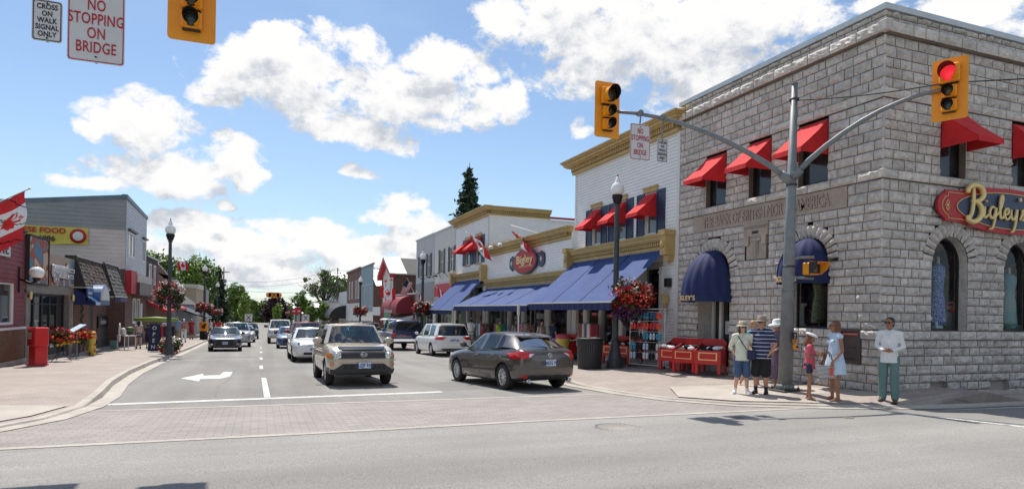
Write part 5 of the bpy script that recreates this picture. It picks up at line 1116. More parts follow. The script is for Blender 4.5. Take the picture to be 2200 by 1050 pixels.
bx = lambda u, v: (-14.5+5.0*u, 44.50+.03*math.sin(u*13)+.015*math.sin(v*7), 5.10+1.02*v+.05*math.sin(u*9)*(1-v)-(.12*(u > .9)*(u-.9)*10 if v < .3 else 0)*0)
mb.add([bx(i/40, j/6) for i in range(41) for j in range(7)], [(i*7+j, (i+1)*7+j, (i+1)*7+j+1, i*7+j+1) for i in range(40) for j in range(6)], 'banner_yellow', True); part('sheet', mb, bn, True)
mb = MB(); F6 = FF(44.44); textat(mb, 'CHINESE FOOD', .42, 'sign_red', F6, -12.2, 5.86, 0, 1, extrude=.004, offset=.012, sx=1.08); textat(mb, '705-738-6886', .40, 'sign_black', F6, -12.3, 5.4, 0, 1, extrude=.004, offset=.01, sx=1.05); part('lettering', mb, bn, True)
mb = MB(); mb.lathe([(.42, .01), (.42, -.006), (.01, -.007)], (-10.0, 44.45, 5.62), 'sign_red', 24, ax='y'); mb.lathe([(.27, -.007), (.26, -.012), (.01, -.013)], (-10.0, 44.45, 5.62), 'sign_white', 14, ax='y'); part('dish_picture', mb, bn, True)
# farther left buildings
r6 = root('shingled_shop', 'two storey shop clad in dark shingles beyond the sided block', 'building', (XL, 55, -1.1))
mb = MB(); clapboard(mb, L, 52.2, 57.4, 2.2, 5.15, [(53.2, 54.3, 3.2, 4.7), (55.4, 56.3, 3.2, 4.7)], 'shake', .22, .03); flatwall(mb, L, 52.2, 57.4, -1.6, 5.15, [], 'dark', -.03); mb.quad((XL, 52.2, 2), (-18, 52.2, 2), (-18, 52.2, 5.2), (XL, 52.2, 5.2), 'shake'); mb.fbox(L, 52.2, 57.4, 5.15, 5.25, -4, .1, 'flashing'); flatwall(mb, L, 52.2, 57.4, -1.5, 2.2, [], 'brick_dark', .0); part('wall', mb, r6, True)
for op in ((53.2, 54.3, 3.2, 4.7), (55.4, 56.3, 3.2, 4.7)): window(r6, L, op, 'white_trim', 'window_grey', .03, .12)
mb = MB(); mb.prism([L(52.4, .05, 2.0), L(52.4, 1.3, 1.35), L(52.4, 1.3, 1.15), L(52.4, .05, 1.8)], (0, 4.8, 0), 'sign_red'); part('awning', mb, r6, True)
r7 = root('red_brick_shop', 'red brick shop with an oval hanging sign beyond the shingled shop', 'building', (XL, 62, -1.3))
mb = MB(); flatwall(mb, L, 57.4, 67.3, -1.8, 4.3, [], 'brick_red'); mb.prism([L(57.4, 0, 4.95), L(67.3, 0, 3.9), L(67.3, 0, 3.5), L(57.4, 0, 4.3)], (-6, 0, 0), 'brick_red'); mb.prism([L(57.4, .05, 5.05), L(67.3, .05, 4.0), L(67.3, .05, 3.9), L(57.4, .05, 4.95)], (-6, 0, 0), 'flashing'); mb.quad((XL, 57.4, 3.0), (-16, 57.4, 3.0), (-16, 57.4, 5.0), (XL, 57.4, 5.0), 'brick_red'); part('wall', mb, r7, True)
mb = MB(); mb.prism([L(58, .05, 2.2), L(58, 1.3, 1.5), L(58, 1.3, 1.3), L(58, .05, 1.9)], (0, 8, 0), 'sign_red'); part('awning', mb, r7, True)
for i, (a, z, w, h, m_) in enumerate([(63, 3.3, .12, .95, 'sign_white'), (53.0, 2.3, .12, .8, 'sign_white'), (56.5, 2.5, .1, .75, 'cloth_lblue'), (59.5, 1.9, .1, .5, 'sign_white')]):
    mb = MB(); mb.ell((XL+.65, a, z), (.42, w*.5, h*.75), m_, 20, 10); mb.tube([(XL, a, z+h*.75), (XL+.7, a, z+h*.75)], .025, 'black', 6); single('hanging_sign', mb, ['large white oval blade sign on the red brick shop', 'white oval blade sign beside the sided block', 'pale blue oval blade sign under the shingled shop', 'small round white blade sign above the red awnings'][i], 'sign', (XL, a, z), group='oval blade signs')
r8 = root('grey_gable_shop', 'low grey building with a grey roof and small awnings before the beige one', 'building', (XL, 75, -1.6))
mb = MB(); mb.box(-16, XL, 67.4, 92, -2.4, 1.8, 'blue_flash'); mb.prism([(XL+.1, 67.4, 1.8), (XL+.1, 92, 1.8), (-12, 92, 5.2), (-12, 67.4, 5.2)], (0, 0, .1), 'shingle_grey'); mb.poly([(XL, 67.4, 1.8), (-16, 67.4, 1.8), (-12, 67.4, 5.2)], 'grey_stucco'); part('wall', mb, r8, True)
mb = MB(); mb.prism([L(70, .05, 1.6), L(70, 1.8, .9), L(70, 1.8, .75), L(70, .05, 1.4)], (0, 9, 0), 'black'); mb.prism([L(80, .05, 1.2), L(80, 2.0, .5), L(80, 2.0, .35), L(80, .05, 1.0)], (0, 8, 0), 'black'); mb.fbox(L, 80, 88, .3, .38, 1.95, 2.02, 'white_trim'); part('awning', mb, r8, True)
r9 = root('beige_building', 'square beige stucco building with a stepped cornice beyond the left shops', 'building', (-9, 100, -2))
mb = MB(); mb.box(-17, -8.0, 95, 106, -.1, 4.1, 'beige_stucco'); mb.box(-17.2, -7.8, 94.8, 106.2, 4.1, 4.35, 'cream_siding'); mb.box(-17.4, -7.6, 94.6, 106.4, 4.35, 4.6, 'cream_siding'); mb.box(-16.8, -8.1, 95.1, 106, -2.6, -.1, 'grey_stucco'); mb.box(-17, -7.6, 107, 112, -2.6, 4.3, 'grey_stucco')
mb.box(-17, -7.97, 94.97, 106.03, 1.9, 1.96, 'atm_bronze'); part('wall', mb, r9, True)
# ------------------------------------------------------------------ vehicles (front faces -Y in their own frame)
from mathutils.bvhtree import BVHTree
def car_body(st, paint_m, arches, r, W_, cr=.02):
    mb = MB(); rings = []
    for (y, zt, hw, zb) in st:
        h = zt-zb
        half = [(0, zb), (.7*hw, zb), (.93*hw, zb+.03), (.99*hw, zb+.16*h), (hw, zb+.5*h), (.985*hw, zb+.74*h), (.955*hw, zb+.88*h), (.90*hw, zt-.012), (.80*hw, zt+.003), (.42*hw, zt+cr), (0, zt+cr*1.25)]
        rings.append([(x, y, z) for x, z in half]+[(-x, y, z) for x, z in half[-2:0:-1]])
    mb.loft(rings, paint_m, True, True, True); mb.mi('dark')
    me = mb.mesh('body'); o = link('body', me); o.modifiers.new('s', 'SUBSURF').levels = 1
    cuts = []
    for (y, rr) in arches:
        for s in (-1, 1):
            c = MB(); c.mi(paint_m); c.lathe([(rr, -.28), (rr, .16)], (s*(W_/2-.02), y, r), 'dark', 28, ax='x') if s > 0 else c.lathe([(rr, -.16), (rr, .28)], (s*(W_/2-.02), y, r), 'dark', 28, ax='x')
            co = link('cut', c.mesh('cut')); cuts.append(co); b = o.modifiers.new('b', 'BOOLEAN'); b.operation = 'DIFFERENCE'; b.object = co; b.solver = 'EXACT'
    dg = bpy.context.evaluated_depsgraph_get(); r_ = bpy.data.meshes.new_from_object(o.evaluated_get(dg)); r_.name = 'body'
    for q in cuts+[o]: bpy.data.objects.remove(q)
    b = bmesh.new(); b.from_mesh(r_)
    for f in b.faces: f.smooth = True
    for e in b.edges:
        if len(e.link_faces) == 2 and e.link_faces[0].material_index != e.link_faces[1].material_index: e.smooth = False
    bvh = BVHTree.FromBMesh(b); b.to_mesh(r_); b.free()
    return r_, bvh
class Car:
    def __init__(s, name, label, loc, rz, st, cols, wins, paint_m, glass, wheels, r, W_, group=None, roofc=.03, pillar=None, tyre_w=.2, rimstyle=10, trim='black', sl=.0, cat='car'):
        s.rt = root(name, label, cat, loc, rz, group, rx=-.022*math.cos(rz) if loc[1] < 95 else 0)
        s.W = W_; s.p = paint_m; me, s.bvh = car_body(st, paint_m, [(y, r+.055) for y in wheels], r, W_)
        s.body = part('body', me, s.rt)
        n = len(cols); loop = [(c, 1) for c in cols]+[(c, -1) for c in cols[-2:0:-1]]; N_ = len(loop)
        B = [Vector((c[0][0]*k, c[0][1], c[0][2])) for c, k in loop]; T = [Vector((c[1][0]*k, c[1][1], c[1][2])) for c, k in loop]
        cab = MB(); gl = []; used = set(); fr = pillar or paint_m
        wl = []
        for w in wins:
            if w[0] == 'r': wl.append(list(range(w[1], 2*(n-1)-w[1]+1)))          # across the rear
            elif w[0] < 0: wl.append(list(range(w[0], w[1]+1)))     # across the front
            else: wl.append(list(range(w[0], w[1]+1))); wl.append([2*(n-1)-k for k in range(w[0], w[1]+1)][::-1])
        for w in wl:
            w = [k % N_ for k in w]; L_ = []
            for q, k in enumerate(w):
                b = B[k].lerp(T[k], .05); t = B[k].lerp(T[k], .91)
                if q == 0: k2 = w[1]; f = min(.35, .045/((B[k2]-B[k]).length+1e-6)); b = b.lerp(B[k2].lerp(T[k2], .05), f); t = t.lerp(B[k2].lerp(T[k2], .91), min(.35, .045/((T[k2]-T[k]).length+1e-6)))
                if q == len(w)-1: k2 = w[-2]; f = min(.35, .045/((B[k2]-B[k]).length+1e-6)); b = b.lerp(B[k2].lerp(T[k2], .05), f); t = t.lerp(B[k2].lerp(T[k2], .91), min(.35, .045/((T[k2]-T[k]).length+1e-6)))
                L_.append((b, t))
            for q in range(len(w)-1):
                used.add((w[q], w[q+1])); k, k2 = w[q], w[q+1]
                cab.quad(B[k], B[k2], L_[q+1][0], L_[q][0], trim); cab.quad(L_[q][1], L_[q+1][1], T[k2], T[k], fr)
            cab.quad(B[w[0]], L_[0][0], L_[0][1], T[w[0]], fr); cab.quad(L_[-1][0], B[w[-1]], T[w[-1]], L_[-1][1], fr)
            g_ = MB(); g_.add([p for bt in L_ for p in (bt[0], (bt[0]+bt[1])/2+(((bt[0]+bt[1])/2-Vector((0, sum(c[0][1] for c in cols)/n, 1.2))).normalized()*.012), bt[1])], [f for q in range(len(w)-1) for f in ((3*q, 3*q+3, 3*q+4, 3*q+1), (3*q+1, 3*q+4, 3*q+5, 3*q+2))], glass[1] if (n-1 in w and 0 not in w) else glass[0], True)
            gl.append((g_, w))
        for k in range(N_):
            if (k, (k+1) % N_) not in used: cab.quad(B[k], B[(k+1) % N_], T[(k+1) % N_], T[k], fr)
        # roof skin
        rows = []
        for i in range(n):
            c = T[i]; e = [Vector((c.x*q, c.y, c.z+roofc*(1-q*q)*(0 if c.x < .05 else 1))) for q in (1, .92, .6, 0, -.6, -.92, -1)]; rows.append(e)
        for i in range(n-1):
            for j in range(6): cab.quad(rows[i][j], rows[i+1][j], rows[i+1][j+1], rows[i][j+1], paint_m)
        cm = cab.mesh('cabin'); b = bmesh.new(); b.from_mesh(cm); bmesh.ops.remove_doubles(b, verts=b.verts, dist=.004)
        bmesh.ops.dissolve_degenerate(b, edges=b.edges, dist=.002); bmesh.ops.recalc_face_normals(b, faces=b.faces)
        for f in b.faces: f.smooth = True
        for e in b.edges:
            if len(e.link_faces) == 2 and e.calc_face_angle(0) > R(28): e.smooth = False
        b.to_mesh(cm); b.free(); s.cabin = part('cabin', cm, s.rt, fix=False)
        for g_, w in gl:
            nm = 'windshield' if (0 in w) else 'rear_window' if (n-1) in w else 'side_window'
            part(nm, g_, s.rt)
        # seats
        ym = sum(c[0][1] for c in cols)/n; mb = MB(); zb = min(c[0][2] for c in cols)
        yf = cols[2][0][1]
        for dy in (.55, 1.35):
            for x in (-.37, .37): mb.bbox(x-.22, x+.22, yf+dy+.1, yf+dy+.24, zb-.35, zb+.18, 'plastic_dark', .05); mb.bbox(x-.12, x+.12, yf+dy+.13, yf+dy+.22, zb+.2, zb+.36, 'plastic_dark', .03)
        mb.box(-.66, .66, yf-.05, yf+.3, zb-.2, zb-.02, 'plastic_dark'); mb.lathe([(.17, -.012), (.19, 0), (.17, .012)], (.37, yf+.38, zb+.02), 'black', 16, ax='y'); part('seats', mb, s.rt)
        # wheels
        s.wheels(wheels, r, W_, tyre_w, rimstyle)
    def wheels(s, ys_, r, W_, tw, spokes):
        first = None
        for y in ys_:
            for k in (-1, 1):
                if first is None:
                    mb = MB(); R_ = r; mb.lathe([(R_*.66, -tw/2), (R_*.9, -tw/2), (R_*.985, -tw*.36), (R_, -tw*.2), (R_, tw*.2), (R_*.985, tw*.36), (R_*.9, tw/2), (R_*.66, tw/2)], (0, 0, 0), 'rubber', 32, ax='x', caps=False)
                    for q in (-.2, 0, .2): mb.lathe([(R_*1.003, q*tw-.004), (R_*.985, q*tw), (R_*1.003, q*tw+.004)], (0, 0, 0), 'black', 24, ax='x', caps=False)
                    w = part('wheel', mb, s.rt); m2 = MB(); x0 = tw*.40
                    m2.lathe([(R_*.68, -tw/2+.01), (R_*.64, -.02), (R_*.62, x0-.05)], (0, 0, 0), 'dark', 28, ax='x', caps=False)
                    m2.lathe([(R_*.68, x0+.005), (R_*.64, x0+.012), (R_*.60, x0-.02)], (0, 0, 0), 'alloy', 32, ax='x', caps=False); m2.lathe([(R_*.62, x0-.09), (.02, x0-.09)], (0, 0, 0), 'dark', 24, ax='x')
                    for i in range(spokes):
                        a = 2*PI*i/spokes; rot = Matrix.Rotation(a, 4, 'X'); q = MB(); ww = .30*R_*PI/spokes
                        q.hexa([(x0-.04, -ww, .05), (x0-.04, ww, .05), (x0-.03, ww*.8, R_*.63), (x0-.03, -ww*.8, R_*.63), (x0+.0, -ww*.7, .05), (x0+.0, ww*.7, .05), (x0+.01, ww*.55, R_*.63), (x0+.01, -ww*.55, R_*.63)], 'alloy'); m2.join(q, rot)
                    m2.lathe([(.07, x0-.03), (.065, x0+.015), (.03, x0+.02)], (0, 0, 0), 'alloy', 16, ax='x'); rim = part('rim', m2, w); first = w
                else: w = dup(first, s.rt)
                w.location = (k*(W_/2-tw/2-.02), y, r); w.rotation_euler = (random.uniform(0, 1), 0, 0 if k > 0 else PI)
    def patch(s, q, d, m, off=.007, nx=8, nz=3, name=None, mb=None, parent=None, skirt=.02):
        """a panel that follows the bodywork: q = 4 corners; d = f, r (x,z) or +s,-s (y,z)"""
        own = mb is None; mb = mb or MB(); q = [Vector((*c, 0)) for c in q]; G_ = []
        for i in range(nx+1):
            for j in range(nz+1):
                p = q[0].lerp(q[1], i/nx).lerp(q[3].lerp(q[2], i/nx), j/nz)
                if d == 'f': o_, dr = Vector((p.x, -5, p.y)), Vector((0, 1, 0))
                elif d == 'r': o_, dr = Vector((p.x, 5, p.y)), Vector((0, -1, 0))
                elif d == '+s': o_, dr = Vector((5, p.x, p.y)), Vector((-1, 0, 0))
                elif d == '-s': o_, dr = Vector((-5, p.x, p.y)), Vector((1, 0, 0))
                else: o_, dr = Vector((p.x, p.y, 5)), Vector((0, 0, -1))
                h = s.bvh.ray_cast(o_, dr)
                if h[0] is None: h = (G_[-1][0] if G_ else o_+dr*3, -dr)
                nn = h[1]; nn = nn if nn.dot(dr) < 0 else -nn; G_.append((h[0], nn))
        V = [p+n_*off for p, n_ in G_]; k = nz+1
        mb.add(V, [(i*k+j, (i+1)*k+j, (i+1)*k+j+1, i*k+j+1) for i in range(nx) for j in range(nz)], m, True)
        if skirt:
            bd = [i*k for i in range(nx)]+[nx*k+j for j in range(nz)]+[i*k+nz for i in range(nx, 0, -1)]+[j for j in range(nz, 0, -1)]
            for a, b in zip(bd, bd[1:]+bd[:1]): mb.quad(V[a], V[b], G_[b][0]-G_[b][1]*skirt, G_[a][0]-G_[a][1]*skirt, m)
        if own: return part(name, mb, parent or s.rt)
        return mb
    def mirror(s, x, y, z, m, sc=1.):
        for k in (-1, 1):
            mb = MB(); mb.ell((k*(x+.12*sc), y, z+.08*sc), (.11*sc, .06*sc, .085*sc), m, 14, 8); mb.tube([(k*(x-.03), y+.02, z+.02), (k*(x+.06), y, z+.05)], .025*sc, 'black', 6)
            p = part('side_mirror', mb, s.rt); g_ = MB(); g_.poly([(k*(x+.12*sc)+.09*sc*math.cos(2*PI*i/12), y+.045*sc, z+.08*sc+.066*sc*math.sin(2*PI*i/12)) for i in range(12)], 'chrome'); part('mirror_glass', g_, p)
    def plate(s, txt, x, z, rear, y=None, w=.30):
        d = 'r' if rear else 'f'; h = s.bvh.ray_cast(Vector((x, 5 if rear else -5, z)), Vector((0, -1 if rear else 1, 0)))
        y = h[0].y if (y is None and h[0]) else (y or 0); k = 1 if rear else -1; mb = MB(); mb.bbox(x-w/2, x+w/2, y+k*.005, y+k*.025, z-w/4, z+w/4, 'plate', .004)
        p = part('licence_plate', mb, s.rt); t = textmesh(txt, .115, 'plate_ink', extrude=.001, offset=.004, sx=.92)
        for i, v in enumerate(t.v): t.v[i] = (x-k*v[0], y+k*(.027+v[2]), z+v[1]-.01)
        for q in (-.055,): t.box(x-.08, x+.08, y+k*.026, y+k*.0275, z+.048, z+.056, 'plate_ink')
        part('plate_writing', t, p)
    def seams(s, ylist, z0, z1):
        mb = MB()
        for y in ylist:
            for d in ('+s', '-s'): s.patch([(y-.004, z0), (y+.004, z0), (y+.004, z1), (y-.004, z1)], d, 'black', .0015, 1, 8, mb=mb, skirt=0)
        part('door_gap', mb, s.rt)
    def handles(s, pos, m):
        for (y, z) in pos:
            for k, d in ((1, '+s'), (-1, '-s')):
                h = s.bvh.ray_cast(Vector((k*5, y, z)), Vector((-k, 0, 0)))
                if h[0]: mb = MB(); x = h[0].x; mb.tube([(x, y-.09, z), (x+k*.03, y-.07, z), (x+k*.03, y+.07, z), (x, y+.09, z)], .012, m, 6); part('door_handle', mb, s.rt)
def gy(x, y, z=0): return (x, y, g(y)+z)
SEDAN = [(-2.40, .62, .62, .34), (-2.36, .72, .74, .24), (-2.2, .80, .84, .20), (-1.85, .88, .89, .18), (-1.35, .93, .91, .18), (-.95, .985, .91, .18), (0, 1.0, .91, .18), (1.0, 1.02, .91, .18), (1.6, 1.05, .90, .2), (2.1, 1.05, .86, .24), (2.33, 1.02, .78, .3), (2.38, .85, .70, .36)]
SEDAN_C = [((0, -1.12, .98), (0, -.28, 1.44)), ((.52, -1.02, .98), (.42, -.24, 1.43)), ((.76, -.82, .98), (.57, -.14, 1.41)), ((.82, -.72, .98), (.61, -.04, 1.40)), ((.86, .18, 1.0), (.63, .22, 1.43)), ((.86, .28, 1.0), (.63, .32, 1.43)), ((.85, 1.0, 1.02), (.61, .95, 1.40)), ((.80, 1.35, 1.04), (.59, 1.15, 1.38)), ((.72, 1.75, 1.05), (.54, 1.25, 1.37)), ((.5, 1.85, 1.05), (.4, 1.28, 1.39)), ((0, 1.9, 1.05), (0, 1.32, 1.40))]
SEDAN_W = [(-2, 2), (3, 4), (5, 6), ('r', 8)]
SUV = [(-2.22, .78, .60, .42), (-2.18, .89, .76, .32), (-2.0, .975, .85, .28), (-1.7, 1.03, .87, .27), (-1.2, 1.07, .875, .27), (-.8, 1.09, .875, .27), (0, 1.09, .875, .27), (1.2, 1.09, .875, .27), (1.8, 1.08, .87, .3), (2.1, 1.06, .85, .34), (2.2, 1.0, .80, .4)]
SUV_C = [((0, -1.02, 1.08), (0, -.45, 1.62)), ((.52, -.95, 1.08), (.46, -.42, 1.61)), ((.77, -.80, 1.08), (.60, -.36, 1.58)), ((.82, -.72, 1.08), (.64, -.28, 1.57)), ((.85, .10, 1.09), (.68, .12, 1.60)), ((.85, .2, 1.09), (.68, .22, 1.60)), ((.85, .98, 1.09), (.68, .96, 1.60)), ((.85, 1.08, 1.09), (.68, 1.06, 1.6)), ((.83, 1.75, 1.09), (.66, 1.68, 1.58)), ((.78, 2.02, 1.08), (.62, 1.85, 1.56)), ((.5, 2.1, 1.08), (.42, 1.9, 1.58)), ((0, 2.12, 1.08), (0, 1.92, 1.6))]
SUV_W = [(-2, 2), (3, 4), (5, 6), (7, 8), ('r', 9)]
HATCH = [(-2.23, .60, .55, .34), (-2.19, .70, .70, .24), (-2.0, .80, .83, .19), (-1.65, .87, .885, .17), (-1.15, .93, .90, .17), (-.85, .965, .90, .17), (0, .985, .895, .17), (.8, 1.01, .90, .17), (1.4, 1.04, .90, .19), (1.85, 1.05, .87, .24), (2.12, 1.02, .80, .30), (2.22, .90, .72, .36)]
HATCH_C = [((0, -1.18, .96), (0, -.30, 1.42)), ((.5, -1.08, .96), (.42, -.27, 1.41)), ((.75, -.86, .96), (.58, -.17, 1.385)), ((.81, -.75, .965), (.62, -.07, 1.375)), ((.85, .13, .99), (.63, .22, 1.425)), ((.85, .22, .99), (.63, .31, 1.425)), ((.845, .98, 1.03), (.60, .92, 1.40)), ((.81, 1.30, 1.07), (.58, 1.12, 1.37)), ((.75, 1.78, 1.05), (.54, 1.34, 1.32)), ((.70, 1.90, 1.04), (.50, 1.42, 1.31)), ((.4, 2.02, 1.04), (.32, 1.48, 1.335)), ((0, 2.06, 1.04), (0, 1.52, 1.345))]
HATCH_W = [(-2, 2), (3, 4), (5, 6), (6, 7), ('r', 9)]
VAN = [(-2.55, .70, .66, .36), (-2.5, .82, .80, .26), (-2.3, .92, .92, .22), (-1.9, 1.0, .985, .2), (-1.4, 1.06, 1.0, .2), (0, 1.08, 1.0, .2), (1.5, 1.1, 1.0, .2), (2.1, 1.1, .985, .24), (2.45, 1.08, .92, .3), (2.56, 1.0, .84, .38)]
VAN_C = [((0, -1.75, 1.02), (0, -.75, 1.69)), ((.6, -1.62, 1.02), (.5, -.7, 1.68)), ((.86, -1.4, 1.03), (.70, -.6, 1.65)), ((.91, -1.25, 1.04), (.74, -.45, 1.64)), ((.95, -.25, 1.07), (.78, -.1, 1.68)), ((.95, -.17, 1.07), (.78, -.02, 1.68)), ((.95, .95, 1.08), (.78, .9, 1.68)), ((.95, 1.03, 1.08), (.78, .98, 1.68)), ((.92, 1.95, 1.09), (.74, 1.85, 1.64)), ((.87, 2.30, 1.08), (.70, 2.1, 1.60)), ((.5, 2.42, 1.08), (.44, 2.2, 1.62)), ((0, 2.45, 1.08), (0, 2.22, 1.63))]
VAN_W = [(-2, 2), (3, 4), (5, 6), (7, 8), ('r', 9)]
def pickup_spec(L_, W_, zb, zh, H_):
    h = W_/2; f = -L_/2
    st = [(f, zh-.12, h*.82, zb+.2), (f+.05, zh-.04, h*.93, zb+.08), (f+.35, zh, h*.98, zb), (f+1.1, zh+.03, h, zb), (f+1.7, zh+.05, h, zb), (0, zh+.05, h, zb), (1.2, zh+.03, h, zb), (-f-.3, zh+.03, h, zb), (-f-.05, zh+.02, h*.98, zb+.04), (-f, zh, h*.96, zb+.1)]
    z = zh+.05
    C = [((0, f+1.35, z), (0, f+2.0, H_)), ((.5, f+1.4, z), (.45, f+2.03, H_-.01)), ((h*.84, f+1.55, z), (h*.7, f+2.1, H_-.03)), ((h*.90, f+1.65, z), (h*.74, f+2.2, H_-.03)), ((h*.93, f+2.6, z), (h*.77, f+2.65, H_)), ((h*.93, f+2.7, z), (h*.77, f+2.75, H_)), ((h*.93, f+3.5, z), (h*.77, f+3.45, H_)), ((h*.9, f+3.65, z), (h*.74, f+3.6, H_-.03)), ((.5, f+3.75, z), (.45, f+3.7, H_-.01)), ((0, f+3.77, z), (0, f+3.72, H_))]
    return st, C, [(-2, 2), (3, 4), (5, 6), ('r', 7)]
# --- gold SUV, front near camera
c = Car('sport_utility_vehicle', 'champagne gold SUV with roof rails and black hood guard, first in the oncoming queue', gy(2.42, 19.05), R(1.5), SUV, SUV_C, SUV_W, 'car_gold', ['pane_car', 'pane_car'], (-1.30, 1.30), .34, 1.75, roofc=.035, cat='SUV', rimstyle=5, tyre_w=.21)
c.patch([(-.56, .99), (.56, .99), (.56, .735), (-.56, .735)], 'f', 'plastic_dark', .02, 12, 4, name='grille'); c.patch([(-.60, 1.0), (.60, 1.0), (.52, .93), (-.52, .93)], 'f', 'black_gloss', .035, 12, 2, name='hood_guard')
mb = MB(); c.patch([(-.60, -2.14), (.60, -2.14), (.6, -1.98), (-.6, -1.98)], 't', 'black_gloss', .012, 10, 3, mb=mb); part('hood_guard_top', mb, c.rt)
for k in (-1, 1):
    hl = c.patch([(k*.60, .93), (k*.83, .90), (k*.84, .735), (k*.52, .735)], 'f', 'lens_clear', .012, 6, 4, name='headlight'); c.patch([(k*.76, .86), (k*.85, .85), (k*.85, .75), (k*.76, .75)], 'f', 'lens_amber', .018, 3, 3, name='indicator', parent=hl)
    mb = MB(); mb.ell((k*.66, -2.20, .83), (.07, .03, .06), 'chrome'); mb.ell((k*.66, -2.215, .83), (.035, .02, .03), 'petal_yellow'); part('bulb_bowl', mb, hl)
    c.patch([(k*.74, .60), (k*.80, .60), (k*.80, .55), (k*.74, .55)], 'f', 'lens_amber', .022, 2, 2, name='marker_light')
    c.patch([(-1.95, .50), (-.95, .50), (-.95, .36), (-1.95, .36)], '+s' if k > 0 else '-s', 'plastic_dark', .01, 6, 2, name='lower_cladding'); c.patch([(.95, .50), (2.0, .50), (2.0, .36), (.95, .36)], '+s' if k > 0 else '-s', 'plastic_dark', .01, 6, 2, name='lower_cladding'); c.patch([(-.9, .62), (.9, .62), (.9, .55), (-.9, .55)], '+s' if k > 0 else '-s', 'car_gold', .02, 6, 2, name='rub_strip')
mb = MB(); c.patch([(-.80, .70), (.80, .70), (.84, .66), (-.84, .66)], 'f', 'car_gold', .05, 12, 2, mb=mb); part('bumper_step', mb, c.rt)
mb = MB(); c.patch([(-.52, .60), (.52, .60), (.72, .46), (-.72, .46)], 'f', 'plastic_dark', .025, 12, 3, mb=mb); c.patch([(-.80, .46), (.80, .46), (.78, .34), (-.78, .34)], 'f', 'plastic_dark', .03, 12, 3, mb=mb); part('front_bumper', mb, c.rt)
for x0, x1 in ((-.5, -.38), (-.34, -.24), (.2, .32), (.36, .44), (.48, .56)): c.patch([(x0, .58), (x1, .58), (x1, .47), (x0, .47)], 'f', 'black', .032, 2, 2, name='bumper_opening')
c.plate('AZJF 930', 0.02, .565, False, y=-2.27, w=.31)
mb = MB(); mb.tube([(-.06, -2.26, .87), (-.045, -2.26, .80)], .01, 'chrome', 6); mb.tube([(.06, -2.26, .87), (.045, -2.26, .80)], .01, 'chrome', 6); mb.tube([(-.05, -2.26, .835), (.05, -2.26, .835)], .009, 'chrome', 6); mb.tube([(.085*math.cos(a), -2.258, .835+.055*math.sin(a)) for a in [2*PI*i/16 for i in range(17)]], .007, 'chrome', 6); part('badge', mb, c.rt)
mb = MB(); mb.fbox(FF(2.235), -.4, .4, .80, .812, 0, .012, 'black'); part('grille_slot', mb, c.rt)
c.mirror(.84, -.60, 1.06, 'car_gold', 1.15); c.seams((-.78, .15, 1.0), .36, 1.07); c.handles([(0, .92), (.85, .92)], 'car_gold')
for k in (-1, 1):
    mb = MB(); mb.tube([(k*.62, -.15, 1.61), (k*.62, -.1, 1.68), (k*.62, 1.5, 1.68), (k*.62, 1.58, 1.61)], .018, 'black', 6); part('roof_rail', mb, c.rt)
for yy in (.2, 1.2): mb = MB(); mb.tube([(-.62, yy, 1.69), (.62, yy, 1.69)], .016, 'black', 6); part('roof_rack_bar', mb, c.rt)
mb = MB(); mb.tube([(-.3, -1.0, 1.10), (-.65, -.93, 1.13)], .01, 'black', 5); mb.tube([(.35, -.98, 1.10), (-.1, -1.0, 1.12)], .01, 'black', 5); part('wiper', mb, c.rt)
mb = MB(); mb.tube([(.66, -.42, 1.6), (.60, -.9, 1.85), (.5, -1.2, 1.98)][:2], .006, 'black', 4); part('antenna', mb, c.rt)
mb = MB(); mb.bbox(-.80, -.72, -.6, .6, .30, .36, 'chrome', .02); mb.bbox(.72, .80, -.6, .6, .30, .36, 'chrome', .02); part('side_step', mb, c.rt)
# --- grey hatchback, seen from behind
c = Car('hatchback', 'dark grey hatchback with red tail lights driving away, nearest car on the right', gy(6.33, 16.75), R(180+9), HATCH, HATCH_C, HATCH_W, 'car_grey', ['pane_tint', 'pane_cargrey'], (-1.30, 1.37), .325, 1.80, rimstyle=10, tyre_w=.21, roofc=.03)
for k in (-1, 1):
    t = c.patch([(k*.40, .945), (k*.84, .985), (k*.86, .80), (k*.62, .80)], 'r', 'lens_red', .012, 8, 4, name='tail_light'); c.patch([(k*.42, .925), (k*.58, .92), (k*.60, .84), (k*.54, .86)], 'r', 'lens_clear', .018, 4, 2, name='reversing_light', parent=t)
    c.patch([(1.78, .97), (2.12, .95), (2.12, .82), (1.85, .86)], '+s' if k > 0 else '-s', 'lens_red', .012, 4, 3, name='tail_light')
    c.patch([(k*.62, .40), (k*.76, .41), (k*.74, .35), (k*.64, .34)], 'r', 'lens_red', .012, 3, 2, name='reflector')
    mb = MB(); mb.lathe([(.045, 0), (.05, .12), (.04, .12), (.038, .05)], (k*.60, 2.10, .265), 'chrome', 16, ax='y'); part('exhaust_tip', mb, c.rt)
mb = MB(); c.patch([(-.48, .76), (.48, .76), (.40, .58), (-.40, .58)], 'r', 'car_grey', .004, 10, 3, mb=mb); c.patch([(-.5, .575), (.5, .575), (.5, .567), (-.5, .567)], 'r', 'black', .002, 10, 1, mb=mb, skirt=0); part('tailgate', mb, c.rt)
c.patch([(-.70, .38), (.70, .38), (.56, .27), (-.56, .27)], 'r', 'plastic_dark', .012, 10, 3, name='rear_diffuser')
c.plate('CBKN 701', -.02, .70, True, w=.30)
mb = MB(); h = 2.215; mb.tube([(.06*math.cos(a), h, .885+.048*math.sin(a)) for a in [2*PI*i/16 for i in range(17)]], .008, 'chrome', 6); mb.tube([(-.05, h, .915), (-.02, h, .88), (0, h, .87), (.02, h, .88), (.05, h, .915)], .008, 'chrome', 6); part('badge', mb, c.rt)
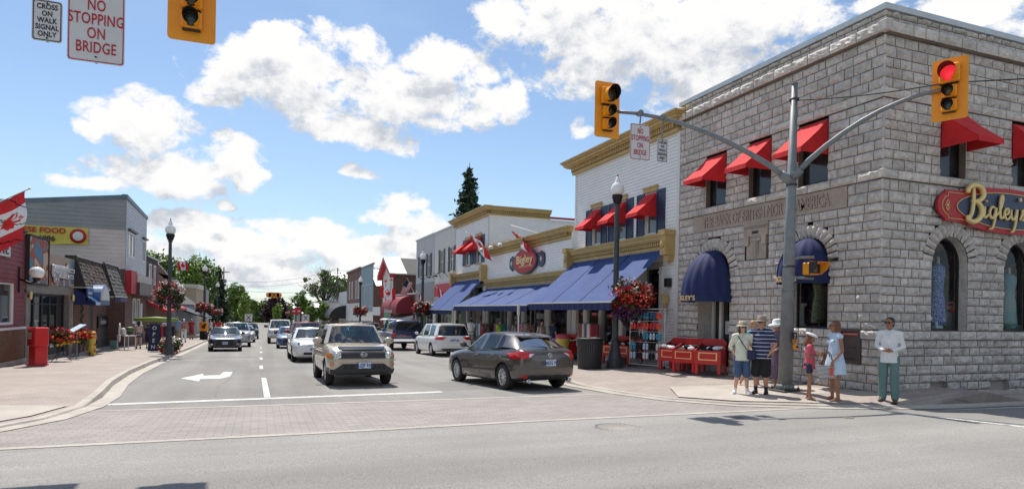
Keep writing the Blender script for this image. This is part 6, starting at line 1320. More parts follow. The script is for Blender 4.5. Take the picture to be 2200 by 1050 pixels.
mb = MB(); mb.prism([(-.50, 1.36, 1.335), (.50, 1.36, 1.335), (.46, 1.60, 1.305), (-.46, 1.60, 1.305)], (0, 0, .022), 'car_grey'); part('spoiler', mb, c.rt)
mb = MB(); mb.tube([(-.0, 2.08, 1.06), (.1, 2.06, 1.09), (.42, 2.0, 1.10)], [.018, .014, .008], 'black', 6); part('rear_wiper', mb, c.rt)
c.mirror(.82, -.72, 1.0, 'car_grey'); c.seams((-.86, .16, 1.12), .26, .97); c.handles([(.0, .84), (.92, .87)], 'car_grey')
mb = MB(); mb.prism([(0, .95, 1.455), (0, 1.15, 1.45), (0, 1.12, 1.50)], (.02, 0, 0), 'car_grey'); part('antenna_fin', mb, c.rt)
for k in (-1, 1): c.patch([(-1.1, .36), (1.1, .36), (1.1, .27), (-1.1, .27)], '+s' if k > 0 else '-s', 'car_grey', .014, 6, 2, name='sill_skirt')
# --- white minivan
c = Car('minivan', 'white minivan parked at the right kerb, seen from behind', gy(9.2, 34.4), R(180+1), VAN, VAN_C, VAN_W, 'car_white', ['pane_tint', 'glass_dark'], (-1.5, 1.5), .345, 2.0, roofc=.05, cat='van', rimstyle=7)
for k in (-1, 1):
    c.patch([(k*.42, 1.0), (k*.93, 1.04), (k*.93, .86), (k*.62, .86)], 'r', 'lens_red', .012, 6, 3, name='tail_light'); c.patch([(2.2, 1.03), (2.5, 1.0), (2.5, .87), (2.3, .88)], '+s' if k > 0 else '-s', 'lens_red', .012, 4, 3, name='tail_light')
c.plate('BNRT 482', 0, .84, True, w=.31); c.mirror(.92, -1.25, 1.08, 'car_white'); c.seams((-1.2, -.2, 1.0), .3, 1.05); c.handles([(-.35, .92), (.1, .92)], 'car_white')
mb = MB(); c.patch([(-.85, 1.085), (.85, 1.085), (.85, 1.065), (-.85, 1.065)], 'r', 'chrome', .01, 8, 1, mb=mb); part('chrome_strip', mb, c.rt); c.patch([(-.7, .42), (.7, .42), (.6, .32), (-.6, .32)], 'r', 'plastic_dark', .01, 8, 2, name='lower_bumper')
mb = MB(); mb.tube([(0, 2.42, 1.12), (.1, 2.44, 1.14), (.5, 2.38, 1.15)], .012, 'black', 5); part('rear_wiper', mb, c.rt); mb = MB(); mb.prism([(-.62, 2.02, 1.64), (.62, 2.02, 1.64), (.58, 2.3, 1.61), (-.58, 2.3, 1.61)], (0, 0, .03), 'car_white'); part('spoiler', mb, c.rt)
# --- navy pickup with canopy
st, C, Wn = pickup_spec(5.6, 2.02, .42, 1.18, 1.95)
c = Car('pickup_truck', 'navy blue pickup truck with a matching canopy, parked beyond the minivan', gy(8.55, 43.0), R(180+1.5), st, C, Wn, 'car_navy', ['pane_tint', 'pane_tint'], (-1.9, 1.75), .41, 2.02, roofc=.04, cat='pickup truck', tyre_w=.26, rimstyle=6)
mb = MB(); rings = []
for y, h_, w_ in ((1.05, 1.86, .80), (1.15, 1.9, .82), (2.6, 1.90, .82), (2.72, 1.80, .78), (2.78, 1.24, .92)):
    rings.append([(-.94, y, 1.2), (-w_-.02, y, h_-.1), (-w_*.8, y, h_), (0, y, h_+.03), (w_*.8, y, h_), (w_+.02, y, h_-.1), (.94, y, 1.2)])
mb.loft(rings, 'car_navy', True, True, True); cp = part('canopy', mb, c.rt); mb = MB(); mb.quad((-.80, 2.80, 1.3), (.80, 2.80, 1.3), (.66, 2.76, 1.78), (-.66, 2.76, 1.78), 'glass_dark')
for k in (-1, 1): mb.quad((k*.925, 1.3, 1.32), (k*.925, 2.5, 1.32), (k*.865, 2.45, 1.74), (k*.865, 1.35, 1.74), 'glass_dark')
part('canopy_window', mb, cp)
for k in (-1, 1): c.patch([(k*.78, 1.12), (k*.96, 1.12), (k*.96, .80), (k*.78, .80)], 'r', 'lens_red', .015, 3, 4, name='tail_light')
c.plate('AB 47 913', 0, .62, True, y=2.86, w=.31); mb = MB(); mb.bbox(-.95, .95, 2.76, 2.92, .55, .74, 'chrome', .03); part('rear_bumper', mb, c.rt); mb = MB(); t = textmesh('RAM', .16, 'chrome', extrude=.004, offset=.006)
for i, v in enumerate(t.v): t.v[i] = (-v[0], 2.81+v[2], 1.0+v[1])
part('tailgate_lettering', t, c.rt) if 0 else None
c.patch([(.1, .98), (.5, .98), (.5, .93), (.1, .93)], 'r', 'lens_red', .01, 3, 1, name='badge'); c.mirror(.95, -1.0, 1.25, 'black', 1.3); c.seams((-1.1, -.15, .95), .5, 1.17)
# --- silver SUV farther on
c = Car('sport_utility_vehicle', 'silver grey SUV parked beyond the navy pickup, dark rear window', gy(8.1, 54.5), R(180+2), SUV, SUV_C, SUV_W, 'car_silver', ['pane_tint', 'glass_dark'], (-1.3, 1.3), .36, 1.75, cat='SUV'); c.rt.scale = (1.1, 1.1, 1.1)
for k in (-1, 1): c.patch([(k*.66, 1.03), (k*.84, 1.03), (k*.84, .78), (k*.72, .78)], 'r', 'lens_red', .01, 3, 3, name='tail_light')
c.plate('BKLM 206', 0, .8, True, w=.3); c.mirror(.84, -.6, 1.06, 'black')
# --- white sedan second in queue
c = Car('sedan', 'white sedan second in the oncoming queue, behind the gold SUV', gy(2.12, 30.5), R(1), SEDAN, SEDAN_C, SEDAN_W, 'car_white', ['pane_car', 'pane_car'], (-1.42, 1.42), .33, 1.83, roofc=.03, rimstyle=7)
for k in (-1, 1):
    c.patch([(k*.45, .80), (k*.86, .86), (k*.86, .72), (k*.42, .68)], 'f', 'lens_clear', .01, 6, 3, name='headlight'); c.patch([(k*.62, .80), (k*.70, .81), (k*.70, .74), (k*.62, .73)], 'f', 'glass_dark', .014, 2, 2, name='headlight_bulb'); c.patch([(k*.5, .40), (k*.78, .42), (k*.76, .34), (k*.5, .34)], 'f', 'lens_clear', .012, 3, 2, name='fog_light')
for i in range(4): c.patch([(-.43, .79-.033*i), (.43, .79-.033*i), (.43, .775-.033*i), (-.43, .775-.033*i)], 'f', 'black' if i % 2 == 0 else 'chrome', .008, 8, 1, name='grille_bar')
c.patch([(-.48, .43), (.48, .43), (.48, .33), (-.48, .33)], 'f', 'black', .01, 8, 2, name='lower_intake'); c.mirror(.84, -.72, 1.0, 'car_white'); c.seams((-.95, .2, 1.1), .3, .98); c.plate('BPZD 118', 0, .56, False, w=.3)
mb = MB(); mb.tube([(-.06, -2.42, .735), (0, -2.42, .69), (.06, -2.42, .735)], .008, 'chrome', 5); mb.tube([(.07*math.cos(a), -2.418, .715+.06*math.sin(a)) for a in [2*PI*i/12 for i in range(13)]], .006, 'chrome', 5); part('badge', mb, c.rt)
# --- maroon SUV third
c = Car('sport_utility_vehicle', 'maroon SUV with roof rails, only its roof showing behind the white sedan', gy(2.35, 37.6), R(0), SUV, SUV_C, SUV_W, 'car_maroon', ['pane_car', 'pane_car'], (-1.3, 1.3), .36, 1.75, cat='SUV'); c.rt.scale = (1.08, 1.08, 1.06); c.mirror(.84, -.6, 1.06, 'car_maroon')
for k in (-1, 1): c.patch([(k*.60, .93), (k*.83, .90), (k*.84, .76), (k*.56, .76)], 'f', 'lens_clear', .01, 4, 3, name='headlight'); mb = MB(); mb.tube([(k*.62, -.15, 1.61), (k*.62, -.1, 1.67), (k*.62, 1.5, 1.67), (k*.62, 1.58, 1.61)], .02, 'alloy', 6); part('roof_rail', mb, c.rt)
# --- blue compact fourth, white truck fifth
c = Car('hatchback', 'small bright blue car in the oncoming queue before the white pickup', gy(1.9, 46.5), R(-1), HATCH, HATCH_C, HATCH_W, 'car_blue', ['pane_car', 'pane_car'], (-1.30, 1.37), .325, 1.80); c.mirror(.82, -.72, 1.0, 'car_maroon')
for k in (-1, 1): c.patch([(k*.45, .74), (k*.82, .80), (k*.82, .66), (k*.5, .64)], 'f', 'lens_clear', .01, 5, 3, name='headlight')
c.patch([(-.45, .62), (.45, .62), (.5, .36), (-.5, .36)], 'f', 'black', .01, 6, 3, name='grille')
st, C, Wn = pickup_spec(5.8, 2.0, .42, 1.20, 1.94)
c = Car('pickup_truck', 'white pickup truck with one headlight on, last clear vehicle of the oncoming queue', gy(1.55, 58.5), R(-.5), st, C, Wn, 'car_white', ['pane_car', 'pane_car'], (-1.95, 1.8), .42, 2.0, roofc=.04, cat='pickup truck', tyre_w=.26)
c.patch([(-.52, 1.10), (.52, 1.10), (.48, .78), (-.48, .78)], 'f', 'black', .015, 8, 4, name='grille'); c.patch([(-.60, 1.12), (.60, 1.12), (.60, 1.06), (-.60, 1.06)], 'f', 'chrome', .02, 8, 1, name='grille_rim'); mb = MB(); mb.bbox(-.98, .98, -3.0, -2.8, .55, .76, 'alloy', .04); part('front_bumper', mb, c.rt)
for k in (-1, 1): c.patch([(k*.56, 1.08), (k*.92, 1.06), (k*.92, .84), (k*.56, .84)], 'f', 'lens_clear', .015, 4, 3, name='headlight')
c.mirror(.95, -1.25, 1.28, 'black', 1.4); c.plate('AF 21 044', 0, .66, False, y=-3.01)
# --- left lane: dark sports hatchback and the SUV behind
c = Car('coupe', 'glossy black low coupe driving at the left kerb', gy(-1.93, 42.4), R(2), SEDAN, SEDAN_C, SEDAN_W, 'car_black', ['pane_car', 'pane_car'], (-1.42, 1.42), .34, 1.83, roofc=.03); c.rt.scale = (1., .93, .96)
for k in (-1, 1): c.patch([(k*.50, .80), (k*.86, .86), (k*.86, .76), (k*.44, .72)], 'f', 'lens_clear', .01, 5, 3, name='headlight'); c.patch([(k*.62, .50), (k*.74, .50), (k*.74, .40), (k*.62, .40)], 'f', 'chrome', .012, 2, 2, name='fog_light')
c.patch([(-.42, .66), (.42, .66), (.5, .34), (-.5, .34)], 'f', 'black', .01, 6, 3, name='grille'); c.patch([(-.5, .30), (.5, .30), (.5, .28), (-.5, .28)], 'f', 'chrome', .015, 6, 1, name='lip_spoiler'); c.plate('BSPN 664', 0, .50, False, w=.3); c.mirror(.84, -.72, 1.0, 'car_black'); c.handles([(.1, .86)], 'car_black')
c = Car('sport_utility_vehicle', 'grey SUV following close behind the black coupe', gy(-1.55, 50.0), R(1), SUV, SUV_C, SUV_W, 'car_silver', ['pane_car', 'pane_car'], (-1.3, 1.3), .36, 1.75, cat='SUV'); c.rt.scale = (1.08, 1.06, 1.04); c.mirror(.84, -.6, 1.06, 'black')
for k in (-1, 1): c.patch([(k*.60, .93), (k*.83, .90), (k*.84, .76), (k*.56, .76)], 'f', 'lens_clear', .01, 4, 3, name='headlight')
c = Car('sedan', 'pale blue grey sedan third in the left lane', gy(-1.3, 61.5), R(0), SEDAN, SEDAN_C, SEDAN_W, 'car_silver', ['pane_car', 'pane_car'], (-1.42, 1.42), .33, 1.83); c.mirror(.84, -.72, 1.0, 'car_silver')
c = Car('sport_utility_vehicle', 'dark SUV fourth in the left lane, farthest of that line', gy(-1.0, 74), R(0), SUV, SUV_C, SUV_W, 'car_black', ['pane_car', 'pane_car'], (-1.3, 1.3), .36, 1.75, cat='SUV')
c = Car('sport_utility_vehicle', 'dark maroon SUV far down the street, left of the white pickup', gy(3.2, 148), R(0), SUV, SUV_C, SUV_W, 'car_maroon', ['glass_dark', 'glass_dark'], (-1.3, 1.3), .36, 1.75, cat='SUV')
c = Car('sedan', 'red car far down the street just beside the white pickup', gy(4.0, 118), R(0), SEDAN, SEDAN_C, SEDAN_W, 'car_red', ['glass_dark', 'glass_dark'], (-1.42, 1.42), .33, 1.83)
c = Car('sedan', 'white car among the far parked cars on the right', gy(9.2, 72), R(180), SEDAN, SEDAN_C, SEDAN_W, 'car_white', ['pane_tint', 'glass_dark'], (-1.42, 1.42), .33, 1.83)
for k in (-1, 1): c.patch([(k*.6, .95), (k*.84, .95), (k*.84, .8), (k*.6, .8)], 'r', 'lens_red', .01, 3, 2, name='tail_light')
# ------------------------------------------------------------------ street furniture
def basket(name, label, loc, r, h, seed, nl, nf, size=.05, trail=.5, cols=('petal_red', 'petal_orange', 'petal_white', 'petal_purple'), group='flower displays on the lamp posts', pot=True):
    rt = root(name, label, 'flower basket', loc, 0, group); k = r
    mb = MB(); mb.lathe([(.04, -h*.35), (k*.38, -h*.22), (k*.5, 0), (k*.52, .02), (k*.48, .02), (k*.36, -h*.15)], (0, 0, 0), 'hair_brown', 16)
    if pot: mb.tube([(0, 0, .0), (0, 0, h*.55)], .01, 'black', 5)
    part('basket', mb, rt)
    top = [(0, 0, .10*h, r, r, h*.42), (r*.4, 0, 0, r*.6, r*.7, h*.3), (-r*.35, r*.3, -.05*h, r*.6, r*.6, h*.35)]; low = [(0, 0, -h*.28, r*.9, r*.9, h*.26), (r*.1, 0, -h*.5*trail*1.6, r*.55, r*.5, h*.30)]
    part('foliage', leaves(blobpts(top+low, nl, seed, .3, 14), size*1.25, 'leaf_basket', .2, seed), rt, fix=False)
    zones = [top, [(0, 0, .06*h, r*1.03, r*1.03, h*.36)], [(r*.15, -.1*r, .25*h, r*.8, r*.8, h*.26), (r*.3, 0, -h*.55*trail*1.5, r*.4, r*.4, h*.24)], low]
    for i, (m, z) in enumerate(zip(cols, zones)):
        part('blossom_'+m.split('_')[1], leaves(blobpts(z, nf[i], seed*7+i, .86, 7), size*1.15, m, .6, seed+i, 1.15), rt, fix=False)
    return rt
def lamp(x, y, hb, ztop, label, rbase=.27, shaft=.095):
    zb = g(y)+hb; H_ = ztop-zb; rt = root('street_lamp', label, 'street lamp', (x, y, zb), 0, 'acorn globe street lamps')
    k = rbase/.27; hz = H_-1.05*.95
    mb = MB(); mb.lathe([(.30*k, 0), (.30*k, .28), (.25*k, .34), (.23*k, .42), (.19*k, .62), (.14*k, .85), (.125*k, .95), (.15*k, 1.0), (shaft*1.1, 1.06), (shaft*.82, hz), (.11, hz+.02), (.10, hz+.06)], (0, 0, 0), 'lamp_post', 16, smooth=False); part('pole', mb, rt)
    mb = MB(); mb.lathe([(.085, 0), (.10, .08), (.16, .26), (.18, .30), (.17, .33)], (0, 0, hz+.05), 'black', 16)
    for i in range(8): a = PI*i/4; mb.tube([(.11*math.cos(a), .11*math.sin(a), hz+.1), (.18*math.cos(a), .18*math.sin(a), hz+.34)], .014, 'black', 5)
    part('capital', mb, rt); mb = MB(); mb.lathe([(.13, 0), (.20, .09), (.225, .2), (.215, .30), (.16, .40), (.10, .44), (.10, .48), (.075, .52), (.06, .60), (.02, .66)], (0, 0, hz+.36), 'globe', 20); part('globe', mb, rt)
    mb = MB(); mb.lathe([(.02, 0), (.03, .03), (.008, .10)], (0, 0, hz+1.0), 'black', 8); part('finial', mb, rt); return rt
L_ = [(-3.91, 33.41, .15, 5.55, 'street lamp on the left pavement, nearest, with flowers round its middle and foot', .2, .085), (-4.77, 65.1, .15, 5.50, 'second street lamp on the left, its post wrapped in orange near the ground', .27, .095), (-5.24, 92.3, .15, 4.9, 'third street lamp on the left, small before the dark spruce', .27, .095),
      (11.3, 19.39, .16, 6.29, 'near street lamp on the right pavement beside the slatted litter bin', .27, .10), (10.35, 43.8, .15, 5.75, 'street lamp on the right before the grey sided shop, above the parked cars', .27, .10), (9.6, 68.3, .15, 5.1, 'street lamp in front of the blue metal false front', .27, .1), (6.6, 138, .1, 3.3, 'distant street lamp near the red sign', .27, .1), (5.4, 150, .1, 2.9, 'farthest street lamp, left of the red sign', .27, .1)]
for q in L_: lamp(*q)
basket('hanging_basket', 'large hanging basket of red and white flowers with purple trails on the near right lamp', (11.68, 19.0, 2.12), .66, 1.3, 3, 2300, (1000, 800, 420, 1100), .062, .6)
basket('hanging_basket', 'hanging basket of pink and white flowers left of the nearest left lamp', (-4.20, 33.4, 2.2), .36, 1.1, 4, 900, (150, 90, 200, 120), .06, .4, ('petal_pink', 'petal_orange', 'petal_white', 'petal_purple'))
basket('hanging_basket', 'hanging basket of red and white flowers right of the nearest left lamp', (-3.62, 33.35, 2.15), .36, 1.15, 5, 900, (170, 80, 220, 100), .06, .4, ('petal_red', 'petal_pink', 'petal_white', 'petal_purple'))
pl_ = basket('flower_tub', 'big tub of white and red flowers at the foot of the nearest left lamp', (-4.05, 34.6, g(34.6)+.5), .52, .85, 6, 1200, (110, 60, 330, 40), .07, .2, ('petal_red', 'petal_orange', 'petal_white', 'petal_pink'), 'flower tubs on the left pavement', False)
for i, (x, y, z, s, lb) in enumerate([(-5.3, 65, 1.6, .6, 'hanging basket left of the second left lamp'), (-4.3, 65, 1.5, .65, 'hanging basket right of the second left lamp'), (-5.6, 92, 1.0, .6, 'hanging basket left of the third left lamp'), (-4.8, 92, 1.0, .6, 'hanging basket right of the third left lamp'), (9.85, 43.7, 1.75, .6, 'hanging basket left of the right lamp by the grey shop'), (10.85, 43.8, 1.75, .6, 'hanging basket right of the lamp by the grey shop'), (9.05, 68.2, 1.5, .6, 'hanging basket left of the lamp before the blue front'), (10.1, 68.2, 1.5, .6, 'hanging basket right of the lamp before the blue front'), (6.9, 137, .9, .7, 'hanging basket on the distant lamp near the red sign'), (5.6, 149, .6, .7, 'hanging basket on the farthest lamp')]):
    basket('hanging_basket', lb, (x+(.22 if 'left of' in lb else -.15), y, z), s*.66, .9, 20+i, 500, (170, 70, 130, 60), .11, .4, ('petal_red', 'petal_pink', 'petal_white', 'petal_purple'))
mb = MB(); mb.lathe([(.36, 0), (.38, .75), (.34, .8)], (-4.75, 64.7, g(65)+.9), 'signal_orange', 14); mb.lathe([(.34, 0), (.36, .9)], (-4.75, 64.7, g(65)+.1), 'cloth_black', 14); mb.ell((-4.75, 64.34, g(65)+1.3), (.16, .02, .2), 'black'); mb.ell((-4.65, 64.33, g(65)+1.5), (.12, .02, .1), 'black'); single('post_wrap', mb, 'orange and black banner wrapped round the second left lamp post', 'banner', (-4.75, 64.7, g(65)))
# ---- signals
def signal(name, label, loc, rz, lit=None, visor_dir=0):
    """backplate 0.62 x 1.24 facing -Y, lamps 300/200/200"""
    rt = root(name, label, 'traffic signal', loc, rz); mb = MB(); w, h, b = .31, .62, .05
    pts = [(w-b+b*math.cos(a), h-b+b*math.sin(a)) for a in (0, PI/4, PI/2)]+[(-w+b+b*math.cos(a), h-b+b*math.sin(a)) for a in (PI/2, PI*.75, PI)]+[(-w+b+b*math.cos(a), -h+b+b*math.sin(a)) for a in (PI, PI*1.25, PI*1.5)]+[(w-b+b*math.cos(a), -h+b+b*math.sin(a)) for a in (-PI/2, -PI/4, 0)]
    mb.prism([(x, 0, z) for x, z in pts], (0, .012, 0), 'signal_orange'); part('backplate', mb, rt)
    for (z, r, hh, nm, ln) in ((.30, .15, .40, 'red', 'lens_red' if lit else 'lens_dark'), (-.06, .10, .27, 'amber', 'lens_dark'), (-.34, .10, .27, 'green', 'lens_green')):
        m2 = MB(); ww = .18 if r > .12 else .135; m2.bbox(-ww, ww, -.10, -.002, z-hh/2+.008, z+hh/2-.008, 'signal_orange', .025); m2.box(-ww+.02, ww-.02, -.09, .09, z-hh/2-.006, z-hh/2+.004, 'dark'); m2.bbox(-ww+.02, ww-.02, .012, .16, z-hh/2+.02, z+hh/2-.02, 'signal_orange', .02)
        for q in (-1, 1): m2.box(ww*q-.012, ww*q+.012, -.08, -.04, z+hh*.28, z+hh*.36, 'signal_orange'); m2.box(ww*q-.012, ww*q+.012, -.08, -.04, z-hh*.36, z-hh*.28, 'signal_orange')
        sec = part('lamp_section', m2, rt); m3 = MB(); rings = []   # open tunnel visor
        for y, f in ((-.10, 1.0), (-.10-r*1.9, 1.0)):
            rings.append([(r*1.06*math.sin(a), y-(0 if y > -.11 else .0)*1, z+r*1.06*math.cos(a)) for a in [(-1+2*i/18)*PI*.86 for i in range(19)]])
        rings[1] = [(x, -.10-r*(1.0+.9*(zz-z+r)/(2*r)), zz) for x, y, zz in rings[1]]
        m3.loft(rings, 'signal_orange', closed=False, caps=False); ri = [[(x*.97, y, z+(zz-z)*.97) for x, y, zz in R_] for R_ in rings]; m3.loft(ri, 'black', closed=False, caps=False); part('visor', m3, sec)
        m4 = MB(); m4.lathe([(r, -.101), (r*.7, -.125), (.01, -.135)], (0, 0, z), ln, 20, ax='y'); le = part('lens', m4, sec)
    return rt
em = pbr('lit_red', (.75, .02, .03), .3); b_ = em.node_tree.nodes['Principled BSDF']; b_.inputs['Emission Color'].default_value = (1, .03, .05, 1); b_.inputs['Emission Strength'].default_value = .55
s1 = signal('traffic_signal', 'unlit orange backed traffic signal at the tip of the left mast arm, over the street', (7.15, 12.78, 6.16), R(0))
s2 = signal('traffic_signal', 'orange backed traffic signal with its red lamp lit, before the stone corner', (12.80, 8.98, 6.22), R(-66), lit=True)
s0 = signal('traffic_signal', 'large orange backed traffic signal cut off by the top left edge', (-.98, 10.3, 6.0), R(0))
for sec in s2.children:
    for ch in sec.children:
        if ch.name.startswith('lens') and ch.data.materials[0].name == 'lens_red': ch.data.materials[0] = em
def mast(name, label, base, lean, top, arms, zb):
    rt = root(name, label, 'signal mast', base); x, y, z = base; T = Vector(top); B_ = Vector(base)
    mb = MB(); mb.tube([B_, B_.lerp(T, .5), T], [.17, .122, .068], 'galv', 16); mb.lathe([(.08, 0), (.08, .02), (.02, .04)], tuple(T), 'galv', 12); mb.lathe([(.20, 0), (.20, .10), (.18, .12)], (x, y, z+.05), 'galv', 16); part('pole', mb, rt, True)
    mb = MB(); mb.bbox(x-.26, x+.26, y-.26, y+.26, z+.0, z+.05, 'steel_dark', .01)
    for a in (-.2, .2):
        for b in (-.2, .2): mb.lathe([(.03, 0), (.03, .05), (.012, .06), (.012, .09)], (x+a, y+b, z+.05), 'steel_dark', 6)
    part('base_plate', mb, rt, True)
    for A, E in arms:
        A = Vector(A); E = Vector(E); mb = MB(); P_ = []
        for i in range(9): t = i/8; p = A.lerp(E, t); p.z = A.z+(E.z-A.z)*math.sin(t*PI/2)**.85*1.0; P_.append(p)
        mb.tube(P_, [.068-.032*i/8 for i in range(9)], 'galv', 12); mb.tube([A, A.lerp(P_[1], .5)], .10, 'galv', 12); part('mast_arm', mb, rt, True)
    for k, zz in enumerate(zb): mb = MB(); p = B_.lerp(T, (zz-z)/(top[2]-z)); mb.lathe([(.155-.0075*zz, 0), (.155-.0075*zz, .05)], tuple(p), 'steel_dark', 16); part('clamp', mb, rt, True)
    return rt, P_
mt, _ = mast('signal_mast', 'galvanised signal pole with two curved arms on the right corner', (11.46, 11.83, -.13), 0, (11.29, 11.52, 6.92), [((11.33, 11.6, 4.70), (7.35, 12.82, 6.16)), ((11.33, 11.58, 4.80), (12.70, 9.08, 6.22))], (2.2, 2.75, 4.62, 6.55))
mast('signal_mast', 'galvanised signal pole with a long arm outside the left edge', (-6.6, 11.0, -.15), 0, (-6.6, 11.0, 7.0), [((-6.6, 10.95, 5.9), (-.95, 10.42, 6.35))], ())
def armz(x):   # height of the right mast's left arm above the street
    t = (11.33-x)/(11.33-7.35); return 4.70+1.46*math.sin(t*PI/2)**.85, 11.6+1.22*t
n_l = len
def sign_panel(name, label, x, y, z, w, h, lines, col, size, zh, border=True, r=.04, shear=0, rz=0, sx=1., gap=None):
    gap = gap or h/(n_l(lines)+1.05)
    rt = root(name, label, 'road sign', (x, y, z), rz); mb = MB()
    def rr(w, h, r): return [(sx_*(w-r)+r*math.cos(a+q), sz*(h-r)+r*math.sin(a+q)) for (sx_, sz, q) in ((1, 1, 0), (-1, 1, PI/2), (-1, -1, PI), (1, -1, -PI/2)) for a in (0, PI/4, PI/2)]
    mb.prism([(a, 0, b) for a, b in rr(w/2, h/2, r)], (0, .006, 0), 'sign_white')
    if border:
        O = rr(w/2-.012, h/2-.012, r*.8); I = rr(w/2-.024, h/2-.024, r*.7); n = len(O)
        for i in range(n): j = (i+1) % n; mb.quad((O[i][0], -.003, O[i][1]), (O[j][0], -.003, O[j][1]), (I[j][0], -.003, I[j][1]), (I[i][0], -.003, I[i][1]), col)
    part('panel', mb, rt); tx = MB(); n = len(lines); g_ = gap or h/(n+.35)
    for i, l in enumerate(lines):
        t = textmesh(l, size, col, extrude=.001, offset=.002, sx=sx, space=1.05); zz = g_*((n-1)/2-i)
        for k, v in enumerate(t.v): t.v[k] = (v[0], -.005-v[2], zz+v[1])
        tx.join(t)
    part('lettering', tx, rt); mb = MB()
    for q in (.42, -.42): mb.lathe([(.012, 0), (.012, -.012)], (0, -.002, h*q), 'steel_dark', 8, ax='y')
    mb.tube([(0, .02, -h/2), (0, .02, h/2+.02), (.02, .03, zh-.06), (0, .0+.03, zh)], .018, 'galv', 6); mb.tube([(0, -.02, zh), (0, .1, zh)], .07, 'galv', 8); part('hanger', mb, rt); return rt
z_, y_ = armz(7.9); sign_panel('road_sign', 'white sign with red words NO STOPPING ON BRIDGE hanging from the right mast arm', 7.88, y_-.09, 5.47, .52, .80, ['NO', 'STOPPING', 'ON', 'BRIDGE'], 'sign_red', .165, z_-5.47, sx=.57)
z_, y_ = armz(8.38); sign_panel('road_sign', 'small white sign reading CROSS ON WALK SIGNAL ONLY hanging from the right mast arm', 8.37, y_-.09, 5.30, .27, .52, ['CROSS', 'ON', 'WALK', 'SIGNAL', 'ONLY'], 'sign_black', .085, z_-5.30, sx=.72, r=.03)
sign_panel('road_sign', 'large white sign with red words NO STOPPING ON BRIDGE at the top left edge', -2.17, 10.42, 5.425, .68, .98, ['NO', 'STOPPING', 'ON', 'BRIDGE'], 'sign_red', .215, .78, sx=.64, rz=R(0))
sign_panel('road_sign', 'small white CROSS ON WALK SIGNAL ONLY sign in the top left corner', -2.76, 10.5, 5.44, .35, .56, ['CROSS', 'ON', 'WALK', 'SIGNAL', 'ONLY'], 'sign_black', .098, .78, sx=.78, r=.035)
# pedestrian head on the pole and push button
ps = root('pedestrian_signal', 'small yellow pedestrian signal head mounted sideways on the mast pole', 'pedestrian signal', (11.72, 11.42, 2.72)); mb = MB()
mb.bbox(11.60, 11.93, 11.30, 11.52, 2.58, 2.86, 'yellow_paint', .02); part('housing', mb, ps, True); mb = MB(); mb.fbox(FF(11.30), 11.63, 11.90, 2.61, 2.83, 0, .004, 'black'); mb.ell((11.76, 11.285, 2.72), (.085, .01, .10), 'lens_dark'); part('lens', mb, ps, True)
mb = MB(); mb.prism([(11.58, 11.3, 2.88), (11.95, 11.3, 2.88), (11.95, 11.05, 2.86), (11.58, 11.05, 2.86)], (0, 0, -.012), 'yellow_paint'); mb.prism([(11.93, 11.3, 2.87), (11.93, 11.3, 2.58), (11.93, 11.12, 2.70), (11.93, 11.05, 2.86)], (.015, 0, 0), 'yellow_paint'); mb.prism([(11.58, 11.3, 2.87), (11.58, 11.3, 2.58), (11.58, 11.12, 2.70), (11.58, 11.05, 2.86)], (.015, 0, 0), 'black'); part('visor', mb, ps, True)
mb = MB(); mb.tube([(11.36, 11.6, 2.95), (11.5, 11.5, 2.97), (11.85, 11.42, 2.99)], .03, 'galv', 8); mb.tube([(11.36, 11.6, 2.52), (11.85, 11.42, 2.50)], .03, 'galv', 8); part('bracket', mb, ps, True)
pb = root('push_button', 'black walk symbol plate over a yellow crossing push button on the mast pole', 'push button', (11.42, 11.6, 1.0)); mb = MB()
mb.bbox(11.36, 11.50, 11.53, 11.56, 1.02, 1.26, 'black', .006); mb.fbox(FF(11.53), 11.365, 11.495, 1.025, 1.10, .0, .004, 'yellow_paint'); part('plate', mb, pb, True)
mb = MB(); F = FF(11.526); mb.ell(F(11.43, 0, 1.222), (.013, .003, .013), 'sign_white', 8, 6)
for p, q in (((0, .055), (0, .015)), ((0, .05), (-.022, .025)), ((0, .05), (.022, .025)), ((0, .015), (-.018, -.035)), ((0, .015), (.018, -.035))): mb.tube([F(11.43+p[0], .003, 1.155+p[1]), F(11.43+q[0], .003, 1.155+q[1])], .006, 'sign_white', 5)
mb.tube([F(11.47, .006, 1.062), F(11.39, .006, 1.062)], .005, 'black', 4); mb.tube([F(11.405, .006, 1.075), F(11.39, .006, 1.062), F(11.405, .006, 1.049)], .005, 'black', 4); part('walk_symbol', mb, pb, True)
mb = MB(); mb.bbox(11.39, 11.50, 11.48, 11.56, .86, 1.0, 'yellow_paint', .02); mb.lathe([(.025, 0), (.02, -.03)], (11.45, 11.48, .93), 'black', 10, ax='y'); part('button_box', mb, pb, True)
mb = MB(); a = Vector((11.3, 11.52, 6.55)); b = Vector((12.75, 9.02, 6.35)); d = Vector((24, -2, 7.2))
cat = lambda p, q, s: [p.lerp(q, i/14)-Vector((0, 0, s*4*(i/14)*(1-i/14))) for i in range(15)]
mb.tube(cat(a, b, .06)+cat(b, d, .5)[1:], .014, 'black', 5); single('signal_cable', mb, 'black cable slung from the mast pole past the lit signal to the right', 'cable', tuple(a))
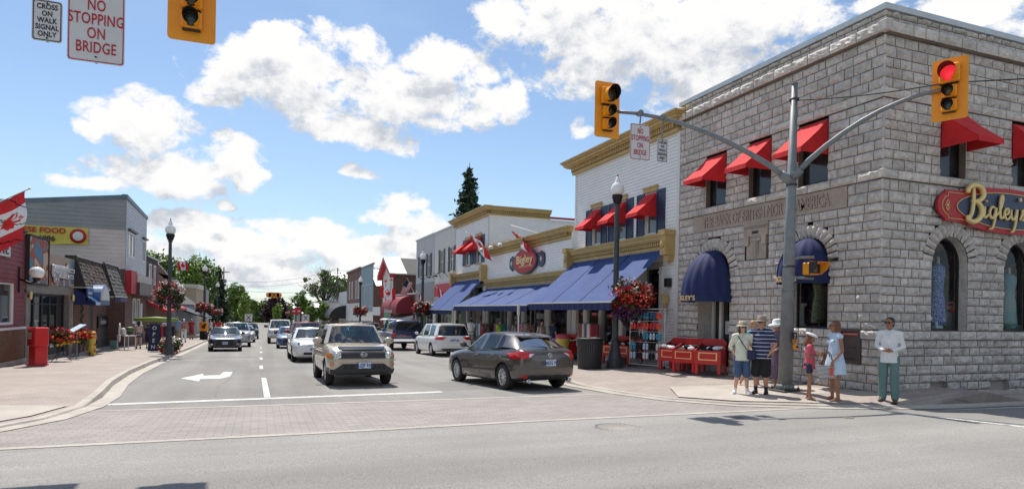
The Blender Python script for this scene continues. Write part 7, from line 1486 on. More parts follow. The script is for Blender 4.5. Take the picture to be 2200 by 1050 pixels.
# ---- right pavement: bins, rack, litter bin
def bin_(label, x, y, rz, w=.74, goods=('cloth_black', 'cloth_white')):
    z = g(y)+.265; rt = root('display_bin', label, 'display bin', (x, y, z), rz, 'red display bins outside the shop'); d = .78
    mb = MB()
    mb.prism([(-w/2, -d/2, .28), (-w/2, d/2, .28), (-w/2, d/2, .88), (-w/2, -d/2, .68)], (.02, 0, 0), 'red_paint'); mb.prism([(w/2-.02, -d/2, .28), (w/2-.02, d/2, .28), (w/2-.02, d/2, .88), (w/2-.02, -d/2, .68)], (.02, 0, 0), 'red_paint')
    mb.box(-w/2+.02, w/2-.02, -d/2, -d/2+.02, .28, .68, 'red_paint'); mb.hexa([(-w/2+.02, -d/2+.02, .60), (w/2-.02, -d/2+.02, .60), (w/2-.02, d/2, .78), (-w/2+.02, d/2, .78), (-w/2+.02, -d/2+.02, .62), (w/2-.02, -d/2+.02, .62), (w/2-.02, d/2, .80), (-w/2+.02, d/2, .80)], 'cloth_black'); part('box', mb, rt)
    for sx_ in (-1, 1):
        for sy in (-1, 1): m2 = MB(); m2.bbox(sx_*(w/2-.05)-.045, sx_*(w/2-.05)+.045, sy*(d/2-.05)-.045, sy*(d/2-.05)+.045, 0, .28, 'red_paint', .008); part('leg', m2, rt)
    mb = MB(); mb.prism([(-w/2, d/2, .28), (w/2, d/2, .28), (w/2, d/2, .88), (w*.36, d/2, 1.0), (-w*.36, d/2, 1.0), (-w/2, d/2, .88)], (0, .025, 0), 'red_paint'); part('back_board', mb, rt)
    mb = MB()
    for b in ((-w*.36, w*.36, .60, .625), (-w*.36, w*.36, .40, .425), (-w*.36, -w*.32, .425, .60), (w*.32, w*.36, .425, .60)): mb.box(b[0], b[1], -d/2-.008, -d/2, b[2], b[3], 'gold_leaf')
    part('gold_frame', mb, rt); rr = random.Random(int(y*100))
    mb = MB()
    for i in range(7): mb.ell((rr.uniform(-w*.36, w*.36), rr.uniform(-.3, .25), .70+rr.uniform(0, .06)), (.12, .07, .06), rr.choice(goods))
    q = single('goods', mb, label.replace('red display bin', 'shoes in the red bin'), 'shoes', world=False); q.location = (x, y, z); q.rotation_euler = (0, 0, rz); q['group'] = 'shoes piled in the red bins'
for q in [('red display bin against the white siding, left of the near three', 12.30, 17.35, R(-62)), ('red display bin in the middle by the bank door', 12.2, 16.5, R(-62)), ('red display bin nearest the bank door, turned to the street', 12.35, 15.65, R(-52)),
          ('red display bin just right of the near lamp post', 12.3, 21.0, R(-72)), ('red display bin beside the shoe rack', 12.3, 20.15, R(-72)), ('red display bin left of the litter bin, nearest the yellow tub', 12.2, 26.2, R(-80)), ('red display bin left of the litter bin, second from the yellow tub', 12.2, 25.4, R(-80)), ('red display bin behind the litter bin', 12.2, 24.6, R(-80))]: bin_(*q)
rk_ = root('shoe_rack', 'white wire rack hung with rows of coloured flip flops', 'shoe rack', (12.3, 18.65, g(18.65)+.26), R(-58)); mb = MB(); w, d, h = .62, .40, 1.95
for sx_ in (-1, 1):
    for sy in (-1, 1): mb.tube([(sx_*w, sy*d, .1), (sx_*w, sy*d, h)], .016, 'sign_white', 6)
    for z in np.arange(.2, h, .09): mb.tube([(sx_*w, -d, z), (sx_*w, d, z)], .006, 'sign_white', 4)
for z in (.1, h):
    mb.tube([(-w, -d, z), (w, -d, z), (w, d, z), (-w, d, z), (-w, -d, z)], .016, 'sign_white', 6)
for z in (.5, .85, 1.2, 1.55, 1.85): mb.tube([(-w, -d, z), (w, -d, z)], .008, 'sign_white', 4)
part('frame', mb, rk_)
for sx_ in (-1, 1):
    for sy in (-1, 1): m2 = MB(); m2.lathe([(.045, -.02), (.045, .02)], (sx_*w, sy*d, .045), 'black', 12, ax='x'); part('caster', m2, rk_)
rr = random.Random(9)
for r_i, (z, cs) in enumerate([(1.72, ['news_blue', 'news_blue', 'soap_blue', 'news_blue', 'petal_orange']), (1.38, ['petal_orange', 'petal_red', 'petal_orange', 'petal_red', 'petal_orange']), (1.04, ['cloth_black', 'cloth_black', 'soap_blue', 'cloth_lblue', 'soap_blue']), (.70, ['soap_blue', 'cloth_black', 'cloth_lblue', 'cloth_black', 'cloth_white']), (.40, ['cloth_lblue', 'cloth_black', 'cloth_white', 'cloth_black', 'cloth_white'])]):
    for i, m in enumerate(cs):
        x = -w+.12+i*(2*w-.2)/4.5; lb = 'pair of flip flops in row %s of the white wire rack, %s from its left' % (['one', 'two', 'three', 'four', 'five'][r_i], ['first', 'second', 'third', 'fourth', 'fifth'][i])
        mb = MB()
        for k in (-1, 1): mb.ell((x+k*.055, -d-.03, z), (.048, .022, .13), m, 10, 6); mb.tube([(x+k*.055-.03, -d-.05, z-.02), (x+k*.055, -d-.075, z+.05), (x+k*.055+.03, -d-.05, z-.02)], .008, m, 4)
        q = single('flip_flops', mb, lb, 'flip flops', world=False, group='flip flops on the wire rack'); q.location = rk_.location; q.rotation_euler = rk_.rotation_euler
for k in range(8):
    mb = MB(); z = 1.7-.4*(k % 4); y = -.2+.3*(k//4); m = ['cloth_red', 'cloth_black', 'cloth_grey', 'petal_orange', 'cloth_print', 'cloth_navy', 'cloth_red', 'soap_blue'][k]; mb.ell((-w-.05, y, z), (.04, .10, .14), m, 10, 6); q = single('sandals', mb, 'sandals hung on the street side of the white rack, %s column, %s down' % (['front', 'back'][k//4], ['first', 'second', 'third', 'fourth'][k % 4]), 'sandals', world=False, group='sandals on the rack side'); q.location = rk_.location; q.rotation_euler = rk_.rotation_euler
lb_ = root('litter_bin', 'round black slatted litter bin at the kerb side of the near right lamp', 'litter bin', (10.45, 19.6, g(19.6)+.17)); mb = MB(); mb.lathe([(.36, .02), (.40, .95)], (0, 0, 0), 'black', 24); part('liner', mb, lb_)
mb = MB()
for i in range(36):
    a = 2*PI*i/36; q = MB(); q.hexa([(.385, -.024, .05), (.40, -.024, .05), (.40, .024, .05), (.385, .024, .05), (.425, -.026, .98), (.44, -.026, .98), (.44, .026, .98), (.425, .026, .98)], 'steel_dark'); mb.join(q, Matrix.Rotation(a, 4, 'Z'))
part('slats', mb, lb_); mb = MB(); mb.lathe([(.44, .98), (.47, 1.0), (.47, 1.04), (.30, 1.06), (.28, 1.0), (.40, .97)], (0, 0, 0), 'black', 28); mb.lathe([(.40, .0), (.41, .06), (.36, .06)], (0, 0, 0), 'black', 24); part('rim', mb, lb_)
tb = root('lidded_tub', 'yellow tub with a red lid beside the red bins', 'tub', (11.75, 24.4, g(24.4)+.24)); mb = MB(); mb.lathe([(.22, 0), (.30, .75), (.29, .77)], (0, 0, .1), 'banner_yellow', 20); part('tub', mb, tb); mb = MB(); mb.lathe([(.32, .86), (.32, .93), (.29, 1.02), (.1, 1.05)], (0, 0, 0), 'cloth_coral', 20); part('lid', mb, tb); mb = MB(); mb.ell((-.26, -.1, .55), (.02, .1, .08), 'sign_red'); part('emblem', mb, tb)
mn = root('mannequin', 'headless mannequin in a pale draped top outside the window, above the litter bin', 'mannequin', (12.2, 23.6, g(23.6)+.27)); mb = MB(); mb.lathe([(.22, .55), (.21, .8), (.15, 1.05), (.19, 1.25), (.17, 1.36), (.05, 1.42)], (0, 0, 0), 'cloth_grey', 16); part('top', mb, mn); mb = MB(); mb.tube([(0, 0, 0), (0, 0, .6)], .02, 'chrome'); mb.lathe([(.2, 0), (.2, .02), (.03, .04)], (0, 0, 0), 'chrome'); mb.lathe([(.05, 0), (.05, .08)], (0, 0, 1.4), 'cloth_beige'); part('stand', mb, mn)
# ---- left pavement: newspaper boxes, flowers, boards
nb = root('newspaper_box', 'red newspaper box at the corner of the red restaurant', 'newspaper box', (-6.75, 25.3, g(25.3)+.18), R(-52)); mb = MB()
mb.bbox(-.25, .25, -.22, .22, .62, 1.24, 'newsprint_red', .035); mb.bbox(-.21, .21, -.18, .2, .05, .62, 'newsprint_red', .02); mb.bbox(-.26, .26, -.25, .22, .0, .06, 'newsprint_red', .015); part('cabinet', mb, nb); mb = MB(); mb.box(-.17, .17, -.228, -.222, .78, 1.12, 'sign_red'); t = textmesh('Sun', .2, 'sign_white', extrude=.001)
mb.box(-.16, .10, -.232, -.229, .94, 1.08, 'cloth_beige'); mb.box(-.16, .10, -.232, -.229, .86, .92, 'gold_leaf'); part('window', mb, nb); mb = MB(); mb.tube([(-.1, -.23, .72), (-.1, -.26, .72), (.1, -.26, .72), (.1, -.23, .72)], .01, 'black', 5); part('handle', mb, nb)
nb = root('newspaper_box', 'blue newspaper box tucked behind the red one', 'newspaper box', (-6.95, 26.25, g(26.2)+.18), R(-60)); mb = MB(); mb.bbox(-.25, .25, -.2, .2, .55, 1.22, 'news_blue', .03); mb.bbox(-.2, .2, -.16, .18, .0, .55, 'news_blue', .02); part('cabinet', mb, nb); mb = MB(); mb.box(-.2, .2, -.206, -.202, .75, 1.15, 'cloth_lblue'); part('window', mb, nb)
def planter(label, x, y, r, seed, cols, stand=True):
    z = g(y)+.18; rt = basket('flower_stand', label, (x, y, z+.85), r, r*1.7, seed, 900, (260, 160, 60, 60), .075, .2, cols, 'flower stands outside the cafe', False); mb = MB()
    for a in (0, 2.1, 4.2): mb.tube([(.12*math.cos(a), .12*math.sin(a), -.25), (.1*math.cos(a), .1*math.sin(a), -.6), (.36*math.cos(a), .36*math.sin(a), -.84)], .014, 'black', 5)
    part('stand', mb, rt); return rt
planter('stand of red and pink flowers by the cafe doors beside the newspaper boxes', -6.8, 28.0, .36, 41, ('petal_red', 'petal_orange', 'petal_pink', 'petal_yellow'))
planter('stand of green and red flowers right of the cafe doors', -6.9, 31.4, .36, 42, ('petal_red', 'petal_orange', 'petal_yellow', 'petal_yellow'))
mb = MB(); mb.lathe([(.14, 0), (.17, .3), (.13, .5), (.17, .8), (.15, 1.0), (.06, 1.04)], (-6.7, 32.3, g(32.6)+.18), 'banner_yellow', 14)
for i in range(26): a = rr.uniform(0, 6.3); z = rr.uniform(.1, 1.2); mb.ell((-6.7+.16*math.cos(a), 32.3+.16*math.sin(a), g(32.6)+.18+z*.83), (.04, .04, .05), rr.choice(['petal_orange', 'petal_red', 'leaf_basket']), 6, 4)
single('flower_column', mb, 'tall yellow container covered in orange flowers before the shake roofed shop', 'planter', (-6.5, 32.6, g(32.6)+.18))
es = root('menu_stand', 'slanted menu board on a thin steel stand outside the cafe', 'menu stand', (-6.7, 29.9, g(29.9)+.18), R(-60)); mb = MB(); mb.tube([(0, 0, 0), (0, 0, 1.1)], .02, 'galv'); mb.tube([(-.25, 0, .01), (.25, 0, .01)], .02, 'galv'); mb.tube([(0, -.25, .01), (0, .25, .01)], .02, 'galv'); part('stand', mb, es); mb = MB(); mb.hexa([(-.35, -.25, 1.02), (.35, -.25, 1.02), (.35, .2, 1.3), (-.35, .2, 1.3), (-.35, -.25, 1.05), (.35, -.25, 1.05), (.35, .2, 1.33), (-.35, .2, 1.33)], 'cloth_lblue'); part('board', mb, es)
def board(name, label, x, y, w, h, m, txt=None, rz=-60, cat='sign board', tcol='sign_white', vert=False):
    rt = root(name, label, cat, (x, y, g(y)+.18), R(rz)); mb = MB()
    for s in (-1, 1): mb.hexa([(-w/2, s*.22, 0), (w/2, s*.22, 0), (w/2, s*.19, 0), (-w/2, s*.19, 0), (-w/2, s*.02, h), (w/2, s*.02, h), (w/2, s*.0, h), (-w/2, s*.0, h)], m)
    part('panels', mb, rt)
    if txt:
        tx = MB(); n = len(txt)
        for i, l in enumerate(txt if vert else [txt]):
            t = textmesh(l, .26 if vert else .2, tcol, extrude=.002, offset=.006); zz = h*(.85-.7*i/max(1, n-1)) if vert else h*.6
            for k, v in enumerate(t.v): z = zz+v[1]; t.v[k] = (v[0], -.235+.2*z/h-v[2], z)
            tx.join(t)
        part('lettering', tx, rt)
board('sandwich_board', 'black board with vertical word OPEN beside the flower tub', -4.95, 37.0, .5, 1.35, 'cloth_navy', 'OPEN', -15, vert=True)
tbl = root('sidewalk_table', 'small white table stacked with pots outside the brick shop', 'table', (-6.5, 38.8, g(38.8)+.18), R(-60)); mb = MB(); mb.box(-.5, .5, -.3, .3, .72, .75, 'wood_white'); part('tabletop', mb, tbl)
for a in (-.45, .45):
    for b in (-.26, .26): m2 = MB(); m2.box(a-.02, a+.02, b-.02, b+.02, 0, .72, 'wood_white'); part('leg', m2, tbl)
for i, (x, y, lb) in enumerate([(-6.6, 38.5, 'white lantern on the pavement table'), (-6.4, 39.1, 'green leafy pot on the pavement table')]):
    mb = MB(); z = g(38.8)+.93; (mb.lathe([(.12, 0), (.13, .3), (.05, .4)], (x, y, z), 'sign_white', 8) if i == 0 else (mb.lathe([(.1, 0), (.14, .2)], (x, y, z), 'steel_dark', 10), mb.ell((x, y, z+.3), (.22, .22, .16), 'leaf_basket', 10, 6))); single('pot' if i else 'lantern', mb, lb, 'ornament', (x, y, z))
mb = MB(); mb.ell((-7.2, 41.0, .15), (.05, .3, .55), 'wood_white'); mb.box(-7.6, -7.3, 40.7, 41.3, -.7, -.3, 'cloth_sage'); single('quilt_hanging', mb, 'cream quilt hanging on a rail outside the dark mansard shop', 'quilt', (-7.2, 41, -.6))
um = root('patio_umbrella', 'lime green furled canopy over a pavement rack before the red awnings', 'parasol', (-5.9, 44.5, g(44.5)+.18)); mb = MB(); mb.tube([(-1.2, 0, 1.55), (1.2, 0, 1.55)], .14, 'cloth_hivis', 10, flat=.8) if 0 else mb.tube([(-1.2, 0, 1.6), (0, 0, 1.63), (1.2, 0, 1.6)], [.1, .16, .1], 'leaf_light', 10); part('canopy', mb, um); mb = MB(); mb.tube([(0, 0, 0), (0, 0, 1.6)], .03, 'black'); part('post', mb, um)
pr = root('clothes_rack', 'dark rack of goods on the left pavement behind the flower tub', 'rack', (-5.1, 41.5, g(41.5)+.18)); mb = MB(); mb.tube([(-.6, 0, 0), (-.6, 0, 1.3), (.6, 0, 1.3), (.6, 0, 0)], .025, 'black', 6); part('frame', mb, pr)
for i, m in enumerate(['cloth_navy', 'cloth_black', 'cloth_red', 'cloth_navy', 'cloth_grey', 'cloth_black']): mb = MB(); mb.bbox(-.5+.18*i, -.36+.18*i, -.2, .2, .45, 1.27, m, .03); single('garment', mb, 'garment on the dark pavement rack, %s from the left' % ['first', 'second', 'third', 'fourth', 'fifth', 'sixth'][i], 'garment', world=False, group='garments on the pavement rack').location = pr.location
# ---- crosswalk signs, red sign, overhead box
def xsign(label, x, y, z):
    rt = root('crosswalk_sign', label, 'road sign', (x, y, g(y)), 0, 'X crosswalk signs'); mb = MB(); mb.box(-.5, .5, -.02, .0, z-g(y), z+1-g(y), 'sign_white'); part('panel', mb, rt); mb = MB(); h = z+.5-g(y)
    for s in (-1, 1): mb.prism([(s*-.34, -.03, h-.34), (s*-.22, -.03, h-.34), (s*.34, -.03, h+.34), (s*.22, -.03, h+.34)], (0, .008, 0), 'sign_black')
    part('cross_mark', mb, rt); mb = MB(); mb.tube([(0, .03, 0), (0, .03, h+.4)], .04, 'galv', 6); part('post', mb, rt)
xsign('white square sign with a black X on the left, behind the queue of cars', -1.6+-.0, 100, -.25); xsign('white square sign with a black X on the right, over the maroon roof', 6.2, 100, -.2)
ob = root('overhead_crosswalk_sign', 'amber overhead crosswalk box with a black X strung over the street', 'road sign', (2.1, 120, 3.4)); mb = MB()
for a in (1.25, 2.95): mb.lathe([(.45, -.1), (.45, .1)], (a, 120, 3.95), 'signal_orange', 16, ax='y')
mb.box(1.25, 2.95, 119.9, 120.1, 3.5, 4.4, 'signal_orange'); part('box', mb, ob, True); mb = MB()
for s in (-1, 1): mb.prism([(2.1-s*.38, 119.88, 3.62), (2.1-s*.2, 119.88, 3.62), (2.1+s*.38, 119.88, 4.28), (2.1+s*.2, 119.88, 4.28)], (0, .01, 0), 'sign_black')
part('cross_mark', mb, ob, True); mb = MB(); mb.tube([(-6.6, 120, 4.6), (2.1, 120, 4.35), (12.8, 120, 4.6)], .025, 'black', 5); part('span_wire', mb, ob, True)
rs_ = root('shop_pylon', 'red pylon sign with white lettering on a post by the far right pavement', 'sign', (5.4, 110, g(110))); mb = MB(); mb.box(4.7, 6.1, 109.9, 110.1, .75, 1.75, 'sign_red'); textat(mb, 'OPEN DAILY', .22, 'sign_white', FF(109.9), 5.4, 1.25, .01, 1, extrude=.003) if 0 else [mb.box(4.8+q, 5.2+q, 109.88, 109.9, 1.15, 1.35, 'sign_white') for q in (0, .75)]; part('panel', mb, rs_, True); mb = MB(); mb.tube([(5.4, 110, g(110)), (5.4, 110, .8)], .07, 'galv', 8); part('post', mb, rs_, True)
for x, y, h, lb in ((-6.65, 135, 12.0, 'wooden utility pole among the left trees'), (12.8, 120, 11.6, 'wooden utility pole before the right leafy tree')):
    rt = root('utility_pole', lb, 'utility pole', (x, y, g(y))); mb = MB(); mb.tube([(0, 0, 0), (0, 0, h)], [.17, .11], 'bark', 8); part('pole', mb, rt); mb = MB(); mb.box(-1, 1, -.06, .06, h-1.0, h-.85, 'bark'); mb.lathe([(.2, 0), (.2, .7)], (.3, 0, h-3), 'galv', 10); part('crossarm', mb, rt)
for i, z in enumerate((9.0, 8.2, 5.9)):
    mb = MB(); mb.tube(cat(Vector((-6.6, 135, z-2.2)), Vector((12.8, 120, z)), 1.2), .02, 'black', 4); single('overhead_wire', mb, 'thin overhead wire crossing the street, %s of three' % ['top', 'middle', 'bottom'][i], 'wire', (-6.6, 135, z), group='wires between the utility poles')
# ---- flags
LEAFP = [(0, .5), (.07, .34), (.15, .38), (.12, .12), (.24, .24), (.27, .18), (.41, .21), (.37, .08), (.43, .03), (.22, -.14), (.25, -.22), (.02, -.18), (.02, -.42)]
LEAFP = LEAFP+[(-x, z) for x, z in LEAFP[::-1] if x > 0]
def flag(label, P0, U, V, pole=None, wave=.08, us=False, seed=0, name='flag', cat='flag'):
    """cloth spanned by U (fly) and V (drop) from the corner P0, rippled"""
    P0, U, V = Vector(P0), Vector(U), Vector(V); nn = U.cross(V).normalized(); rt = root(name, label, cat, tuple(P0))
    f = lambda u, v, o=0: tuple(P0+U*u+V*v+nn*(wave*math.sin(u*8+v*3+seed)*(.3+u)+wave*.5*math.sin(v*6+u*3+seed)+o)+V.normalized()*(.10*U.length*u*u))
    mb = MB(); nu, nv = 24, 13
    for i in range(nu):
        for j in range(nv):
            u = i/nu; m = ('cloth_navy' if (u < .4 and j < 7) else ('red_cloth' if j % 2 == 0 else 'cloth_white')) if us else ('red_cloth' if (u < .25 or u >= .75) else 'cloth_white')
            mb.quad(f(u, j/nv), f((i+1)/nu, j/nv), f((i+1)/nu, (j+1)/nv), f(u, (j+1)/nv), m)
    me = mb.mesh('cloth', P0); b = bmesh.new(); b.from_mesh(me); bmesh.ops.remove_doubles(b, verts=b.verts, dist=1e-4)
    for q in b.faces: q.smooth = True
    b.to_mesh(me); b.free(); c = part('cloth', me, rt, fix=False)
    if not us:
        mb = MB(); r_ = U.length/V.length
        for s in (-1, 1): mb.add([f(.5, .5, s*.012)]+[f(.5+x*.42, .5-z*.8, s*.012) for x, z in LEAFP], [(0, i+1, (i+1) % len(LEAFP)+1) for i in range(len(LEAFP))], 'red_cloth')
        part('maple_leaf', mb, c, True, fix=False)
    if pole: mb = MB(); mb.tube([pole[0], pole[1]], .018, 'wood_white' if len(pole) < 3 else 'galv', 6); mb.ell(pole[1], (.035, .035, .035), 'gold_leaf', 8, 6); part('pole', mb, rt, True)
    return rt
flag('big Canadian flag hanging from a slanted pole at the left edge', (-6.66, 23.62, 5.02), (-.05, .35, -1.35), (-.55, -1.0, -.65), ((-7.58, 21.8, 3.9), (-6.62, 23.75, 5.12), 1), .07, seed=1)
flag('small Canadian flag beyond the nearest left lamp', (-6.6, 61, 5.4), (.8, -.3, .1), (.1, 0, -.75), ((-7.6, 61.5, 4.4), (-6.4, 61, 5.5)), .06, seed=2)
flag('Canadian flag drooping in front of the two far red awnings', (11.75, 37.6, 6.3), (.35, -2.0, -.75), (.15, -.35, -.85), ((12.9, 38.3, 5.2), (11.6, 37.9, 6.45)), .08, seed=3)
flag('limp Canadian flag over the gold cornice of the low shop', (12.75, 33.0, 6.1), (-.5, -3.0, -.75), (.1, -.5, -.75), ((12.85, 28.0, 5.2), (12.75, 33.3, 6.4)), .10, seed=4)
flag('red flag with white beside the gooseneck lamps', (11.9, 45.6, 3.3), (.1, -1.0, -.3), (0, -.3, -1.0), ((12.9, 46.5, 2.4), (11.8, 46.2, 3.5)), .06, seed=5)
flag('red and white flag under the grey shop, behind the lamp post', (11.9, 51.8, 3.0), (.1, -1.3, -.4), (0, -.3, -.9), ((12.9, 52.5, 2.2), (11.8, 52.2, 3.2)), .06, seed=6)
flag('Canadian flag flying before the gabled house', (10.6, 62.5, 4.0), (1.35, -.8, -.25), (.05, 0, -1.15), ((12.8, 63.5, 2.5), (10.4, 62.6, 4.2)), .07, seed=7)
flag('striped American flag hanging before the brick side wall', (12.05, 57.3, 4.3), (-.75, -.3, -1.2), (.65, .2, -.2), ((12.9, 58, 3.3), (12.1, 57.2, 4.5)), .06, us=True, seed=8)
# ------------------------------------------------------------------ trees
def tree(name, label, x, y, zt, crown, n, size, mat, trunk=.2, mat2=None, limbs=7, seed=1, clump=22, bare=0, group=None, z0=None):
    zb = g(y)-.05 if z0 is None else z0; rt = root(name, label, 'tree', (x, y, zb), 0, group); rr = random.Random(seed)
    cs = [(a-x, b-y, c-zb, d, e, f_) for a, b, c, d, e, f_ in crown]; mb = MB(); H_ = max(c[2] for c in cs)
    mb.tube([(0, 0, 0), (.1, 0, H_*.3), (0, .1, H_*.62), (.05, 0, H_)], [trunk*1.2, trunk, trunk*.6, trunk*.2], 'bark', 8)
    for i in range(limbs):
        c = rr.choice(cs); s = Vector((0, 0, H_*rr.uniform(.25, .6))); e = Vector((c[0]+c[3]*rr.uniform(-.8, .8), c[1]+c[4]*rr.uniform(-.8, .8), c[2]+c[5]*rr.uniform(-.3, .9)))
        m_ = s.lerp(e, .5)+Vector((0, 0, .12*H_*rr.uniform(-.5, 1))); mb.tube([s, m_, e], [trunk*.45, trunk*.28, trunk*.07], 'bark', 5)
        if bare:
            for k in range(bare): q = m_.lerp(e, rr.random()); w = q+Vector((rr.gauss(0, 1), rr.gauss(0, 1), abs(rr.gauss(0, 1))))*trunk*3.2; mb.tube([q, q.lerp(w, .5)+Vector((0, 0, .1)), w], [trunk*.10, trunk*.07, trunk*.03], 'bark', 4); [mb.tube([q.lerp(w, t), q.lerp(w, t)+Vector((rr.gauss(0, 1), rr.gauss(0, 1), abs(rr.gauss(0, 1))))*trunk*1.5], [trunk*.05, trunk*.02], 'bark', 3) for t in (.4, .7, 1)]
    part('trunk', mb, rt); part('crown', leaves(blobpts(cs, n, seed, .35, clump), size, mat, .5, seed), rt, fix=False)
    if mat2: part('crown', leaves(blobpts(cs, n//3, seed+50, .75, clump), size, mat2, .8, seed+5), rt, fix=False)
    return rt
def spruce(label, x, y, zt, r, n, size, seed, zb=None):
    zb = g(y) if zb is None else zb; rt = root('spruce_tree', label, 'tree', (x, y, zb)); h = zt-zb; mb = MB(); mb.tube([(0, 0, 0), (0, 0, h)], [.28, .03], 'bark', 8); rg = np.random.default_rng(seed); P_ = []
    nl = 34
    for i in range(nl):
        z = h*(.18+.80*i/nl); rad = r*(1-(z/h-.1)/.92)**.85; k = 12
        for j in range(k):
            if rg.random() < .12: continue
            a = rg.random()*6.28; L2 = rad*rg.uniform(.55, 1.1); d = Vector((math.cos(a), math.sin(a), 0)); e = d*L2+Vector((0, 0, z-L2*.22)); mb.tube([(0, 0, z), d*L2*.6+Vector((0, 0, z-L2*.2)), e], [.04, .03, .01], 'bark', 4)
            m_ = max(4, int(n/(nl*k)*L2/r*1.6)); t = rg.random(m_)**.7; base = np.outer(t, [d.x*L2, d.y*L2, 0])+np.array([0, 0, z]); base[:, 2] -= L2*.28*t**1.0-(t > .8)*.06; P_.append(base+rg.normal(size=(m_, 3))*np.array([.20, .20, .15])*(L2/r*1.2+.4))
    P_ = np.concatenate(P_); part('trunk', mb, rt); part('crown', leaves(P_, size, 'leaf_dark', 0, seed, 2.6), rt, fix=False)
spruce('tall dark spruce rising behind the white shops on the right', 18.6, 60, 16.0, 3.5, 21000, .18, 11)
spruce('dark spruce on the left beside the utility pole', -7.3, 130, 9.3, 2.7, 6500, .28, 12)
tree('leafy_tree', 'bright green tree top showing over the shingled shop on the left', -11.5, 85, 8, [(-11.5, 85, 5.0, 2.4, 2.4, 2.6), (-10.2, 85, 4.2, 1.6, 2, 1.8)], 3200, .24, 'leaf', seed=3, mat2='leaf_light')
tree('leafy_tree', 'large leafy tree behind the beige building', -10.6, 115, 9, [(-11.5, 115, 6.4, 2.6, 2.4, 2.6), (-9.3, 115, 7.1, 2.6, 2.4, 2.5), (-8.4, 114, 4.4, 1.9, 2, 2.4), (-12.9, 115, 4.2, 1.9, 2, 2.4), (-10.4, 115, 4.0, 2.4, 2, 2.2)], 7500, .27, 'leaf', .3, 'leaf_light', 10, 4)
tree('leafy_tree', 'loose light green tree right of the dark spruce', -5.6, 162, 7, [(-5.6, 162, 4.6, 2.1, 2, 2.6), (-4.2, 162, 3.0, 1.8, 2, 2.4), (-6.2, 162, 1.2, 2, 2, 2.2), (-3.6, 162, .4, 1.7, 2, 2)], 4200, .34, 'leaf', .25, 'leaf_light', 8, 5)
tree('street_tree', 'narrow yellow green street tree on the left near the road end', -3.3, 150, 4, [(-3.3, 150, 1.6, 1.2, 1.2, 2.2), (-3.3, 150, 3.2, .8, .8, 1.5)], 1800, .28, 'leaf_light', .14, None, 5, 6)
tree('copper_beech', 'round dark purple tree in the middle of the far road end', 4.0, 190, 5, [(4, 190, 1.2, 3.4, 2.6, 3.2), (4, 190, 3.2, 2.2, 2, 2.0), (2.2, 190, 0, 2.2, 2, 2.0), (6, 190, 0, 2.0, 2, 2.0)], 5500, .4, 'leaf_purple', .3, None, 6, 7)
tree('street_tree', 'small lime green tree in front of the purple tree', 3.8, 168, 2, [(3.8, 168, .6, 1.1, 1, 2.0)], 1300, .3, 'leaf_light', .12, None, 4, 8)
tree('half_bare_tree', 'spreading half dead tree with bare twigs and sparse olive leaves on the right', 12.4, 140, 11, [(10.6, 140, 5.6, 2.2, 2, 1.7), (13.4, 140, 6.8, 2.4, 2, 2.2), (15.4, 140, 5.6, 1.8, 2, 1.9), (12.4, 140, 8.8, 1.5, 1.5, 1.4), (8.6, 140, 7.6, .8, .8, .8)], 2300, .27, 'leaf', .3, None, 26, 9, 14, 9)
tree('street_tree', 'small round green street tree under the half dead tree, left one', 8.6, 120, 2, [(8.5, 120, .9, 1.0, 1, 1.4), (8.2, 120, .2, .9, .8, .9)], 1700, .22, 'leaf', .12, 'leaf_light', 4, 13)
tree('street_tree', 'small green street tree under the half dead tree, right one', 10.4, 120, 2, [(10.3, 120, 1.3, 1.0, 1, 1.5), (10.7, 120, .3, .9, .8, .9)], 1700, .22, 'leaf', .12, 'leaf_light', 4, 14)
tree('leafy_tree', 'green tree behind the brick building on the right', 16.5, 152, 9, [(16.5, 152, 6.8, 2.4, 2, 2.8), (18.8, 152, 6, 2.2, 2, 2.6)], 2600, .32, 'leaf', seed=15)
bt = [(x, 216+rr.uniform(-6, 18), rr.uniform(1.2, 3.0)) for x in [-16, -11.5, -8.8, -6.2, -3.8, -1.4, .6, 2.8, 7.8, 10.2, 13.0, 16.5, 20.5]]
for i, (x, y, hz_) in enumerate(bt):
    lb = ['far green tree closing the street, %s from the left' % w for w in ['first', 'second', 'third', 'fourth', 'fifth', 'sixth', 'seventh', 'eighth', 'ninth', 'tenth', 'eleventh', 'twelfth', 'thirteenth']][i]
    tree('leafy_tree', lb, x, y, 4, [(x, y, -.6, 2.6, 2, 2.8), (x+.9, y, hz_-.2, 2.1, 2, 2.1), (x-1, y, .8, 2.0, 2, 2.1)], 3600, .42, ['leaf', 'leaf_light'][i % 2], .25, None, 4, 30+i, group='trees closing the far end of the street')
tree('leafy_tree', 'dark green tree left of the barn roof', 9.5, 175, 5, [(9.5, 175, 3.6, 2.4, 2, 2.6), (11, 175, 1.8, 2, 2, 2)], 2400, .36, 'leaf', seed=16)

for i, x in enumerate((-14, -7, -1, 5, 12, 19, 27)): tree('leafy_tree', 'unseen green tree added behind the viewpoint for reflections, %s from the left' % ['first', 'second', 'third', 'fourth', 'fifth', 'sixth', 'seventh'][i], x, -34-(i % 3)*3, 9, [(x, -34, 5, 3.6, 3, 3.6), (x+2, -35, 2.6, 3, 2.6, 2.6), (x-2, -33, 7.2, 2.4, 2.4, 2.4)], 2600, .6, 'leaf', .3, None, 5, 60+i, group='unseen trees added for reflections')  # unseen tree row, added so panes and car paint reflect something dark
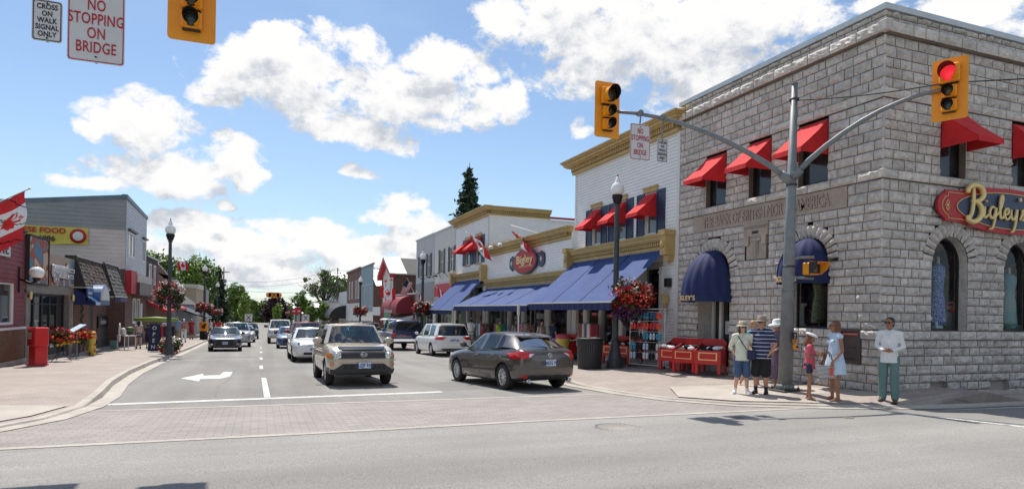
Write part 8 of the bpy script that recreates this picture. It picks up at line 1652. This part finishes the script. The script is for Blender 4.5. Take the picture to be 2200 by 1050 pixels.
# ------------------------------------------------------------------ people (front faces -Y in their own frame, modelled at 1.75 m)
V3 = Vector
def person(label, x, y, rz, h, hz=.1, skin='skin', top=None, bottom=None, shoes='cloth_black', hair='hair_brown', hairl=.12, pose=None, belly=0., hat=None, female=False, glasses=False, vox=.008, socks=None, extra=None, slim=1., dress=None, sleeve=.5, zoff=None, group=None):
    k = h/1.75; rt = root('person', label, 'person', (x, y, g(y)+hz), R(rz), group); rt.scale = (k, k, k)
    J = dict(hipL=(.095, 0, .92), hipR=(-.095, 0, .92), kneeL=(.105, -.015, .50), kneeR=(-.105, -.015, .50), ankL=(.115, .02, .085), ankR=(-.115, .02, .085), toeL=(.135, -.13, .03), toeR=(-.135, -.13, .03),
             shL=(.185, .0, 1.425), shR=(-.185, .0, 1.425), elL=(.245, .03, 1.14), elR=(-.245, .03, 1.14), wrL=(.25, -.05, .89), wrR=(-.25, -.05, .89), neck=(0, .01, 1.49), head=(0, -.02, 1.64), hdL=(0, -.2, -1), hdR=(0, -.2, -1), turn=0., nod=0.)
    J.update(pose or {}); J = {a: (V3(b) if isinstance(b, tuple) else b) for a, b in J.items()}
    w = (.92 if female else 1.)*slim; RH = Matrix.Rotation(R(J['turn']), 3, 'Z') @ Matrix.Rotation(R(J['nod']), 3, 'X'); hc = J['head']
    hp = lambda a, b, c: hc+RH @ V3((a, b, c))
    def torso(m, i=0.):
        m.ell((0, .01, .96), (.165*w+i, .115+i+belly*.3, .13+i*.3), 's'); m.ell((0, -.01-belly*.55, 1.10), (.15*w+i+belly*.45, .105+i+belly, .17), 's'); m.ell((0, .0, 1.27), (.165*w+i, .115+i+belly*.35, .20), 's')
        m.capsule(J['shL'], .062*w+i*.8, (.04, .01, 1.45), .07+i*.5, 's'); m.capsule(J['shR'], .062*w+i*.8, (-.04, .01, 1.45), .07+i*.5, 's')
        if female: m.ell((.07, -.09-i, 1.29), (.06, .055, .06), 's'); m.ell((-.07, -.09-i, 1.29), (.06, .055, .06), 's')
    m = MB(); m.mats = ['s']; torso(m)
    for s_ in 'LR':
        hp_, kn, an, to = J['hip'+s_], J['knee'+s_], J['ank'+s_], J['toe'+s_]; m.capsule(hp_, .088*w, kn, .056*w, 's'); m.capsule(kn, .056*w, kn.lerp(an, .35)+V3((0, .012, 0)), .056*w, 's'); m.capsule(kn.lerp(an, .35), .053*w, an, .034, 's'); he = an+V3((0, .035, -.045)); m.capsule(he, .034, to, .026, 's', flat=.8); m.capsule(an, .036, an.lerp(to, .5), .03, 's')
        sh, e, wr = J['sh'+s_], J['el'+s_], J['wr'+s_]; m.capsule(sh, .052*w, e, .038*w, 's'); m.capsule(e, .039*w, wr, .025*w, 's')
        d = J['hd'+s_].normalized() if J['hd'+s_].length else (wr-e).normalized(); sd = d.cross(V3((1, 0, 0))); sd = (sd if sd.length > .2 else d.cross(V3((0, 0, 1)))).normalized(); nn = d.cross(sd).normalized()*(1 if s_ == 'L' else -1)
        pc = wr+d*.05; m.capsule(wr, .023, pc, .028, 's', flat=.7); m.capsule(pc-sd*.018, .022, pc+sd*.018+d*.01, .022, 's', flat=.7)
        for i in range(4):
            L_f = (.060, .072, .066, .05)[i]; b0 = pc+d*.022+sd*(.027-.018*i); b1 = b0+d*L_f*.5-nn*.008; b2 = b1+d*L_f*.38-nn*.026; m.capsule(b0, .0095, b1, .0088, 's', 8); m.capsule(b1, .0088, b2, .0075, 's', 8)
        t0 = wr+d*.022+sd*.022; m.capsule(t0, .012, t0+d*.035+sd*.022-nn*.01, .010, 's', 8); m.capsule(t0+d*.035+sd*.022-nn*.01, .010, t0+d*.062+sd*.022-nn*.022, .008, 's', 8)
    m.capsule(J['neck']-V3((0, -.01, .06)), .058*w, hp(0, .02, -.06), .052*w, 's')
    m.ell(hp(0, .012, .035), (.077, .098, .088), 's', rot=RH); m.ell(hp(0, -.018, -.035), (.062, .078, .082), 's', rot=RH); m.ell(hp(0, -.055, -.085), (.035, .03, .025), 's', rot=RH)
    m.capsule(hp(0, -.088, .02), .010, hp(0, -.110, -.022), .015, 's', 8)
    for q in (-1, 1): m.ell(hp(q*.078, .015, -.005), (.012, .02, .032), 's', rot=RH)
    m.mats = [skin]; part('body', remesh(m, vox, 3, 'body'), rt)
    near = vox < .012
    if near:
        f = MB(); [f.ell(hp(q*.030, -.093, .018), (.012, .008, .007), 'sign_white', 8, 6, RH) for q in (-1, 1)]; [f.ell(hp(q*.030, -.100, .018), (.006, .005, .006), 'sign_black', 6, 5, RH) for q in (-1, 1)]; [f.capsule(hp(q*.048, -.092, .038), .004, hp(q*.016, -.099, .040), .004, hair, 6) for q in (-1, 1)]; part('eyes', f, rt)
        f = MB(); f.ell(hp(0, -.094, -.052), (.024, .010, .007), 'cloth_coral', 10, 6, RH); part('mouth', f, rt)
    if glasses:
        f = MB(); [f.ell(hp(q*.032, -.104, .016), (.028, .010, .020), 'black_gloss', 10, 6, RH) for q in (-1, 1)]; f.tube([hp(-.01, -.112, .022), hp(.01, -.112, .022)], .004, 'black', 4); [f.tube([hp(q*.06, -.09, .02), hp(q*.08, .02, .02)], .004, 'black', 4) for q in (-1, 1)]; part('sunglasses', f, rt)
    if hair:
        m = MB(); m.ell(hp(0, .028, .052), (.088, .098, .090), hair, rot=RH); m.ell(hp(0, .055, .0), (.080, .072, .09), hair, rot=RH)
        if hairl > .15:
            m.capsule(hp(.05, .05, -.02), .045, hp(.06, .05, -hairl), .035, hair); m.capsule(hp(-.05, .05, -.02), .045, hp(-.06, .05, -hairl), .035, hair); m.capsule(hp(0, .075, 0), .06, hp(0, .08, -hairl), .045, hair); m.capsule(hp(.078, .0, .0), .022, hp(.082, .0, -hairl*.8), .02, hair); m.capsule(hp(-.078, .0, .0), .022, hp(-.082, .0, -hairl*.8), .02, hair)
        part('hair', remesh(m, max(vox, .011), 2, 'hair'), rt)
    if top:
        m = MB(); m.mats = ['s']; torso(m, .016)
        if sleeve:
            for s_ in 'LR':
                sh, e, wr = J['sh'+s_], J['el'+s_], J['wr'+s_]
                if sleeve <= 1: m.capsule(sh, .066*w, sh.lerp(e, sleeve), .056*w, 's')
                else: m.capsule(sh, .060*w, e, .048*w, 's'); m.capsule(e, .048*w, e.lerp(wr, sleeve-1), .037*w, 's')
        m.loft([[(math.cos(2*PI*j/16)*(a+belly*.4), math.sin(2*PI*j/16)*(b_+belly*.8)-.005-belly*.3, z) for j in range(16)] for z, a, b_ in ((.83, .195*w, .15), (.95, .185*w, .14), (1.1, .165*w, .125), (1.25, .165*w, .12))], 's'); m.mats = [top]
        part('shirt', remesh(m, max(vox, .012), 3, 'shirt'), rt)
        if near: f = MB(); [f.capsule((q*.055, -.06, 1.475), .012, (q*.015, -.125, 1.40), .010, top, 6) for q in (-1, 1)]; part('collar', f, rt)
    if dress:
        mt_, zl, wl = dress; m = MB(); m.mats = ['s']; torso(m, .014); m.loft([[(math.cos(2*PI*j/20)*a*(1+.04*math.sin(j*2.5)), math.sin(2*PI*j/20)*a*.80*(1+.05*math.sin(j*3.1)), z) for j in range(20)] for z, a in ((zl, wl), ((zl+1)/2, wl*.92), (1.0, .19), (1.15, .17), (1.28, .165))], 's')
        if sleeve: [m.capsule(J['sh'+s_], .064, J['sh'+s_].lerp(J['el'+s_], min(1, sleeve)), .055, 's') for s_ in 'LR']
        m.mats = [mt_]; part('dress', remesh(m, max(vox, .012), 2, 'dress'), rt)
    if bottom:
        mt_, ln, fl = bottom; m = MB(); m.mats = ['s']; m.ell((0, .01, .95), (.185*w+belly*.3, .14+belly*.4, .12), 's')
        for s_ in 'LR':
            hp_, kn, an = J['hip'+s_], J['knee'+s_], J['ank'+s_]; r0 = .102*w
            if ln <= 1: m.capsule(hp_, r0, hp_.lerp(kn, ln), r0*.86+fl, 's')
            else: m.capsule(hp_, r0, kn, .078*w+fl, 's'); e = kn.lerp(an, ln-1); m.capsule(kn, .078*w+fl, e, .062*w+fl, 's')
            if ln > 1.8: m.ell(an+V3((0, -.01, .0)), (.07, .09, .05), 's')
        m.mats = [mt_]; part('trousers' if ln > 1.6 else 'shorts', remesh(m, max(vox, .012), 3, 'shorts'), rt)
    for s_ in 'LR':
        an, to = J['ank'+s_], J['toe'+s_]; f = MB()
        if shoes:
            if shoes.startswith('sandal'): d = (to-an); d.z = 0; f.capsule(an+V3((0, .04, -.072)), .036, to-V3((0, 0, .018))+d*.15, .034, 'rubber', flat=.35); f.capsule(an.lerp(to, .6)+V3((.035, 0, -.01)), .009, an.lerp(to, .6)+V3((-.035, 0, -.01)), .009, 'hair_brown', 6)
            else: f.capsule(an+V3((0, .035, -.045)), .045, to+V3((0, -.01, .010)), .040, shoes, flat=.95); f.capsule(an+V3((0, .01, -.01)), .045, an.lerp(to, .5), .04, shoes); f.box(min(an.x, to.x)-.045, max(an.x, to.x)+.045, to.y-.05, an.y+.075, -.004, .014, 'sign_white' if shoes == 'cloth_white' else 'rubber')
            part('shoe', f, rt)
        if socks: f = MB(); f.capsule(an+V3((0, 0, .02)), .042, an+(J['knee'+s_]-an)*socks[1], .046, socks[0]); part('sock', f, rt)
    if hat:
        kind, mt_ = hat; f = MB(); c = hp(0, .015, .075); up = RH @ V3((0, 0, 1)); xx = RH @ V3((1, 0, 0)); yy = RH @ V3((0, 1, 0))
        prof = {'bucket': [(.155, -.045), (.15, -.03), (.10, .0), (.094, .07), (.075, .095), (.01, .10)], 'floppy': [(.21, -.06), (.19, -.01), (.105, .01), (.098, .08), (.07, .11), (.01, .115)], 'cap': [(.135, .01), (.14, .03), (.13, .06), (.09, .072), (.01, .075)]}[kind]
        f.loft([[tuple(c+xx*math.cos(2*PI*j/24)*r+yy*math.sin(2*PI*j/24)*r*1.12+up*(z+(.018*math.sin(3*2*PI*j/24) if (i == 0 and kind == 'floppy') else 0))) for j in range(24)] for i, (r, z) in enumerate(prof)], mt_, True, True, True); part('hat', f, rt)
        if kind == 'bucket': f = MB(); f.loft([[tuple(c+xx*math.cos(2*PI*j/20)*.102+yy*math.sin(2*PI*j/20)*.114+up*z) for j in range(20)] for z in (.008, .03)], 'cloth_khaki', True, False); part('hat_band', f, rt)
    return rt, J, k
# near corner group
p, J, k = person('woman in a cream shirt, blue knee shorts and a beige bucket hat', 10.30, 11.95, -32, 1.62, .09, 'skin_pale', 'cloth_cream', ('denim', 1.0, .015), 'cloth_white', 'hair_brown', .2, dict(elL=(.27, .09, 1.17), wrL=(.20, -.08, 1.0), elR=(-.27, .11, 1.16), wrR=(-.17, .10, .98), ankL=(.13, .02, .085), ankR=(-.16, -.0, .085), toeL=(.19, -.12, .03), toeR=(-.20, -.13, .03), turn=10), hat=('bucket', 'cloth_straw'), female=True, glasses=True, sleeve=1.35, slim=1.08, socks=('cloth_white', .12))
f = MB(); f.tube([(-.12, .02, 1.50), (-.09, -.14, 1.38), (.05, -.19, 1.15), (.17, -.15, 1.0), (.12, .13, 1.2), (-.10, .10, 1.46)], .014, 'cloth_black', 6, flat=.5); f.bbox(.10, .30, -.20, -.10, .86, 1.10, 'cloth_navy', .03); o = single('shoulder_bag', f, 'navy bag on a black strap across the woman in the cream shirt', 'bag', world=False); o.location = p.location; o.rotation_euler = p.rotation_euler; o.scale = p.scale
person('blond person in a teal top standing behind the woman in cream', 11.5, 12.95, -20, 1.66, .11, 'skin', 'cloth_teal', ('cloth_black', .45, .01), 'sandal', 'hair_blond', .12, dict(ankL=(.16, .03, .085), ankR=(-.30, .1, .085), kneeR=(-.18, 0, .5), toeL=(.2, -.12, .03), toeR=(-.34, -.04, .03), turn=25, nod=8), female=True, sleeve=.35, slim=.88)
person('stout man in a navy striped polo shirt, black shorts and a khaki sun hat', 10.66, 11.74, -56, 1.74, .09, 'skin', 'polo_stripe', ('cloth_black', .98, .02), 'cloth_black', 'hair_brown', .1, dict(elL=(.29, .05, 1.16), wrL=(.20, -.09, .95), elR=(-.28, .05, 1.15), wrR=(-.20, -.10, .97), hdL=(-.4, -.3, -1), hdR=(.4, -.3, -1), turn=-5), belly=.045, hat=('bucket', 'cloth_khaki'), glasses=True, sleeve=.72, slim=1.16, socks=('cloth_navy', .32))
person('woman in a wide white sun hat and plaid dress, half hidden by the pole', 11.80, 12.45, -105, 1.66, .1, 'skin', None, None, 'sandal', 'hair_brown', .1, dict(wrL=(.18, -.2, 1.0), elL=(.24, .02, 1.15), turn=0, nod=10), female=True, hat=('floppy', 'cloth_white'), dress=('plaid', .30, .24), sleeve=.4)
p, J, k = person('girl in a coral top and white sailor hat, looking down at her hands', 11.05, 10.72, 42, 1.40, .07, 'skin_tan', 'cloth_coral', ('cloth_navy', .35, .01), 'sandal', 'hair_auburn', .2, dict(elL=(.20, .03, 1.16), wrL=(.06, -.22, 1.24), elR=(-.20, .03, 1.16), wrR=(-.04, -.24, 1.20), hdL=(-.6, -.6, .3), hdR=(.6, -.6, .2), ankL=(.10, .04, .085), ankR=(-.13, -.02, .085), nod=22), hat=('cap', 'cloth_white'), sleeve=.6, slim=.84)
p, J, k = person('tanned woman in a pale blue sleeveless dress with sunglasses, holding a striped tote', 11.45, 10.42, -108, 1.70, .06, 'skin_tan', None, None, 'sandal', 'hair_auburn', .24, dict(elL=(.25, .02, 1.12), wrL=(.22, -.16, .90), elR=(-.24, -.02, 1.12), wrR=(-.16, -.20, .88), hdL=(-.2, -.3, -1), hdR=(.1, -.3, -1), turn=-8), female=True, glasses=True, dress=('cloth_lblue', .60, .27), sleeve=0)
f = MB(); rings = [[(math.cos(2*PI*j/20)*a, math.sin(2*PI*j/20)*b, z) for j in range(20)] for z, a, b in ((0, .17, .07), (.02, .19, .08), (.26, .26, .11))]; f.loft(rings, 'tote_stripe', True, False); f.poly(rings[0], 'tote_stripe'); f.loft([[(x*.97, y*.95, z) for x, y, z in r] for r in rings[::-1]], 'cloth_cream', True, False); o = root('tote_bag', 'navy and white striped tote bag with brown handles held by the woman in pale blue', 'bag', (11.22, 10.40, .34), R(-30)); part('bag', f, o)
for q in (-.06, .06): f = MB(); f.tube([(-.10, q, .25), (-.05, q, .48), (0, q*.5, .56), (.05, q, .48), (.10, q, .25)], .010, 'hair_brown', 6); part('handle', f, o)
f = MB(); f.bbox(.02, .08, -.125, -.115, .05, .22, 'petal_orange', .004); part('tag', f, o)
person('man in a white shirt and sage green trousers with dark glasses', 12.40, 9.90, -62, 1.78, .055, 'skin_tan', 'cloth_white', ('cloth_sage', 1.95, .018), 'hair_brown', 'hair_dark', .1, dict(elL=(.25, .04, 1.16), wrL=(.09, -.22, 1.08), elR=(-.25, .04, 1.17), wrR=(-.06, -.23, 1.09), hdL=(-.7, -.5, .1), hdR=(.7, -.5, .1), turn=-14), glasses=True, sleeve=1.9, slim=.92)
f = MB(); f.bbox(-.03, .03, -.012, .012, -.05, .05, 'cloth_white', .008); o = single('folded_paper', f, 'folded white paper in the hands of the man in the white shirt', 'paper', (12.19, 9.77, .94), world=False)
# shoppers under the awnings and walkers on the left
AW = dict(elL=(.22, .0, 1.15), wrL=(.16, -.2, 1.05)); ST = dict(ankL=(.11, -.14, .085), toeL=(.12, -.29, .03), kneeL=(.105, -.1, .5), ankR=(-.11, .2, .1), toeR=(-.12, .07, .03), kneeR=(-.105, .05, .5))
for q in [('man in a white T shirt and grey shorts with his back turned under the awnings', 11.8, 37.2, 150, 1.76, 'skin', 'cloth_white', ('cloth_grey', 1.0, .01), 'hair_dark', .1, AW, .5), ('child in a pink top by the dark rack under the awnings', 11.9, 35.4, 200, 1.28, 'skin', 'cloth_pink', ('denim', .9, .0), 'hair_blond', .2, None, .4), ('person in a lime and orange vest bending by the awning post', 11.7, 32.0, 30, 1.62, 'skin', 'cloth_hivis', ('cloth_black', 1.9, 0), 'hair_dark', .1, AW, .3),
          ('woman with dark glasses in a grey top right of the awning post', 11.9, 30.2, 20, 1.64, 'skin', 'cloth_grey', ('cloth_black', 1.9, 0), 'hair_dark', .22, None, .2), ('woman in a beige blouse with short dark hair, seen over the hatchback', 12.0, 27.2, 10, 1.58, 'skin_pale', 'cloth_beige', ('cloth_black', 1.9, 0), 'hair_dark', .1, AW, 1.5), ('person in a navy top facing the shop, right of the beige blouse', 12.1, 26.2, 110, 1.60, 'skin', 'cloth_navy', ('cloth_navy', 1.9, 0), 'hair_dark', .1, AW, .6), ('person in a pale cap and dark top near the minivan', 11.7, 40.0, 180, 1.66, 'skin', 'cloth_black', ('cloth_black', 1.9, 0), 'hair_brown', .1, None, .5),
          ('long haired girl in denim shorts walking away on the left pavement', -6.3, 41.1, 185, 1.52, 'skin', 'cloth_beige', ('denim', .4, .01), 'hair_dark', .3, ST, .2), ('boy in dark T shirt and shorts walking beside the long haired girl', -5.85, 41.2, 175, 1.36, 'skin_tan', 'cloth_navy', ('cloth_black', .95, .015), 'hair_dark', .1, ST, .5),
          ('person in a white top behind the nearest left lamp', -5.9, 49, 170, 1.66, 'skin', 'cloth_lblue', ('cloth_white', 1, .01), 'hair_brown', .1, ST, .5), ('man in a light blue shirt with brown hair on the left pavement', -5.6, 52.5, 160, 1.84, 'skin', 'cloth_blue', ('cloth_khaki', 1, .01), 'hair_brown', .1, ST, .5), ('person in a brown print top and white trousers with grey hair', -5.35, 54.2, 190, 1.72, 'skin', 'cloth_print', ('cloth_white', 1.7, .01), 'cloth_white', .1, ST, .5), ('woman in a red and white print outfit with a pale hat', -5.7, 64, 180, 1.80, 'skin', 'cloth_red', ('cloth_red', 1.1, .03), 'cloth_straw', .15, ST, .5),
          ('walker in a grey shirt and pale trousers between the left lamps', -5.9, 78, 5, 1.8, 'skin', 'cloth_grey', ('cloth_white', 1.9, 0), 'hair_brown', .1, ST, .5), ('walker in a pale blue top beyond the second left lamp', -5.5, 84, 0, 1.8, 'skin', 'cloth_lblue', ('cloth_khaki', 1, .01), 'hair_brown', .1, ST, .5), ('walker in a red top, left of the far pair', -5.5, 91, 10, 1.8, 'skin', 'cloth_red', ('cloth_navy', 1, .01), 'hair_dark', .1, ST, .5), ('walker in a bright red top, right of the far pair', -4.9, 91.5, -5, 1.8, 'skin', 'red_cloth', ('cloth_khaki', 1, .01), 'hair_blond', .1, ST, .5)]:
    lb, x, y, rz, h, sk, tp, bt_, hr, hl, po, sl = q; person(lb, x, y, rz, h, .26 if x > 0 else .17, sk, tp, bt_, 'cloth_black', hr, hl, po, sleeve=sl, vox=.018 if y < 50 else .03, female='woman' in lb or 'girl' in lb)

gr = random.Random(12)
for i, (x, y) in enumerate([(12.1, 29.2), (12.2, 33.2), (12.1, 35.9), (12.2, 38.9), (12.2, 23.0)]):
    lb = ['rack of bright clothes under the awnings, %s from the camera' % w for w in ['second', 'third', 'fourth', 'fifth', 'first']][i]; rt = root('clothes_rail', lb, 'clothes rail', (x, y, g(y)+.27), R(90), 'clothes rails under the awnings'); f = MB(); f.tube([(-.6, 0, 0), (-.6, 0, 1.5), (.6, 0, 1.5), (.6, 0, 0)], .018, 'chrome', 6); part('frame', f, rt); f = MB()
    for k in range(9): f.bbox(-.52+.125*k, -.44+.125*k, -.2, .2, gr.uniform(.55, .8), 1.45, gr.choice(['cloth_red', 'cloth_lblue', 'floral_green', 'cloth_coral', 'cloth_white', 'cloth_teal', 'cloth_navy', 'petal_orange', 'cloth_print']), .02)
    o = part('garments', f, rt)
